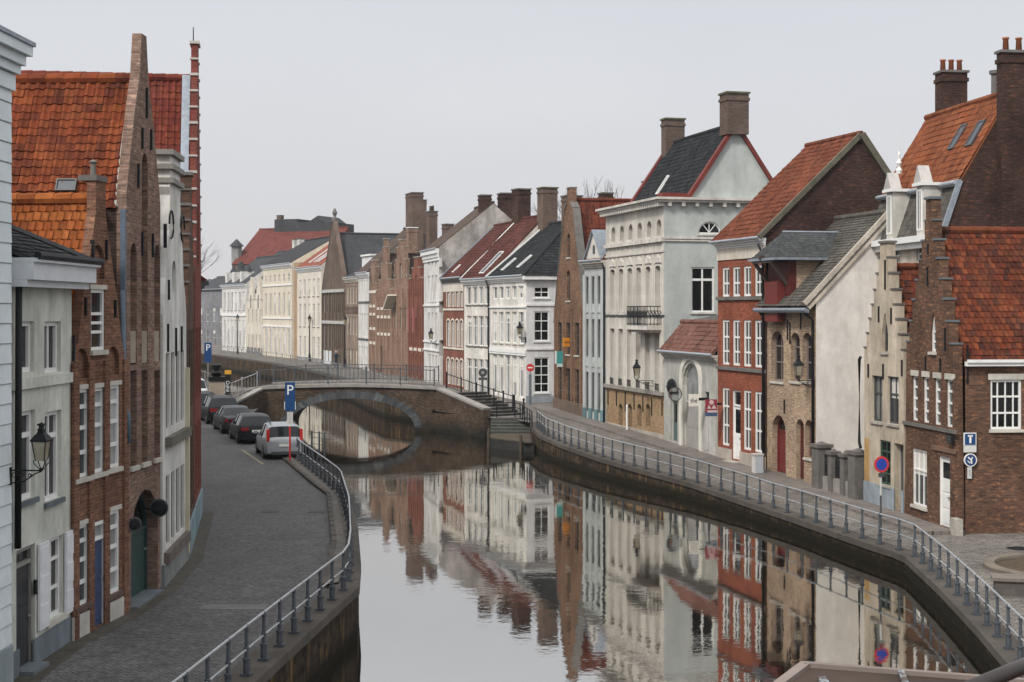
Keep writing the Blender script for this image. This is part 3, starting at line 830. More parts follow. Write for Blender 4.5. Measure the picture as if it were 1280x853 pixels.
mb.add([(Y0[0][0]-nx.x, Y0[0][1]-nx.y, z), (Y0[0][0]+nx.x, Y0[0][1]+nx.y, z), (Y0[1][0]+nx.x, Y0[1][1]+nx.y, z+.02), (Y0[1][0]-nx.x, Y0[1][1]-nx.y, z+.02)], [(0, 1, 2, 3)])
tag(mb.build('road_marking', flat((.25, .22, .12))), kind='structure')
lf_ = [(-9.02, 26.6), (-9.02, 31), (-8.95, 31.05), (-8.6, 33.9), (-8.48, 36.9), (-8.8, 41.2), (-9.55, 45.8), (-10.4, 51)]
mb = MB(); vs_ = []
for x, d in lf_: vs_ += [(x-.3, d, zL(d)+.004), (x+.42, d, zL(d)+.004)]
mb.add(vs_, [(2*i, 2*i+1, 2*i+3, 2*i+2) for i in range(len(lf_)-1)])
tag(mb.build('gutter_strip', pavers((.10, .088, .066), (.065, .06, .045), .16, .11)), kind='structure')
# drain grates and a manhole in the setts
def cover(name, label, x, d, z, rx, ry, cat):
    o = MB().lathe([(1, -.05), (1, .005), (.86, .006), (.86, .002), (.0, .002)], 20) if name == 'manhole_cover' else MB()
    if name != 'manhole_cover':
        o.box(-1, 1, -1, 1, -.05, .003)
        for i in range(7): o.box(-.85+i*.27, -.72+i*.27, -.8, .8, .0035, .009)
    ob = o.build(name, IRON); ob.location = (x, d, z); ob.scale = (rx, ry, 1); return tag(ob, label, cat)
g = ground(292, 759, zL); mb = MB().box(-.75, .75, -.3, .3, -.05, .006)
o_ = mb.build('stone_cover', stone((.17, .165, .16), .3, 2)); o_.location = g; tag(o_, 'pale flat stone cover let into the dark setts below the gateway', 'stone cover')
g = ground(232, 643, zL); cover('drain_grate', 'small iron drain grate in the setts near the lime-washed house', g.x+.4, g.y, g.z, .25, .25, 'drain grate')
g = ground(338, 640, zL); cover('drain_grate', 'iron drain grate in mid street below the silver car', g.x, g.y, g.z, .3, .3, 'drain grate')
g = ground(415, 640, zL); cover('drain_grate', 'iron drain grate beside the kerb of the railed pavement', g.x-.5, g.y, g.z, .3, .3, 'drain grate')
g = ground(1275, 686, zR); cover('manhole_cover', 'iron cover in the pale setts by the corner brick house', g.x, g.y, g.z, .4, .4, 'manhole cover')

# ================================================================== bridge
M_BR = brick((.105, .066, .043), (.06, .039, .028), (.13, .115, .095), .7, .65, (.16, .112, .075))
def darken_low(m):  # base colour goes near black towards the water line, edge broken by noise
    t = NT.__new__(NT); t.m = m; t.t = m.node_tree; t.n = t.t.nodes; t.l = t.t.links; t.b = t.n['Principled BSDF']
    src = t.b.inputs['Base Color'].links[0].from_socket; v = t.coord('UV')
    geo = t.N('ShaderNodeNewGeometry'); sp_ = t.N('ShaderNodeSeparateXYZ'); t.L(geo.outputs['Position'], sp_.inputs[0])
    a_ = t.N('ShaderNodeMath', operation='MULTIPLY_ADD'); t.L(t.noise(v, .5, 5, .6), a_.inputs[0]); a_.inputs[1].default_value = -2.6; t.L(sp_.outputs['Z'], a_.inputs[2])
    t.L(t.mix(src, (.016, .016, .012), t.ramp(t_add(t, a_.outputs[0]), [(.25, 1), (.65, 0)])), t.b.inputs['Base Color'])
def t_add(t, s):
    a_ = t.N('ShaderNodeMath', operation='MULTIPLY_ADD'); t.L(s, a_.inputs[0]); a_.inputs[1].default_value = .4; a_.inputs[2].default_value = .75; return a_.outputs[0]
darken_low(M_BR)
br = empty('arch_bridge', (-10.8, 100, 0), 0, 'low brick arch bridge with a grey stone arch ring over the canal', 'bridge')
XL, XR, ZT = -5.9, 5.8, 2.78      # local to x=-10.8
axc, ahw, zsp, rise = .18, 4.25, .25, 2.0
arc = [(axc+ahw*math.cos(t), zsp+rise*math.sin(t)) for t in [math.pi*i/24 for i in range(25)]]
top = [(XR-(XR-XL)*i/10, ZT+.17*math.sin(math.pi*i/10)) for i in range(11)]
poly = [(XL, -1.2), (axc-ahw, -1.2)]+arc[::-1]+[(axc+ahw, -1.2), (XR, -1.2)]+top
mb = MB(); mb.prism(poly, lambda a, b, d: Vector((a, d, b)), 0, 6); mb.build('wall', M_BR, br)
mb = MB()
for i in range(44):
    t0, t1 = math.pi*(i+.03)/44, math.pi*(i+.97)/44
    ro = .42 if i % 2 else .5
    q = [(axc+(ahw-.05)*math.cos(t0), zsp+(rise-.05)*math.sin(t0)), (axc+(ahw-.05)*math.cos(t1), zsp+(rise-.05)*math.sin(t1)),
         (axc+(ahw+ro)*math.cos(t1), zsp+(rise+ro)*math.sin(t1)), (axc+(ahw+ro)*math.cos(t0), zsp+(rise+ro)*math.sin(t0))]
    mb.prism(q, lambda a, b, d: Vector((a, d, b)), -.05, .3)
mb.build('arch_ring', tilemat(((.085, .092, .10), (.055, .06, .066), (.13, .14, .145), (.075, .08, .084)), mossamt=.25), br)
mb = MB()
for a, b in zip(top[:-1], top[1:]):
    mb.bar(Vector((a[0]-.01, .1, a[1]+.1)), Vector((b[0]+.01, .1, b[1]+.1)), .46, .2); mb.bar(Vector((a[0]-.01, 5.9, a[1]+.1)), Vector((b[0]+.01, 5.9, b[1]+.1)), .46, .2)
mb.build('coping', stone((.30, .285, .26), .4), br)
mb = MB()
for a, b in zip(top[:-1], top[1:]): mb.add([(a[0], .33, a[1]+.05), (b[0], .33, b[1]+.05), (b[0], 5.67, b[1]+.05), (a[0], 5.67, a[1]+.05)], [(0, 1, 2, 3)])
mb.build('deck', M_PAV, br)
# wing walls (part of the bridge)
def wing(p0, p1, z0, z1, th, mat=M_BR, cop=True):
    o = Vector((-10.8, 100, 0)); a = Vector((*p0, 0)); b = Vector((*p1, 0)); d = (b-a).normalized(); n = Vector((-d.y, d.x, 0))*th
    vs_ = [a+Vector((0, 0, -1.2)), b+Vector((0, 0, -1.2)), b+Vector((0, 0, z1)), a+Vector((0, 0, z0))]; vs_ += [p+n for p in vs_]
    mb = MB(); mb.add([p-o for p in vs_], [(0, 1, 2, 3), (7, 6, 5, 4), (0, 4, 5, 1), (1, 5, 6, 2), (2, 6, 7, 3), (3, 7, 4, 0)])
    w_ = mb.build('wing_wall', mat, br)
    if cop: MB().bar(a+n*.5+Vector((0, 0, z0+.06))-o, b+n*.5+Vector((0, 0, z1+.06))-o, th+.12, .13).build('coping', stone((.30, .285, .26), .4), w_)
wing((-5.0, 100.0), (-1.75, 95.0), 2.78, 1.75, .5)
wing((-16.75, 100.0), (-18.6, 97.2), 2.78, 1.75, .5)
# ramps from the bridge down to both streets
for name, pts in (('ramp', [(-5.05, 100.3, 2.83), (-5.05, 106, 2.83), (-.6, 109, 1.62), (-.3, 103.5, 1.6)]), ('ramp', [(-16.65, 106, 2.83), (-16.65, 100.3, 2.83), (-27, 101, 1.5), (-27, 107.5, 1.5)])):
    q = [Vector(p) for p in pts]; mb = MB(); lowr = [Vector((p.x, p.y, .3)) for p in q]
    mb.add(q+lowr, [(0, 1, 2, 3), (7, 6, 5, 4), (0, 4, 5, 1), (1, 5, 6, 2), (2, 6, 7, 3), (3, 7, 4, 0)])
    tag(mb.build('ramp', M_PAV), kind='structure')

# stairs beside the wing wall and the landing stage
st = empty('stone_stairs', (-1.2, 95.6, 1.4), math.atan2(5, -3.3), 'broad stone stairs climbing from the quay to the bridge', 'stairs')
mb = MB(); nst = 8
for i in range(nst): mb.box(i*.62, (i+1)*.62+.03, -2.3, -.05, -.6, .05+i*.165)
mb.build('step', stone((.11, .103, .092), .5), st)
mb = MB()
for i in range(nst): mb.box(i*.62-.03, i*.62+.012, -2.31, -.04, .05+i*.165-.05, .055+i*.165)
mb.build('nosing', stone((.06, .058, .055), .3), st)
ls = empty('landing_stage', (0, 89, 0), 0, 'wooden landing stage on the water at the foot of the bridge stairs', 'landing stage')
M_WOOD = stone((.085, .068, .05), .45, 3)
poly = [(-1.3, 2.6), (-1.3, -.4), (.55, -3.0), (1.25, -3.2), (1.1, 2.6)]
mb = MB()
for i in range(16):
    y0 = -3.3+i*.37; y1 = y0+.345
    def xat(y):
        l = -1.3 if y > -.4 else -1.3+(-.4-y)*1.85/2.6
        return max(l, -1.3)
    l = xat((y0+y1)/2); 
    if l < 1.0: mb.box(l, 1.12, y0, y1, .5, .575)
mb.build('deck', M_WOOD, ls)
MB().prism(poly, lambda a, b, d: Vector((a, b, d)), -.6, .497).build('base', stone((.03, .03, .028), .4), ls)
for q in ((-1.36, 2.0), (-1.36, -.4), (.5, -3.1)): MB().tube([(q[0], q[1], -1), (q[0], q[1], .95)], .09, 8).build('mooring_post', M_WOOD, ls)
sd = empty('water_steps', (-.55, 91.7, .55), 0, 'dark wet steps going down to the landing stage', 'steps')
for i in range(4): pass
mb = MB()
for i in range(5): mb.box(-.75, 1.75, i*.45, i*.45+.48, -.5, .16+i*.165)
mb.build('step', stone((.075, .078, .07), .5, 2), sd)
mb = MB()
for i in range(5): mb.box(-.75, 1.75, i*.45-.02, i*.45+.06, .16+i*.165-.03, .163+i*.165)
mb.build('nosing', stone((.14, .14, .125), .4, 2), sd)

# ================================================================== railings
M_RAIL = metal((.065, .076, .09), .6, .45, .15); M_RAILT = metal((.46, .48, .50), .4, .35, .5)
POST = None
def post_mesh():
    mb = MB()
    mb.box(-.095, .095, -.095, .095, 0, .05)
    mb.lathe([(.068, .05), (.062, .29), (.08, .30), (.08, .335), (.045, .35), (.038, .5), (.055, .51), (.055, .54), (.037, .56), (.034, .87), (.05, .885), (.05, .925), (.03, .97), (.0, .985)], 8)
    return mb
def resample(pl, step):
    out = [Vector(pl[0])]; acc = 0
    for a, b in zip(pl[:-1], pl[1:]):
        a = Vector(a); b = Vector(b); L = (b-a).length; pos = step-acc
        while pos <= L: out.append(a+(b-a)*(pos/L)); pos += step
        acc = L-(pos-step)
    return out
def railing(name, label, pl, zf, step, h=1.0, mids=(.5,), post='cast', group='canal railings', mat=None, matt=None, r=.026, lift=.05, postname='post', jitter=.012):
    global POST
    pts = resample(pl, step); o = Vector((pts[0].x, pts[0].y, zf(pts[0].y)))
    root = empty(name, o, 0, label, 'railing', group); mat = mat or M_RAIL; matt = matt or M_RAILT
    first = None; tops = []
    for i, p in enumerate(pts):
        z = zf(p.y)+lift; q = pts[min(i+1, len(pts)-1)]-pts[max(i-1, 0)]; ang = math.atan2(q.y, q.x)
        if first is None:
            if post == 'cast': first = post_mesh().build(postname, mat, root)
            elif post == 'bar': first = MB().box(-.03, .03, -.03, .03, 0, 1).build(postname, mat, root)
            ob = first
        else:
            ob = first.copy(); COL.objects.link(ob); ob.parent = root
        ob.location = Vector((p.x, p.y, z))-o; ob.rotation_euler = (random.uniform(-jitter, jitter), random.uniform(-jitter, jitter), ang); ob.scale = (1, 1, h)
        tops.append(Vector((p.x, p.y, z))-o)
    MB().tube([t+Vector((0, 0, h*.955)) for t in tops], r, 7).build('top_rail', matt, root, True)
    for m in mids: MB().tube([t+Vector((0, 0, h*m)) for t in tops], r*.8, 6).build('middle_rail', matt, root, True)
    return root, tops
railing('quay_railing', 'blue-grey iron railing curving along the street of parked cars', RL[1:13], zL, 1.22, .96)
railing('quay_railing', 'long iron railing with two bars along the quay below the brick houses', RR[:], zR, 1.25, 1.0)
# bridge rails with thin balusters
def baluster_rail(name, label, pl, zf, h, step, posts, group='canal railings', mat=None):
    pts = resample(pl, step); o = Vector((pts[0].x, pts[0].y, zf(pts[0]))); root = empty(name, o, 0, label, 'railing', group); mat = mat or M_RAIL
    mb = MB(); T = []
    for p in pts:
        z = zf(p); b = Vector((p.x, p.y, z))-o; T.append(b); mb.box(b.x-.012, b.x+.012, b.y-.012, b.y+.012, b.z+.1, b.z+h)
    ob = mb.build('baluster', mat, root); ob['kind'] = 'stuff'
    mb = MB().tube([t+Vector((0, 0, h)) for t in T], .03, 6); mb.build('top_rail', mat, root, True)
    MB().tube([t+Vector((0, 0, .1)) for t in T], .022, 6).build('bottom_rail', mat, root, True)
    n = max(2, posts)
    for i in range(n):
        b = T[int(round(i*(len(T)-1)/(n-1)))]
        MB().box(b.x-.045, b.x+.045, b.y-.045, b.y+.045, b.z-.05, b.z+h+.12).build('post', mat, root)
    return root
zb_ = lambda p: ZT+.2+.17*math.sin(math.pi*max(0, min(1, (p.x+10.8-XL)/(XR-XL))))
baluster_rail('bridge_railing', 'iron railing with thin balusters on the near edge of the bridge', [(-16.6, 100.12), (-5.1, 100.12)], zb_, 1.05, .28, 6, 'bridge railings')
baluster_rail('bridge_railing', 'iron railing with thin balusters on the far edge of the bridge', [(-16.6, 105.9), (-5.1, 105.9)], zb_, 1.05, .28, 6, 'bridge railings')
baluster_rail('ramp_railing', 'sloping iron handrail beside the ramp from the bridge to the parked cars', [(-16.8, 100.2), (-18.5, 97.4), (-19.6, 96.3)], lambda p: 2.85-(abs(p.x+16.8))*.42, 1.0, .3, 4, 'bridge railings', M_RAILT)
baluster_rail('stair_railing', 'dark iron handrail between the bridge stairs and the white corner house', [(-4.4, 102.0), (-2.0, 98.6), (.2, 96.2)], lambda p: 2.8-(p.x+4.4)*.27, .95, .45, 5, 'bridge railings', IRON)
far = QR[22:]; fo = offset(far, .5)
baluster_rail('distant_railing', 'long pale railing along the far quay in front of the cream houses', fo, lambda p: zR(p.y), 1.15, 1.3, 30, 'canal railings', metal((.2, .21, .21), .6, .2, .1))
baluster_rail('distant_railing', 'distant railing along the bank that faces the cream houses', offset(QL[17:], -.5), lambda p: zL(p.y), 1.1, 1.5, 20, 'canal railings', metal((.2, .21, .21), .6, .2, .1))
railing('landing_railing', 'low dark rail fencing the top of the dark water steps', [(-.95, 94.4), (.4, 94.6), (.75, 91.4), (1.1, 88.6), (1.25, 87)], lambda D: zR(D), 1.15, .95, (.35, .65), 'bar', 'canal railings', IRON, IRON, .028)
railing('ladder_rail', 'short grey rail of tall posts at the water edge behind the silver car', [(-9.05, 68.7), (-8.55, 68.1), (-8.1, 67.2)], lambda D: 1.35, .62, 1.15, (.5, .75), 'bar', 'canal railings', M_RAIL, M_RAIL, .02)
# ================================================================== houses along the right-hand quay
GR = 'old houses along the quay with the long railing'
T_RED = tilemat(((0.186, 0.0465, 0.0217), (0.1364, 0.0341, 0.0186), (0.0806, 0.0248, 0.01736), (0.2232, 0.062, 0.02604), (0.0527, 0.0217, 0.0186)), mossamt=.55)
T_ORG = tilemat(((0.2448, 0.0756, 0.0324), (0.2016, 0.0612, 0.02736), (0.2736, 0.0972, 0.0432), (0.144, 0.0432, 0.02448)), mossamt=.35)
T_MID = tilemat(((0.18, 0.054, 0.0288), (0.1368, 0.04176, 0.0252), (0.2088, 0.0684, 0.036), (0.0936, 0.0324, 0.02304)), mossamt=.45)
T_MAR = tilemat(((.105, .036, .031), (.08, .031, .028), (.13, .044, .036), (.055, .027, .025)), mossamt=.3)
T_DRED = tilemat(((0.168, 0.042, 0.0245), (0.126, 0.0315, 0.021), (0.196, 0.0525, 0.028), (0.091, 0.0266, 0.0196)), mossamt=.4)
T_PINK = tilemat(((0.1944, 0.0936, 0.072), (0.1584, 0.072, 0.0576), (0.2232, 0.1152, 0.09), (0.1224, 0.0612, 0.0504)), mossamt=.3)
T_SLATE = tilemat(((.052, .056, .06), (.04, .043, .047), (.07, .073, .075), (.03, .033, .036)), moss=(.07, .065, .05), mossamt=.35)
T_GSLATE = tilemat(((.115, .105, .092), (.09, .083, .075), (.14, .128, .11), (.075, .07, .062)), moss=(.05, .045, .035), mossamt=.5)
T_BLACK = tilemat(((.022, .025, .028), (.03, .033, .036), (.016, .018, .02), (.04, .042, .045)), mossamt=.2)
B_BROWN = brick((.19, .095, .058), (.105, .055, .038), (.13, .105, .085), .6, .5, (.30, .15, .075))
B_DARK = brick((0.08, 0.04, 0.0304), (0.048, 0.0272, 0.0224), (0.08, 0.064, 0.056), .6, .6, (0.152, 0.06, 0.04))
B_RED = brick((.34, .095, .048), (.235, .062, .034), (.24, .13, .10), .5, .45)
B_YEL = brick((.46, .325, .21), (.30, .19, .125), (.46, .41, .34), .5, .4, (.52, .39, .26))
B_TAN = brick((.40, .27, .15), (.30, .19, .105), (.32, .26, .19), .5, .35)
B_RUST = brick((.25, .135, .08), (.15, .08, .052), (.21, .17, .13), .6, .45, (.34, .185, .095))
def pt(px, py): g = ground(px, py, zR); return (g.x, g.y)

# ---- corner house: brown stepped gable -----------------------------------
A, B = pt(1130, 645), pt(1195, 668)
h = gable_house('gabled_house', 'dark brown brick corner house with stepped gable, white door and red tiled roof', A, B, .55,
                [(2.03, 6.85), (1.75, 7.6), (1.48, 8.35), (1.2, 9.05), (.92, 9.75), (.64, 10.4), (.37, 11.1), (.26, 11.85)], 9., 6.3, 10.75, B_BROWN, T_RED, GR, BLUESTONE, True, .32, 'flat', .19, .235)
R1 = h; f = h.front
f.row(4, 1143.5, 1186.5, 470, 526, .52, cols=1, rows=(.25, .5, .75), rd=.12, lintel=STONE_L, pane='mid', mull=.06)
belt(h, f, f.px(1140, 530)[1], 0, h.L, .12, .07, STONE_D)
f.win(1166.3, 390, 440, .5, head='point', rise=.75, cols=1, rows=(.25, .5), rd=.14, sill=STONE_L, pane='mid', fr=.09)
f.win(1149.5, 562, 633, 1.3, cols=3, rows=(.63,), sill=STONE_L, rd=.1, pane='pale')
f.door(1180.5, 571, 659, .92, WHITE, rd=.14, panels=4, glazed=.42, fr=.05)
belt(h, f, f.px(1180, 562)[1], f.px(1166, 560)[0], h.L-.05, .16, .05, stone((.20, .12, .08)), 'lintel')
anchors(h, f, [(1160.5, 305, 318), (1160, 334, 358), (1182, 410, 438), (1157.5, 445, 462), (1176, 448, 465)])
r = h.right
rz_ = r.px(1237, 475)[1]; r0 = r.px(1238, 475)[0]; r1 = r.px(1277, 475)[0]
wz0 = r.px(1257, 537)[1]
r.make((r0+r1)/2, wz0, rz_, r1-r0, cols=4, rows=(.33, .66), sill=STONE_L, rd=.1, fr=.08, lintel=STONE_L)
r2 = r.px(1300, 475)[0]
r.make((r0+r1)/2+3.0, wz0, rz_, r1-r0, cols=4, rows=(.33, .66), sill=STONE_L, rd=.1, fr=.08, lintel=STONE_L)
h.part(MB().box(h.L+.005, h.L+.2, .3, 9, h.E-.16, h.E-.01).box(h.L+.2, h.L+.26, .3, 9, h.E-.04, h.E+.06), 'fascia', WHITE)
h.part(MB().box(h.L-.06, h.L+.42, -.2, .06, -.1, .55), 'corner_stone', STONE)
h.part(MB().box(h.L+.001, h.L+.05, .36, .42, 5.0, 6.3), 'wall_anchor', IRON)
h.part(MB().tube([(h.L+.36, 2.9, h.E+.35), (h.L+.5, 2.9, h.E+.45), (h.L+.62, 2.9, h.E+.4)], .09, 8), 'vent_pipe', ZINC)
close_gable(h)

# ---- tall house behind with the orange mansard roof ------------------------
u = Vector((B[0]-A[0], B[1]-A[1])).normalized(); w_ = Vector((-u.y, u.x))
o6 = Vector(A)+w_*2.2
def on_line(px, o, d):
    k = (px-640)/F; t = (k*o.y-o.x)/(d.x-k*d.y); q = o+d*t; return (q.x, q.y)
A2, B2 = on_line(1083, o6, u), on_line(1179, o6, u)
h = House('mansard_house', 'tall house behind the stepped gables with orange tiled mansard roof and big brick chimneys', A2, B2, .55, GR)
ze = h.at(1120, 300, 0)[1]; L = h.L
m1, z1 = h.side(1199, 222, L); m1 += .12
m2, z2 = h.side(1247, 118, L); m2 += .55; z2 += .1; MB_ = m2*2-m1
h.front = Panel(h, (0, 0, 0), (1, 0, 0), (0, 1, 0), [(0, -1.5), (L, -1.5), (L, ze), (0, ze)])
prof_ = [(0, -1.5), (MB_+.8, -1.5), (MB_+.8, ze), (MB_, z1), (m2, z2-.06), (m1, z1-.05), (0, ze-.05)]
h.right = Panel(h, (L, 0, 0), (0, 1, 0), (-1, 0, 0), prof_)
h.left = Panel(h, (0, MB_+.8, 0), (0, -1, 0), (1, 0, 0), [(MB_+.8-a, z) for a, z in reversed(prof_)])
f = h.front; f.row(3, 1092, 1150, 309, 345, .8, pane='mid', rd=.14)
mb = MB(); f.fill(mb); h.part(mb, 'wall', plaster((.62, .55, .47), .35, .4))
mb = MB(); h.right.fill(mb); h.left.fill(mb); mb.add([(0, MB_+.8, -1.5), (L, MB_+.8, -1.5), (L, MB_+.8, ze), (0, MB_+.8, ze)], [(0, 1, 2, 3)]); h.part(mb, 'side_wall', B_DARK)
h.part(MB().box(-.1, L+.02, -.42, 0, ze-.22, ze+.02).box(-.05, L, -.25, -.002, ze-.45, ze-.222), 'cornice', WHITE)
s1 = Vector((0, m1, z1-ze)).normalized(); S1 = Vector((0, m1, z1-ze)).length
mb = MB(); roof_slope(mb, (0, 0, ze), (1, 0, 0), L, s1, S1, .22, .2, 'slate', lift=.012, jit=.003); h.part(mb, 'mansard_roof', T_GSLATE)
s2 = Vector((0, m2-m1, z2-z1)).normalized(); S2 = Vector((0, m2-m1, z2-z1)).length
mb = MB(); O2 = Vector((0, m1, z1))-s2*.25
roof_slope(mb, O2, (1, 0, 0), L, s2, S2+.25, .23, .3, 'pan'); ridge_tiles(mb, (0, m2, z2+.03), (L, m2, z2+.03))
s3 = Vector((0, -(MB_-m2), z2-z1)); roof_slope(mb, (L, MB_, z1), (-1, 0, 0), L, s3.normalized(), s3.length, .3, .3, None)
h.part(mb, 'roof', T_ORG)
h.part(MB().tube([(0, m1-.28, z1-.18), (L, m1-.28, z1-.18)], .08, 8).box(0, L, m1-.25, m1-.02, z1-.3, z1-.08), 'gutter', ZINC)
h.part(MB().bar((L+.03, -.05, ze), (L+.03, m1-.1, z1-.1), .1, .2, (0, -1, .4)), 'verge', LEAD)
for px_ in (1113, 1151):
    dx = h.at(px_, 260, -.12)[0]
    dw, dz0, dz1 = .33, ze+.03, ze+1.95
    d = h.part(MB().box(dx-dw, dx+dw, -.15, m1-.1, dz0, dz1), 'dormer', plaster((.68, .65, .60), .2, .35))
    h.part(MB().box(dx-dw-.12, dx+dw+.12, -.3, m1-.15, dz1+.002, dz1+.12), 'cornice', WHITE, d)
    h.part(MB().prism([(dx-dw-.08, dz1+.125), (dx+dw+.08, dz1+.125), (dx, dz1+.8)], lambda a, b, q: Vector((a, q, b)), -.26, .2), 'roof', plaster((.58, .56, .53), .2, .3), d)
    wf = h.part(MB().box(dx-.17, dx+.17, -.17, -.152, dz0+.3, dz1-.2), 'pane', glass('mid'), d)
    h.part(MB().box(dx-.24, dx-.165, -.2, -.153, dz0+.2, dz1-.12).box(dx+.165, dx+.24, -.2, -.153, dz0+.2, dz1-.12).box(dx-.025, dx+.025, -.19, -.153, dz0+.2, dz1-.2).box(dx-.16, dx+.16, -.19, -.153, dz1-.2, dz1-.12), 'frame', WHITE, d)
    if px_ == 1113: h.part(MB().lathe([(.1, 0), (.14, .15), (.05, .3), (.12, .45), (.04, .62), (.06, .8), (.015, .95), (.012, 1.9)], 8, (dx, .25, dz1+.75)), 'finial', WHITE, d)
ca, cz_ = h.side(1246, 68, L); chimney(h, L-.02, L+.42, ca, ca+1.55, 3.0, cz_, B_DARK, 3)
h.part(MB().box(L+.002, L+.44, ca+.45, ca+1.1, 3, cz_-.5), 'flue', B_DARK)
cx0 = 0
c0, cz2 = h.side(1174, 92, .5); c1 = h.side(1205, 92, .5)[0]; chimney(h, .05, .85, c0, c1, z1, cz2, B_DARK, 3)
for px_, py_ in ((1190, 188), (1212, 184)): a, b = on_slope(h, O2, (1, 0, 0), s2, px_, py_); skylight(h, O2, (1, 0, 0), s2, a, b, .6, 1.15)
h.part(MB().lathe([(.16, 0), (.16, 1.0), (.24, 1.02), (.24, 1.15)], 10, (L-1.6, m2+.1, z2-.1)), 'vent_pipe', STONE_D)

# ---- cream stepped gable -----------------------------------------------------
A, B = pt(1080.5, 629), pt(1129.5, 645)
B_CREAM = plaster((.62, .535, .42), .35, .35, patch=(.42, .34, .25))
h = gable_house('gabled_house', 'narrow cream plastered house with weathered stepped gable and green shuttered window', A, B, .6,
                [(1.72, 6.55), (1.5, 7.1), (1.28, 7.65), (1.06, 8.2), (.84, 8.75), (.62, 9.35), (.42, 9.95), (.3, 10.5)], 2.15, 6.3, 9.6, B_CREAM, T_RED, GR, STONE_D, True, .34, 'flat', .22, .27)
f = h.front
f.win(1106, 391, 440, .55, head='point', rise=.8, cols=1, rows=(.5,), sill=STONE, frame=DGREY, rd=.2)
f.win(1096.3, 470, 527, .95, cols=2, rows=(.62,), sill=STONE, frame=DGREY, rd=.16, pane='mid'); f.win(1116.3, 471, 530, .95, cols=2, rows=(.62,), sill=STONE, frame=DGREY, rd=.16, pane='mid')
o = f.win(1106.5, 551, 606, .95, cols=2, rows=(.25, .5, .75), sill=STONE, frame=paint((.035, .075, .05), .5, .3), rd=.1, pane='dark')
f.door(1123.3, 555, 641, .8, DGREY, rd=.3, frame=STONE)
h.part(MB().box(-.03, f.px(1118, 620)[0], -.03, 0, -.5, .85).box(f.px(1127.5, 620)[0], h.L+.02, -.03, 0, -.5, .85), 'plinth', plaster((.36, .42, .47), .3, .3))
h.part(MB().box(.02, .45, -.012, .02, .87, 2.5), 'bare_patch', plaster((.60, .38, .16), .35, .3))
anchors(h, f, [(1086, 455, 472), (1104.5, 455, 474), (1128, 450, 470), (1099, 383, 403), (1114.5, 385, 405), (1107, 325, 362)])
pipe(h, [(-.12, -.1, 5.6), (-.2, -.12, 5.5), (-.2, -.12, 2.3), (-.08, -.12, 2.1)], .06, IRON)
close_gable(h)
for zz, w_i in ((7.1, .9),): chimney(h, 2.5, 2.85, 1.3, 1.65, 6, 9.2, B_DARK, 0, TERRA, flare=False); chimney(h, 3.1, 3.4, 1.3, 1.65, 6, 9.2, B_DARK, 0, TERRA, flare=False)

# ---- yellow brick house with the hoist dormer ---------------------------------
A, B = pt(957.5, 590), pt(1020, 609.5)
h = eave_house('hoist_house', 'yellow brick house with arched red door and slate hoist dormer', A, B, .8, 8.2, 4.6, 3.4, 12.1, B_YEL, T_GSLATE, GR, 'slate', .2, .17, .45, None, rl=.02, rr=.1, back_z=11.0)
f = h.front
for px_, w_ in ((971.5, 1.35), (994, .95), (1009, .95)):
    f.win(px_, 414 if px_ < 980 else 416, 477, w_, head='arch', rise=w_*.42, cols=2 if w_ > 1 else 1, rows=(.7, .38), sill=STONE_L, frame=paint((.20, .17, .16)), rd=.25, pane='dark', fr=.09)
f.door(973.5, 519, 594, 1.5, paint((.16, .022, .022), .4, .3), head='arch', rise=.75, rd=.35, frame=paint((.16, .022, .022), .4, .3), panels=2)
f.door(1000, 524, 602, .8, paint((.11, .03, .025), .5, .3), head='arch', rise=.4, rd=.3, panels=1, handle=False)
f.win(1011.3, 525, 573, .85, head='arch', rise=.42, cols=1, rows=(.6,), sill=STONE_L, frame=paint((.14, .09, .08)), rd=.28)
anchors(h, f, [(985, 400, 425), (988, 403, 430), (1001.5, 390, 412), (981, 500, 517)])
h.part(MB().box(-.05, h.L+.12, -.5, -.36, h.E-.3, h.E-.16).tube([(-.1, -.52, h.E-.18), (h.L+.15, -.52, h.E-.18)], .08, 8), 'gutter', LEAD)
pipe(h, [(h.L-.1, -.5, h.E-.3), (h.L-.12, -.1, h.E-.6), (h.L-.12, -.08, 0)], .06, IRON); pipe(h, [(.06, -.4, h.E-.2), (.06, -.1, h.E-.6), (.06, -.08, .2)], .06, IRON)
close_eave(h, plaster((.80, .77, .73), .17, .16))
h.part(MB().bar(h.rO+Vector((h.L+.06, .0, -.02)), h.rO+h.rs*h.rS+Vector((h.L+.06, 0, -.02)), .1, .42, (0, -1, 1)), 'verge', plaster((.66, .60, .52), .3, .3))
# hoist dormer: ridge runs into the roof
dx0, dx1 = f.px(963, 360)[0], f.px(987, 360)[0]+.15; dm = (dx0+dx1)/2
zed = h.side(1010, 323, dx1+.2)[1]; zrd = h.side(1010, 291, dm)[1]
M_OXB = paint((.10, .02, .018), .6, .35, 2.0, .2)
d = h.part(MB().box(dx0, dx1, .25, 2.4, h.E+.1, zed), 'dormer', B_YEL)
h.part(MB().box(dx0+.0, dx1-.0, -.1, .248, h.E-.15, zed-.1), 'hoist_front', M_OXB, d)
h.part(MB().box(dx0+.35, dx1-.5, -.42, -.102, h.E-.7, h.E+1.05), 'hatch', paint((.15, .028, .024), .6, .25, 2.0, .2), d)
h.part(MB().bar((dx0+.15, -.08, h.E+.9), (dx0+.15, -.85, zed-.1), .14, .14).bar((dx1-.2, -.08, h.E+.9), (dx1-.2, -.85, zed-.1), .14, .14).bar((dx0, -.8, zed-.1), (dx1, -.8, zed-.1), .14, .16).bar((dm, .2, zed+.05), (dm, -1.0, zed+.05), .16, .2), 'bracket', paint((.07, .045, .04), .6, .4), d)
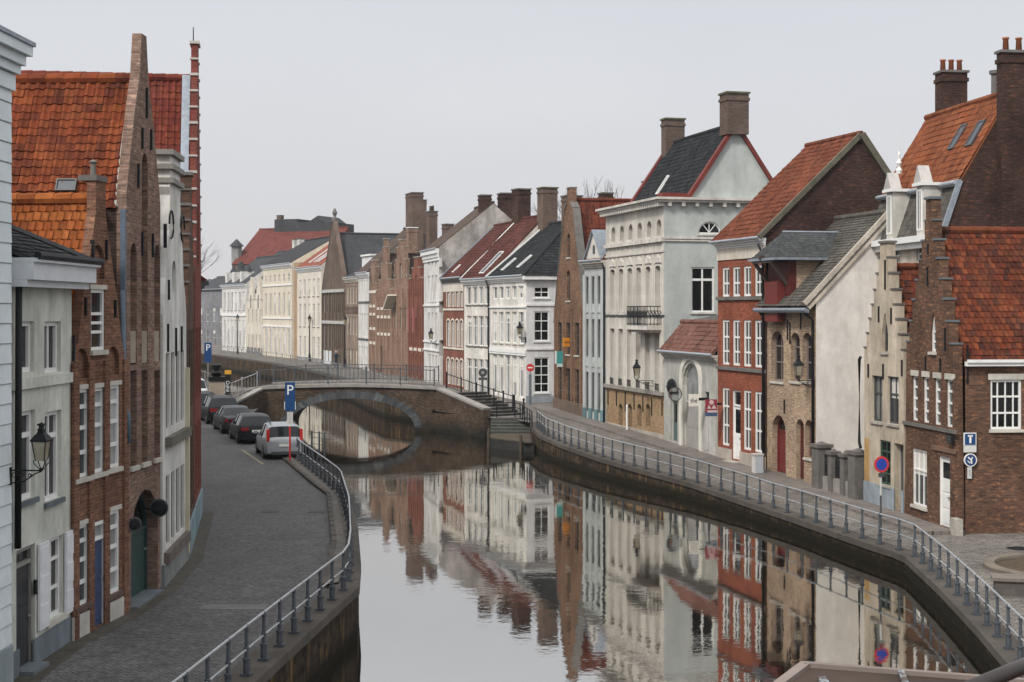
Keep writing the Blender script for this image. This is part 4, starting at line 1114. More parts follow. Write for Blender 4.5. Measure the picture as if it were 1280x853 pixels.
rm_ = MB(); of = -.85; hl = .95; ww = (dx1-dx0)/2+.35
for sg in (1, -1):
    sl_ = Vector((-sg*ww, 0, zrd-zed)); S = sl_.length; sv = sl_/S
    o = Vector((dm+sg*ww, of if sg > 0 else 3.6, zed))
    LL = 3.6-of
    if sg > 0: roof_slope(rm_, o, (0, 1, 0), LL, sv, S, .2, .17, 'slate', lo=lambda b: hl*b/S, lift=.012, jit=.003)
    else: roof_slope(rm_, o, (0, -1, 0), LL, sv, S, .2, .17, 'slate', hi=lambda b: LL-hl*b/S, lift=.012, jit=.003)
sl_ = Vector((0, hl, zrd-zed)); S = sl_.length
roof_slope(rm_, (dm-ww, of, zed), (1, 0, 0), 2*ww, sl_/S, S, .2, .17, 'slate', lo=lambda b: ww*b/S, hi=lambda b: 2*ww-ww*b/S, lift=.012, jit=.003)
h.part(rm_, 'hood_roof', tilemat(((.075, .078, .08), (.06, .063, .066), (.09, .093, .095)), mossamt=.2), d)
h.part(MB().tube([(dm, of+hl, zrd+.02), (dm, 3.5, zrd+.02)], .06, 6).bar((dm+ww+.03, of, zed-.03), (dm+ww+.03, 3.2, zed-.03), .1, .1).bar((dm-ww, of-.03, zed-.03), (dm+ww, of-.03, zed-.03), .1, .1), 'lead_trim', LEAD, d)

# ---- red brick house --------------------------------------------------------------
A, B = pt(897.3, 573.5), pt(957, 590.5)
h = eave_house('brick_house', 'three storey red brick house with white windows, white door and dark stone belts', A, B, .85, 11.25, 6.3, 4.7, 16.0, B_RED, T_MID, GR, 'pan', .24, .34, .35, WHITE, ch=.3, rl=.05, rr=.05, back_z=13.9)
f = h.front
f.row(4, 907.2, 948.2, 334.5, 371, .82, cols=2, rows=(.45,), rd=.1, fr=.1, mull=.06)
f.row(4, 907.2, 948.2, 400, 456, .82, cols=2, rows=(.62, .3), rd=.1, fr=.1, mull=.06)
f.row(4, 907.2, 948.2, 485, 557, .82, skip=(1,), cols=2, rows=(.68, .35), rd=.1, fr=.1, mull=.06)
f.door(920.3, 488, 575, .98, WHITE, rd=.16, transom=.75, panels=4, glazed=.5)
for yy in (373.5, 459.5): belt(h, f, f.px(899, yy)[1], -.02, h.L+.02, .16, .1, STONE_D)
zt = f.px(899, 326)[1]
h.part(MB().box(-.012, h.L+.012, -.05, .0, zt, h.E-.3), 'frieze', plaster((.70, .64, .55), .2, .25))
zp = f.px(907, 560.5)[1]
h.part(MB().box(-.03, f.px(915.2, 570)[0]-.02, -.06, 0, -.6, zp).box(f.px(925.5, 570)[0]+.02, h.L+.02, -.06, 0, -.6, zp), 'plinth', stone((.42, .37, .32), .35)); 
h.part(MB().box(f.px(915.2, 570)[0]-.1, f.px(925.5, 570)[0]+.1, -.45, .0, -.6, .12), 'doorstep', STONE)
pipe(h, [(h.L-.03, -.35, h.E-.3), (h.L-.03, -.12, h.E-.8), (h.L-.03, -.1, 0)], .06, IRON)
for px_ in (910, 916, 923): f_ = None
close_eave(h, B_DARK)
h.part(MB().bar(h.rO+Vector((h.L+.09, 0, .0)), h.rO+h.rs*h.rS+Vector((h.L+.09, 0, 0)), .16, .22, (0, -1, 1)).bar(Vector((h.L+.09, h.depth, h.right.outline[2][1])), Vector((h.L+.09, h.rm, h.Z)), .2, .3, (0, 1, 1)), 'verge', stone((.15, .135, .10), .5))

# ---- low annex with arched doorway --------------------------------------------------
A, B = pt(830.3, 552.5), pt(897, 573.2)
PL_ANX = plaster((.52, .515, .475), .3, .25)
h = eave_house('annex_house', 'low pale grey annex with big arched doorway and pinkish tiled roof', A, B, .95, 5.85, 5.5, 1.0, 7.35, PL_ANX, T_PINK, GR, 'pan', .24, .28, .3, plaster((.62, .6, .56), .2, .2), ch=.3, back_z=8.0)
f = h.front
a0_ = f.px(863.5, 500)[0]; zar = f.px(863.5, 450)[1]; 
f.door(864, 454, 566, 2.45, paint((.34, .32, .30), .5, .2), head='arch', rise=1.15, rd=.22, transom=.9, panels=2, frame=plaster((.62, .6, .55), .2, .2), pane='pale', handle=True)
o = h.part(MB(), 'x', WHITE) if False else None
w2 = 2.95
q = shape('arch', a0_-w2/2+.22-.0, a0_+w2/2-.22, .1, zar+.0, 1.0)
mo = MB(); qo = shape('arch', a0_-w2/2-.12, a0_+w2/2+.12, 0.05, zar+.32, 1.28); k = len(q)
mo.add([f.m(*p, -.06) for p in q]+[f.m(*p, -.06) for p in qo]+[f.m(*p, .02) for p in q]+[f.m(*p, .01) for p in qo], sum([[(i, (i+1) % k, (i+1) % k+k, i+k), (i, (i+1) % k, (i+1) % k+2*k, i+2*k), (i+k, (i+1) % k+k, (i+1) % k+3*k, i+3*k)] for i in range(1, k)], []))
mo.box(a0_-.14, a0_+.14, -.1, .0, zar+.05, zar+.5)
h.part(mo, 'door_surround', plaster((.72, .69, .62), .12, .15))
f.door(842.5, 500, 552, 1.05, paint((.08, .13, .14), .4, .3), rd=.2, panels=2, glazed=.6, frame=plaster((.62, .6, .55)))
f.win(883.8, 490, 501, .55, cols=1, rows=(), rd=.15, frame=DGREY, sill=None)
h.part(MB().box(f.px(880.5, 520)[0], f.px(886, 520)[0], -.03, 0, .2, f.px(883, 520)[1]), 'plaster_pilaster', plaster((.50, .48, .45), .2, .25))
close_eave(h)
h.part(MB().add([(0, 1.05, 6.48), (h.L, 1.05, 6.52), (h.L, 3.2, 7.3), (0, 3.2, 6.8), (0, 1.05, 6.2), (h.L, 1.05, 6.2), (h.L, 3.2, 6.3), (0, 3.2, 6.3)], [(0, 1, 2, 3), (0, 1, 5, 4), (1, 2, 6, 5), (2, 3, 7, 6), (3, 0, 4, 7)]), 'flat_roof', stone((.10, .095, .09), .4))

# ---- big grey-white house -----------------------------------------------------------
A, B = pt(757.3, 530.2), pt(830, 551.6)
PL_W = plaster((.63, .595, .535), .2, .25); PL_G = plaster((.48, .51, .49), .13, .16); PL_T = plaster((.69, .655, .60), .26, .26)
h = House('grey_house', 'large pale grey corner house with tall arched windows, balcony and black roof', A, B, 1.0, GR)
L = h.L; f0 = Panel(h, (0, 0, 0), (1, 0, 0), (0, 1, 0)); ze = f0.px(829, 250)[1]; zt = f0.px(760, 483)[1]
f = h.front = Panel(h, (0, 0, 0), (1, 0, 0), (0, 1, 0), [(0, zt), (L, zt), (L, ze), (0, ze)])
g_ = Panel(h, (0, .03, 0), (1, 0, 0), (0, 1, 0), [(0, -1.5), (L, -1.5), (L, zt), (0, zt)])
f.row(6, 766.6, 823.7, 284, 303, .72, head='arch', rise=.36, cols=1, rows=(), rd=.3, frame=PL_T, fr=.06, sill=PL_T, pane='mid')
ws = f.row(6, 766.2, 822.7, 337, 390, .78, head='arch', rise=.12, cols=1, rows=(.66,), rd=.24, frame=PL_T, fr=.07, pane='mid', surround=PL_T, mull=.07)
ws = f.row(6, 766.0, 821.8, 411, 480.5, .78, cols=1, rows=(.68,), rd=.24, frame=PL_T, fr=.07, pane='mid', surround=PL_T, mull=.07)
# ornaments over the upper windows and pilaster strips
a1 = f.px(766.2, 337)[0]; a6 = f.px(822.7, 337)[0]; zo = f.px(766.2, 337)[1]; zb2 = f.px(766, 480.5)[1]; zm2 = f.px(766, 394.5)[1]
for i in range(6):
    a = a1+(a6-a1)*i/5
    h.part(MB().prism([(a-.5, zo+.16), (a+.5, zo+.16), (a+.42, zo+.4), (a+.15, zo+.5), (a, zo+.62), (a-.15, zo+.5), (a-.42, zo+.4)], lambda x, z, d: Vector((x, d, z)), -.09, -.001), 'window_crown', PL_T)
    gm_ = MB().box(a-.3, a+.3, -.1, -.07, zb2+.36, zb2+.4).box(a-.3, a+.3, -.1, -.07, zb2+.03, zb2+.06); [gm_.box(a-.29+q*.096, a-.27+q*.096, -.095, -.075, zb2+.061, zb2+.359) for q in range(7)]; h.part(gm_, 'window_grille', IRON)
for i in range(7):
    a = a1+(a6-a1)*(i-.5)/5
    h.part(MB().box(a-.1, a+.1, -.035, 0, zt+.1, zm2-.08).box(a-.1, a+.1, -.035, 0, zm2+.08, zo+1.4), 'pilaster', PL_T)
for yy, hh, oo in ((308.5, .22, .16), (321.5, .1, .08)): belt(h, f, f.px(760, yy)[1], -.02, L+.02, hh, oo, PL_T)
belt(h, f, zm2, -.02, L+.02, .09, .08, DGREY); belt(h, f, zt+.04, -.03, L+.03, .2, .14, stone((.3, .28, .25), .4))
mb = MB(); f.fill(mb); h.part(mb, 'wall', PL_W)
for px_ in (775.6, 787.2, 799.2, 810):
    g_.win(px_, 505, 534, .75, head='arch', rise=.3, cols=1, rows=(), frame=DGREY, rd=.35, sill=None)
anchors(h, g_, [(758.5+2, 488, 506), (771, 489, 508), (782, 490, 514), (793, 492, 512), (804, 494, 515), (815, 497, 520), (828, 500, 520)])
mb = MB(); g_.fill(mb); h.part(mb, 'ground_floor_wall', B_TAN)
h.part(MB().box(-.02, L+.02, -.04, .028, -.6, .35), 'plinth', stone((.42, .38, .33), .4))
h.part(MB().lathe([(.06, 0), (.06, 1.7), (.04, 1.75)], 8, (f.px(789, 530)[0], -.25, -.1)), 'bollard', WHITE)
# side wall
sd0 = Panel(h, (L, 0, 0), (0, 1, 0), (-1, 0, 0)); dep = 7.4
r = h.right = Panel(h, (L, 0, 0), (0, 1, 0), (-1, 0, 0), [(0, -1.5), (dep, -1.5), (dep, ze), (0, ze)])
w0, w1 = r.px(863.8, 340)[0], r.px(893, 340)[0]; zz1 = r.px(878, 334)[1]; zz0 = r.px(878, 390.5)[1]
r.make((w0+w1)/2, zz0, zz1, w1-w0, cols=2, rows=(.72,), rd=.12, fr=.09, mull=.09, sill=PL_T)
w0, w1 = r.px(872.5, 292)[0], r.px(901.5, 292)[0]; zz1 = r.px(887, 277)[1]; zz0 = r.px(887, 292.5)[1]
r.make((w0+w1)/2, zz0, zz1, w1-w0, head='arch', rise=zz1-zz0-.03, cols=1, rows=(), rd=.12, fr=.07, fan=(.95, 1.57, 2.2), sill=PL_T)
for yy, hh in ((297.5, .12), (301, .07)): belt(h, r, r.px(850, yy)[1], 0, dep, hh, .08, PL_T)
mb = MB(); r.fill(mb); mb.add([(0, 0, -1.5), (0, dep, -1.5), (0, dep, ze), (0, 0, ze)], [(0, 1, 2, 3)]); mb.add([(0, dep, -1.5), (L, dep, -1.5), (L, dep, ze), (0, dep, ze)], [(0, 1, 2, 3)])
h.part(mb, 'side_wall', PL_G)
# cornice with modillions round two sides
mb = MB().box(-.35, L+.4, -.55, dep, ze+.002, ze+.13).box(-.25, L+.28, -.4, dep, ze-.12, ze-.001)
h.part(mb, 'cornice', PL_T)
mb = MB()
for i in range(30): x = .1+i*(L-.1)/29; h.part(MB().box(x-.09, x+.09, -.38, -.002, ze-.34, ze-.122), 'modillion', PL_T)
for i in range(10): y = .25+i*.78; h.part(MB().box(L+.002, L+.26, y-.09, y+.09, ze-.34, ze-.122), 'modillion', PL_T)
pass
m0, m1_, mr = 1.45, 6.75, 4.1; zr_ = h.side(908, 166, L)[1]+.45; zg = ze+.14
mb = MB()
s_ = Vector((0, mr-m0, zr_-zg)); O = Vector((0, m0, zg)); roof_slope(mb, O, (1, 0, 0), L, s_.normalized(), s_.length, .24, .3, 'pan')
s2_ = Vector((0, -(m1_-mr), zr_-zg)); roof_slope(mb, (L, m1_, zg), (-1, 0, 0), L, s2_.normalized(), s2_.length, .24, .3, None)
ridge_tiles(mb, (0, mr, zr_+.03), (L, mr, zr_+.03)); h.part(mb, 'roof', T_BLACK)
for xx, s in ((L+.012, 1), (-.012, -1)):
    h.part(MB().prism([(m0, zg), (m1_, zg), (mr, zr_-.05)], lambda a, b, d: Vector((xx-s*d, a, b)), 0, .3), 'gable', PL_G)
    vb = MB(); vb.bar((xx, m0-.1, zg-.02), (xx, mr, zr_+.02), .34, .2, (0, -1, 1)); vb.bar((xx, m1_+.1, zg-.02), (xx, mr, zr_+.02), .34, .2, (0, 1, 1)); h.part(vb, 'verge', paint((.17, .036, .028), .6, .3, 2.0, .2))
h.part(MB().box(L-.6, L+.2, m0-1.6, m0-.2, zg+.0, zg+.22), 'verge_foot', paint((.17, .036, .028), .6, .3, 2.0, .2))
BC = brick((.15, .10, .08), (.10, .07, .06), (.16, .14, .12), .5, .4)
cz = h.side(920, 118, L)[1]; chimney(h, L-.75, L+.34, mr-.62, mr+.62, zr_-.55, cz, BC, 0, stone((.12, .12, .07), .4, 3))
chimney(h, 0.0, .8, mr-.6, mr+.6, zr_-1.4, cz-.25, BC, 0, stone((.12, .12, .07), .4, 3))
a_, b_ = on_slope(h, O, (1, 0, 0), s_.normalized(), 822, 244); skylight(h, O, (1, 0, 0), s_.normalized(), a_, b_, .35, 1.3, WHITE)
# balcony
b0, b1 = f.px(801, 408)[0], f.px(826.5, 408)[0]; zbal = f.px(803, 407)[1]
bal = h.part(MB().box(b0-.05, b1+.05, -.85, 0, zbal-.22, zbal).box(b0+.1, b1-.1, -.6, 0, zbal-.36, zbal-.222), 'balcony', PL_T)
mb = MB(); n = 16
def curl(x, y, ax):
    pts = []
    for i in range(13):
        t = i/12; an = t*6.3; rr = .10*(1-t*.6)
        d = rr*math.cos(an); pts.append((x+(d if ax else 0), y+(0 if ax else d), zbal+.45+.33*math.sin(t*3.1)*(1 if i % 2 else .9)+rr*math.sin(an)*.6))
    return pts
for i in range(n+1):
    x = b0+(b1-b0)*i/n; mb.bar((x, -.8, zbal), (x, -.8, zbal+1.05), .028, .028); 
    if i < n: mb.tube(curl(x+(b1-b0)/n/2, -.8, True), .017, 4)
for i in range(5):
    for x in (b0, b1): mb.bar((x, -.8+i*.2, zbal), (x, -.8+i*.2, zbal+1.05), .028, .028); mb.tube(curl(x, -.7+i*.18, False), .017, 4)
for zz in (.1, .8, 1.05): mb.tube([(b0, 0, zbal+zz), (b0, -.8, zbal+zz), (b1, -.8, zbal+zz), (b1, 0, zbal+zz)], .026, 5)
h.part(mb, 'balcony_railing', IRON, bal)

# ---- narrow pale blue house ----------------------------------------------------------
A, B = pt(730.7, 523.6), pt(757, 530.1)
PL_B = plaster((.48, .505, .495), .15, .2)
h = eave_house('narrow_house', 'narrow pale blue-grey house with pilasters and a small pointed dormer', A, B, 1.1, 0, 7, 3, 0, PL_B, T_DRED, GR) if False else None
h0 = House('tmp', 'x', A, B, 1.1); zc = Panel(h0, (0, 0, 0), (1, 0, 0), (0, 1, 0)).px(744, 326)[1]+1.1; bpy.data.objects.remove(h0.root)
h = eave_house('narrow_house', 'narrow pale blue-grey house with pilasters and a small pointed dormer', A, B, 1.1, zc, 7, 3.2, zc+3.6, PL_B, T_DRED, GR, 'pan', .26, .32, .2, PL_T, ch=.4)
f = h.front; L = h.L
for yt, yb in ((346, 380), (399, 446), (465, 514)):
    f.row(3, 735.2, 750, yt, yb, .85, cols=1, rows=(.6,), rd=.26, frame=PL_B, pane='mid', fr=.06)
for i in range(4):
    a = f.px(735.2, 400)[0]+(f.px(750, 400)[0]-f.px(735.2, 400)[0])*(i-.5)/2
    h.part(MB().box(a-.22, a+.22, -.09, 0, .9, f.px(740, 343)[1]), 'pilaster', PL_B)
    h.part(MB().box(a-.23, a+.23, -.1, 0, -.6, .9), 'plinth', plaster((.16, .27, .29), .3, .3))
for yy in (388, 455): belt(h, f, f.px(735, yy)[1], 0, L, .3, .06, PL_B)
close_eave(h)
px0, px1 = f.px(735, 325)[0], f.px(756, 325)[0]; mid_ = (px0+px1)/2
d = h.part(MB().prism([(px0, h.E+.05), (px1, h.E+.05), (mid_, h.E+1.75)], lambda a, b, q: Vector((a, q, b)), -.15, 1.9), 'dormer', PL_T)
h.part(MB().bar((px0-.08, .8, h.E+.05), (mid_, .8, h.E+1.85), 2.2, .08, (-.7, 0, .5)).bar((px1+.08, .8, h.E+.05), (mid_, .8, h.E+1.85), 2.2, .08, (.7, 0, .5)), 'roof', LEAD, d)
h.part(MB().prism(shape('arch', mid_-.18, mid_+.18, h.E+.4, h.E+.95), lambda a, b, q: Vector((a, q, b)), -.17, -.152), 'pane', glass('dark'), d)
pipe(h, [(L-.02, -.2, h.E-.2), (L-.02, -.1, h.E-.6), (L-.02, -.1, 0)], .06, IRON)
# broad fire wall between the two houses
mst = 2.9
x0c, x1c = -1.0, 1.1
za = h.at(760, 239, mst)[1]
y0c = h.side(738, 260, 1.2)[0]; 
chimney(h, L-.55, L-.02, 2.6, 5.4, h.E-2, za, brick((.12, .075, .062), (.085, .055, .048), (.13, .11, .1), .5, .5), 0, STONE_D, flare=False)

# ---- rust brick gable --------------------------------------------------------------------
A, B = pt(692.8, 511.3), pt(730.6, 523.5)
h0 = House('tmp', 'x', A, B, 1.4); pz = lambda px, py: Panel(h0, (0, 0, 0), (1, 0, 0), (0, 1, 0)).px(px, py)[1]+1.4
apex, z262, z340, zev = pz(711, 236), pz(711, 262), pz(711, 342), pz(711, 405); bpy.data.objects.remove(h0.root)
Lg = h0.L
h = gable_house('gabled_house', 'rust brown brick gable house with three columns of dark windows and pinnacle', A, B, 1.4,
                [(Lg/2, zev-.2), (Lg/2, zev), (Lg*.36, z340), (Lg*.14, z262), (.42, z262+.4), (.42, apex)], 8, zev-.3, z262+.6, B_RUST, T_DRED, GR, STONE_D, False, .4, 'pan', .26, .33)
f = h.front
for yt, yb in ((403, 442), (459, 501)): f.row(3, 699.5, 721, yt, yb, .95, cols=2, rows=(.6, .3), rd=.2, frame=DGREY, sill=STONE_L, fr=.05)
f.win(710.5, 338, 376, .8, head='arch', cols=1, rows=(.5,), rd=.22, frame=DGREY, sill=STONE_L); f.win(710.8, 292, 322, .7, head='arch', cols=1, rows=(.5,), rd=.22, frame=DGREY, sill=STONE_L)
for i in range(4):
    a = f.px(699.5, 400)[0]+(f.px(721, 400)[0]-f.px(699.5, 400)[0])*(i-.5)/2
    h.part(MB().box(max(0, a-.2), min(h.L, a+.2), -.06, 0, .9, f.px(710, 385)[1]), 'pilaster', B_RUST)
h.part(MB().box(-.02, h.L+.02, -.1, 0, -.6, .75), 'plinth', stone((.16, .115, .09), .45))
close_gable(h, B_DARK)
# ================================================================== white houses and the far bank
PW1 = plaster((.80, .765, .71), .26, .26); PW2 = plaster((.76, .74, .71), .26, .28); PW3 = plaster((.72, .72, .715), .16, .14)
PCR = plaster((.70, .635, .52), .16, .16); PCR2 = plaster((.72, .67, .58), .16, .16)
TX_BLK = tex_tiles((.035, .038, .042), (.05, .053, .056)); TX_RED = tex_tiles((.20, .055, .042), (.14, .04, .034)); TX_DK = tex_tiles((.085, .06, .05), (.06, .045, .04)); TX_ORG = tex_tiles((.33, .10, .06), (.27, .08, .05))
TX_SL = tex_tiles((.07, .078, .085), (.055, .06, .066)); TX_BRN = tex_tiles((.12, .085, .065), (.09, .066, .053))
B_GOTH = brick((.31, .185, .13), (.205, .112, .078), (.32, .27, .22), .5, .45, (.40, .285, .205)); B_PIL = brick((.38, .23, .16), (.26, .145, .10), (.33, .28, .23), .5, .4); B_FBRN = brick((.17, .11, .085), (.12, .08, .065), (.17, .15, .13), .4, .4)
B_RED2 = brick((.26, .09, .06), (.20, .07, .05), (.2, .13, .1), .3, .3)
GF = 'old houses on the far bank beyond the bridge'
def zof(px, py, D): return CAM_H-(py-HY)*D/F
# ---- white corner house
A = (-1.68, 114.2); B = (1.0, 106.6)
h = eave_house('white_house', 'white corner house with black slate roof and dark side windows', A, B, 1.55, 10.45, 9.5, 4.6, 14.5, PW1, T_BLACK, GR, 'slate', .3, .26, .3, WHITE, ch=.4, rl=.02, hipr=3.2)
f = h.front
f.row(5, 619, 651, 359, 374, 1.0, cols=2, rows=(), rd=.16, pane='grey', sill=None); f.row(5, 618.6, 651.5, 390, 428, 1.0, cols=2, rows=(.66,), rd=.16, pane='grey', sill=STONE_L); f.row(5, 618.6, 651.5, 443, 492, 1.0, cols=2, rows=(.75,), rd=.16, pane='grey')
for yy, hh in ((384, .12), (437, .3), (441, .1)): belt(h, f, f.px(617, yy)[1], 0, h.L, hh, .09, WHITE)
r = h.right
for yt, yb, rows in ((358.5, 372.5, (.5,)), (389.5, 426.5, (.68, .34)), (447, 491, (.75, .5, .25))):
    w0, w1 = r.px(667.5, yt)[0], r.px(686.5, yt)[0]; r.make((w0+w1)/2, r.px(677, yb)[1], r.px(677, yt)[1], w1-w0, cols=2, rows=rows, rd=.1, fr=.08, sill=WHITE)
for yy in (381, 436): belt(h, r, r.px(670, yy)[1], 0, 6, .16, .08, WHITE)
h.part(MB().box(h.L+.001, h.L+.06, -.03, 6, -.4, r.px(670, 495)[1]), 'plinth', plaster((.36, .40, .43), .2, .2))
h.part(MB().box(h.L+.001, h.L+.3, -.3, 6, h.E-.3, h.E-.02), 'side_cornice', WHITE)
pipe(h, [(.04, -.35, h.E-.2), (.04, -.12, h.E-.7), (.04, -.1, 0)], .06, IRON)
close_eave(h, PW3)
# hip over the side
hs_ = MB(); sv_ = Vector((-2.6, 0, h.Z-h.E)); 
zc_ = h.side(690, 250, h.L-1.5)[1]
chimney(h, h.L-4.0, h.L-2.9, 4.2, 5.4, h.Z-1, h.at(690, 251, 4.8)[1], B_FBRN); chimney(h, h.L-2.0, h.L-1.1, 6.3, 7.1, h.Z-2, h.at(699, 253, 6.5)[1], B_DARK)
chimney(h, -.5, .7, 4.0, 5.2, h.Z-2, h.at(657, 242, 4.6)[1], B_FBRN, 0, stone((.14, .13, .06), .4, 3))
for a, b in ((2.2, .7), (5.2, .9)): skylight(h, h.rO, (1, 0, 0), h.rs, a, b, .4, 1.4, WHITE)
h.part(MB().bar(h.rO+Vector((.02, 0, .06)), h.rO+h.rs*h.rS+Vector((.02, 0, .06)), .16, .12, (0, -1, 1)), 'verge', WHITE)
# ---- white house with red roof
A2 = (-3.75, 119.2)
h = eave_house('white_house', 'white plastered house with dark red tiled roof beside the corner house', A2, (-1.7, 114.3), 1.65, 10.4, 9.5, 4.6, 15.2, PW1, T_MAR, GR, 'pan', .3, .36, .3, WHITE, ch=.4)
f = h.front
f.row(4, 586, 609, 359, 381, 1.0, cols=2, rows=(), rd=.15, pane='grey', sill=STONE_D); f.row(4, 586.5, 609, 395, 432, 1.0, cols=2, rows=(.66,), rd=.15, pane='grey', sill=STONE_D); f.row(4, 586.5, 609, 448, 492, 1.0, cols=2, rows=(.75,), rd=.15, pane='grey')
close_eave(h); skylight(h, h.rO, (1, 0, 0), h.rs, 3.6, .5, .9, 2.4, WHITE)
h.part(MB().bar(h.rO+Vector((.02, 0, .06)), h.rO+h.rs*h.rS+Vector((.02, 0, .06)), .16, .12, (0, -1, 1)), 'verge', WHITE)
chimney(h, -.4, .9, 4.2, 5.3, h.Z-2, h.at(643, 239, 4.6)[1], B_DARK, 0)
# ---- red brick house with cream bands
h = eave_house('brick_house', 'narrow red brick house with cream window surrounds beside the tall white house', (-5.65, 125.5), (-3.8, 119.3), 1.7, 10.6, 9.5, 4.4, 15.0, B_RED2, T_MAR, GR, 'pan', .3, .36, .3, DGREY, ch=.35)
f = h.front
for yt, yb, bz in ((360, 384, .12), (400, 433, 0), (448, 480, 0)): f.row(4, 560.5, 577, yt, yb, .85, head='arch', rise=.2, cols=2, rows=(.66,), rd=.14, frame=WHITE, pane='mid', surround=PCR2)
for yy in (387, 435): belt(h, f, f.px(560, yy)[1], 0, h.L, .16, .06, PCR2)
h.part(MB().box(-.01, h.L+.01, -.03, 0, h.E-1.1, h.E-.4), 'frieze', PCR2)
close_eave(h); skylight(h, h.rO, (1, 0, 0), h.rs, 2.6, .6, .4, .9, WHITE)
h.part(MB().bar(h.rO+Vector((.02, 0, .06)), h.rO+h.rs*h.rS+Vector((.02, 0, .06)), .3, .14, (0, -1, 1)), 'verge', LEAD)
# ---- tall narrow white house
h = eave_house('tall_house', 'tall narrow white house with arched attic frieze and brown roof', (-7.75, 133.8), (-6.05, 126.2), 1.75, 13.15, 9.0, 4.6, 17.0, PW2, TX_BRN, GR, None, over=.25, cornice=WHITE, ch=.9)
f = h.front
f.row(4, 536, 549.5, 325, 336, .7, cols=1, rows=(), rd=.14, pane='mid', frame=WHITE); f.row(4, 536, 549.5, 345, 376, .8, cols=2, rows=(.6,), rd=.2, pane='mid', sill=WHITE); f.row(4, 536, 549.5, 391, 424, .8, cols=2, rows=(.6,), rd=.2, pane='mid'); f.row(4, 537, 549.5, 443, 478, .8, cols=2, rows=(.7,), rd=.2, pane='mid')
for yy in (382, 427, 437): belt(h, f, f.px(536, yy)[1], 0, h.L, .14, .1, WHITE)
close_eave(h, plaster((.50, .47, .44), .4, .35, patch=(.30, .24, .2)))
chimney(h, h.L-1.5, h.L-.3, 3.6, 4.5, h.Z-2, h.at(590, 251, 4)[1], B_DARK); chimney(h, h.L-1.6, h.L-.1, 5.3, 6.9, h.Z-2.6, h.at(612, 251, 6)[1], B_DARK, 0)
# ---- gothic brick group: three gables
def goth(name, label, pxa, da, pxb, db, prof, ez, rz, bands=(), cols=2, rows=((392, 420), (432, 452)), wmat=B_GOTH, roof=TX_DK, steps=True, zb=1.8, cop=STONE, pane='dark', ww=.7, door=None, door_label=None, fr=None):
    A = ((pxa-640)/F*da, da); B = ((pxb-640)/F*db, db); L = (Vector(A)-Vector(B)).length
    h = gable_house(name, label, A, B, zb, [(wf*L/2, z) for wf, z in prof], 9, ez, rz, wmat, roof, GF, cop, steps, .4, None)
    f = h.front; d = (pxb-pxa)
    for yt, yb in rows: f.row(cols, pxa+d/(2*cols)*1.05, pxb-d/(2*cols)*1.05, yt, yb, ww, head='flat', cols=2, rows=(.6,), rd=.2, frame=fr or STONE_L, pane=pane, fr=.06)
    for yy in bands: belt(h, f, f.px(pxa+d/2, yy)[1], 0, h.L, .28, .06, PCR2)
    for i in range(cols+1):
        a = h.L*(.03+.94*i/cols)
        h.part(MB().box(a-.13, a+.13, -.12, 0, .3, h.pr[0][1]-.1), 'pilaster', B_PIL if wmat is B_GOTH else wmat)
    if door: f.door(door[0], door[1], door[2], door[3], DGREY, head='arch', rise=.5, rd=.35)
    return h
Z = zof
h = goth('gabled_house', 'slim rust brick house with a tapering pinnacled gable on the far bank', 462, 156.5, 471, 152.5, [(1, Z(0, 380, 154)), (.8, Z(0, 355, 154)), (.6, Z(0, 334, 154)), (.45, Z(0, 326, 154))], Z(0, 385, 154), Z(0, 345, 154), (365, 383, 393, 411, 429), 2, ((345, 360), (395, 410), (415, 427)), ww=.6)
close_gable(h)
h = goth('gabled_house', 'rust brick house with pointed stepped gable and pale stone bands on the far bank', 471, 152.5, 490, 146.5, [(1, Z(0, 362, 149)), (.72, Z(0, 350, 149)), (.45, Z(0, 330, 149)), (.22, Z(0, 309, 149)), (.1, Z(0, 299, 149))], Z(0, 365, 149), Z(0, 318, 149), (386, 396.5, 418), 4, ((373, 384), (398, 415)), ww=.55, door=(476, 432, 469, 1.3))
close_gable(h)
chimney(h, .3, 1.2, 3, 3.9, h.Z-2, Z(0, 285, 152)-1.8, B_GOTH, 0, WHITE)
h = goth('gabled_house', 'broad rust brick house with twin stepped pinnacles and carved doorway', 490.5, 146, 511, 140.5, [(1, Z(0, 360, 143)), (.8, Z(0, 345, 143)), (.62, Z(0, 325, 143)), (.45, Z(0, 309, 143)), (.2, Z(0, 300, 143))], Z(0, 362, 143), Z(0, 318, 143), (), 3, ((330, 348), (385, 412)), ww=.7)
f = h.front
h.part(MB().bar((.2, -.5, f.px(495, 381)[1]-.4), (h.L*.32, -.5, f.px(500, 369)[1]), 1.0, .14, (-.5, 0, 1)), 'canopy', PCR2)
close_gable(h)
chimney(h, 1.2, 2.4, 3, 3.8, h.Z-2, Z(0, 266, 146)-1.8, B_FBRN, 3, potmat=B_FBRN)
chimney(h, 3.2, 4.4, 4, 4.8, h.Z-2, Z(0, 283, 146)-1.8, B_FBRN, 0)
h = goth('gabled_house', 'dark reddish brick house with red hanging banners next to the tall white house', 511.5, 140, 529, 134.6, [(1, Z(0, 348, 137)), (.6, Z(0, 335, 137)), (.3, Z(0, 322, 137))], Z(0, 350, 137), Z(0, 322, 137), (437,), 3, ((345, 371), (398, 432), (443, 474)), B_RED2, ww=.7)
close_gable(h)
for a in (.25, .6): h.part(MB().box(h.L*a, h.L*a+.5, -.5, -.44, 4.2, 6.4), 'banner', flat((.30, .10, .10)))
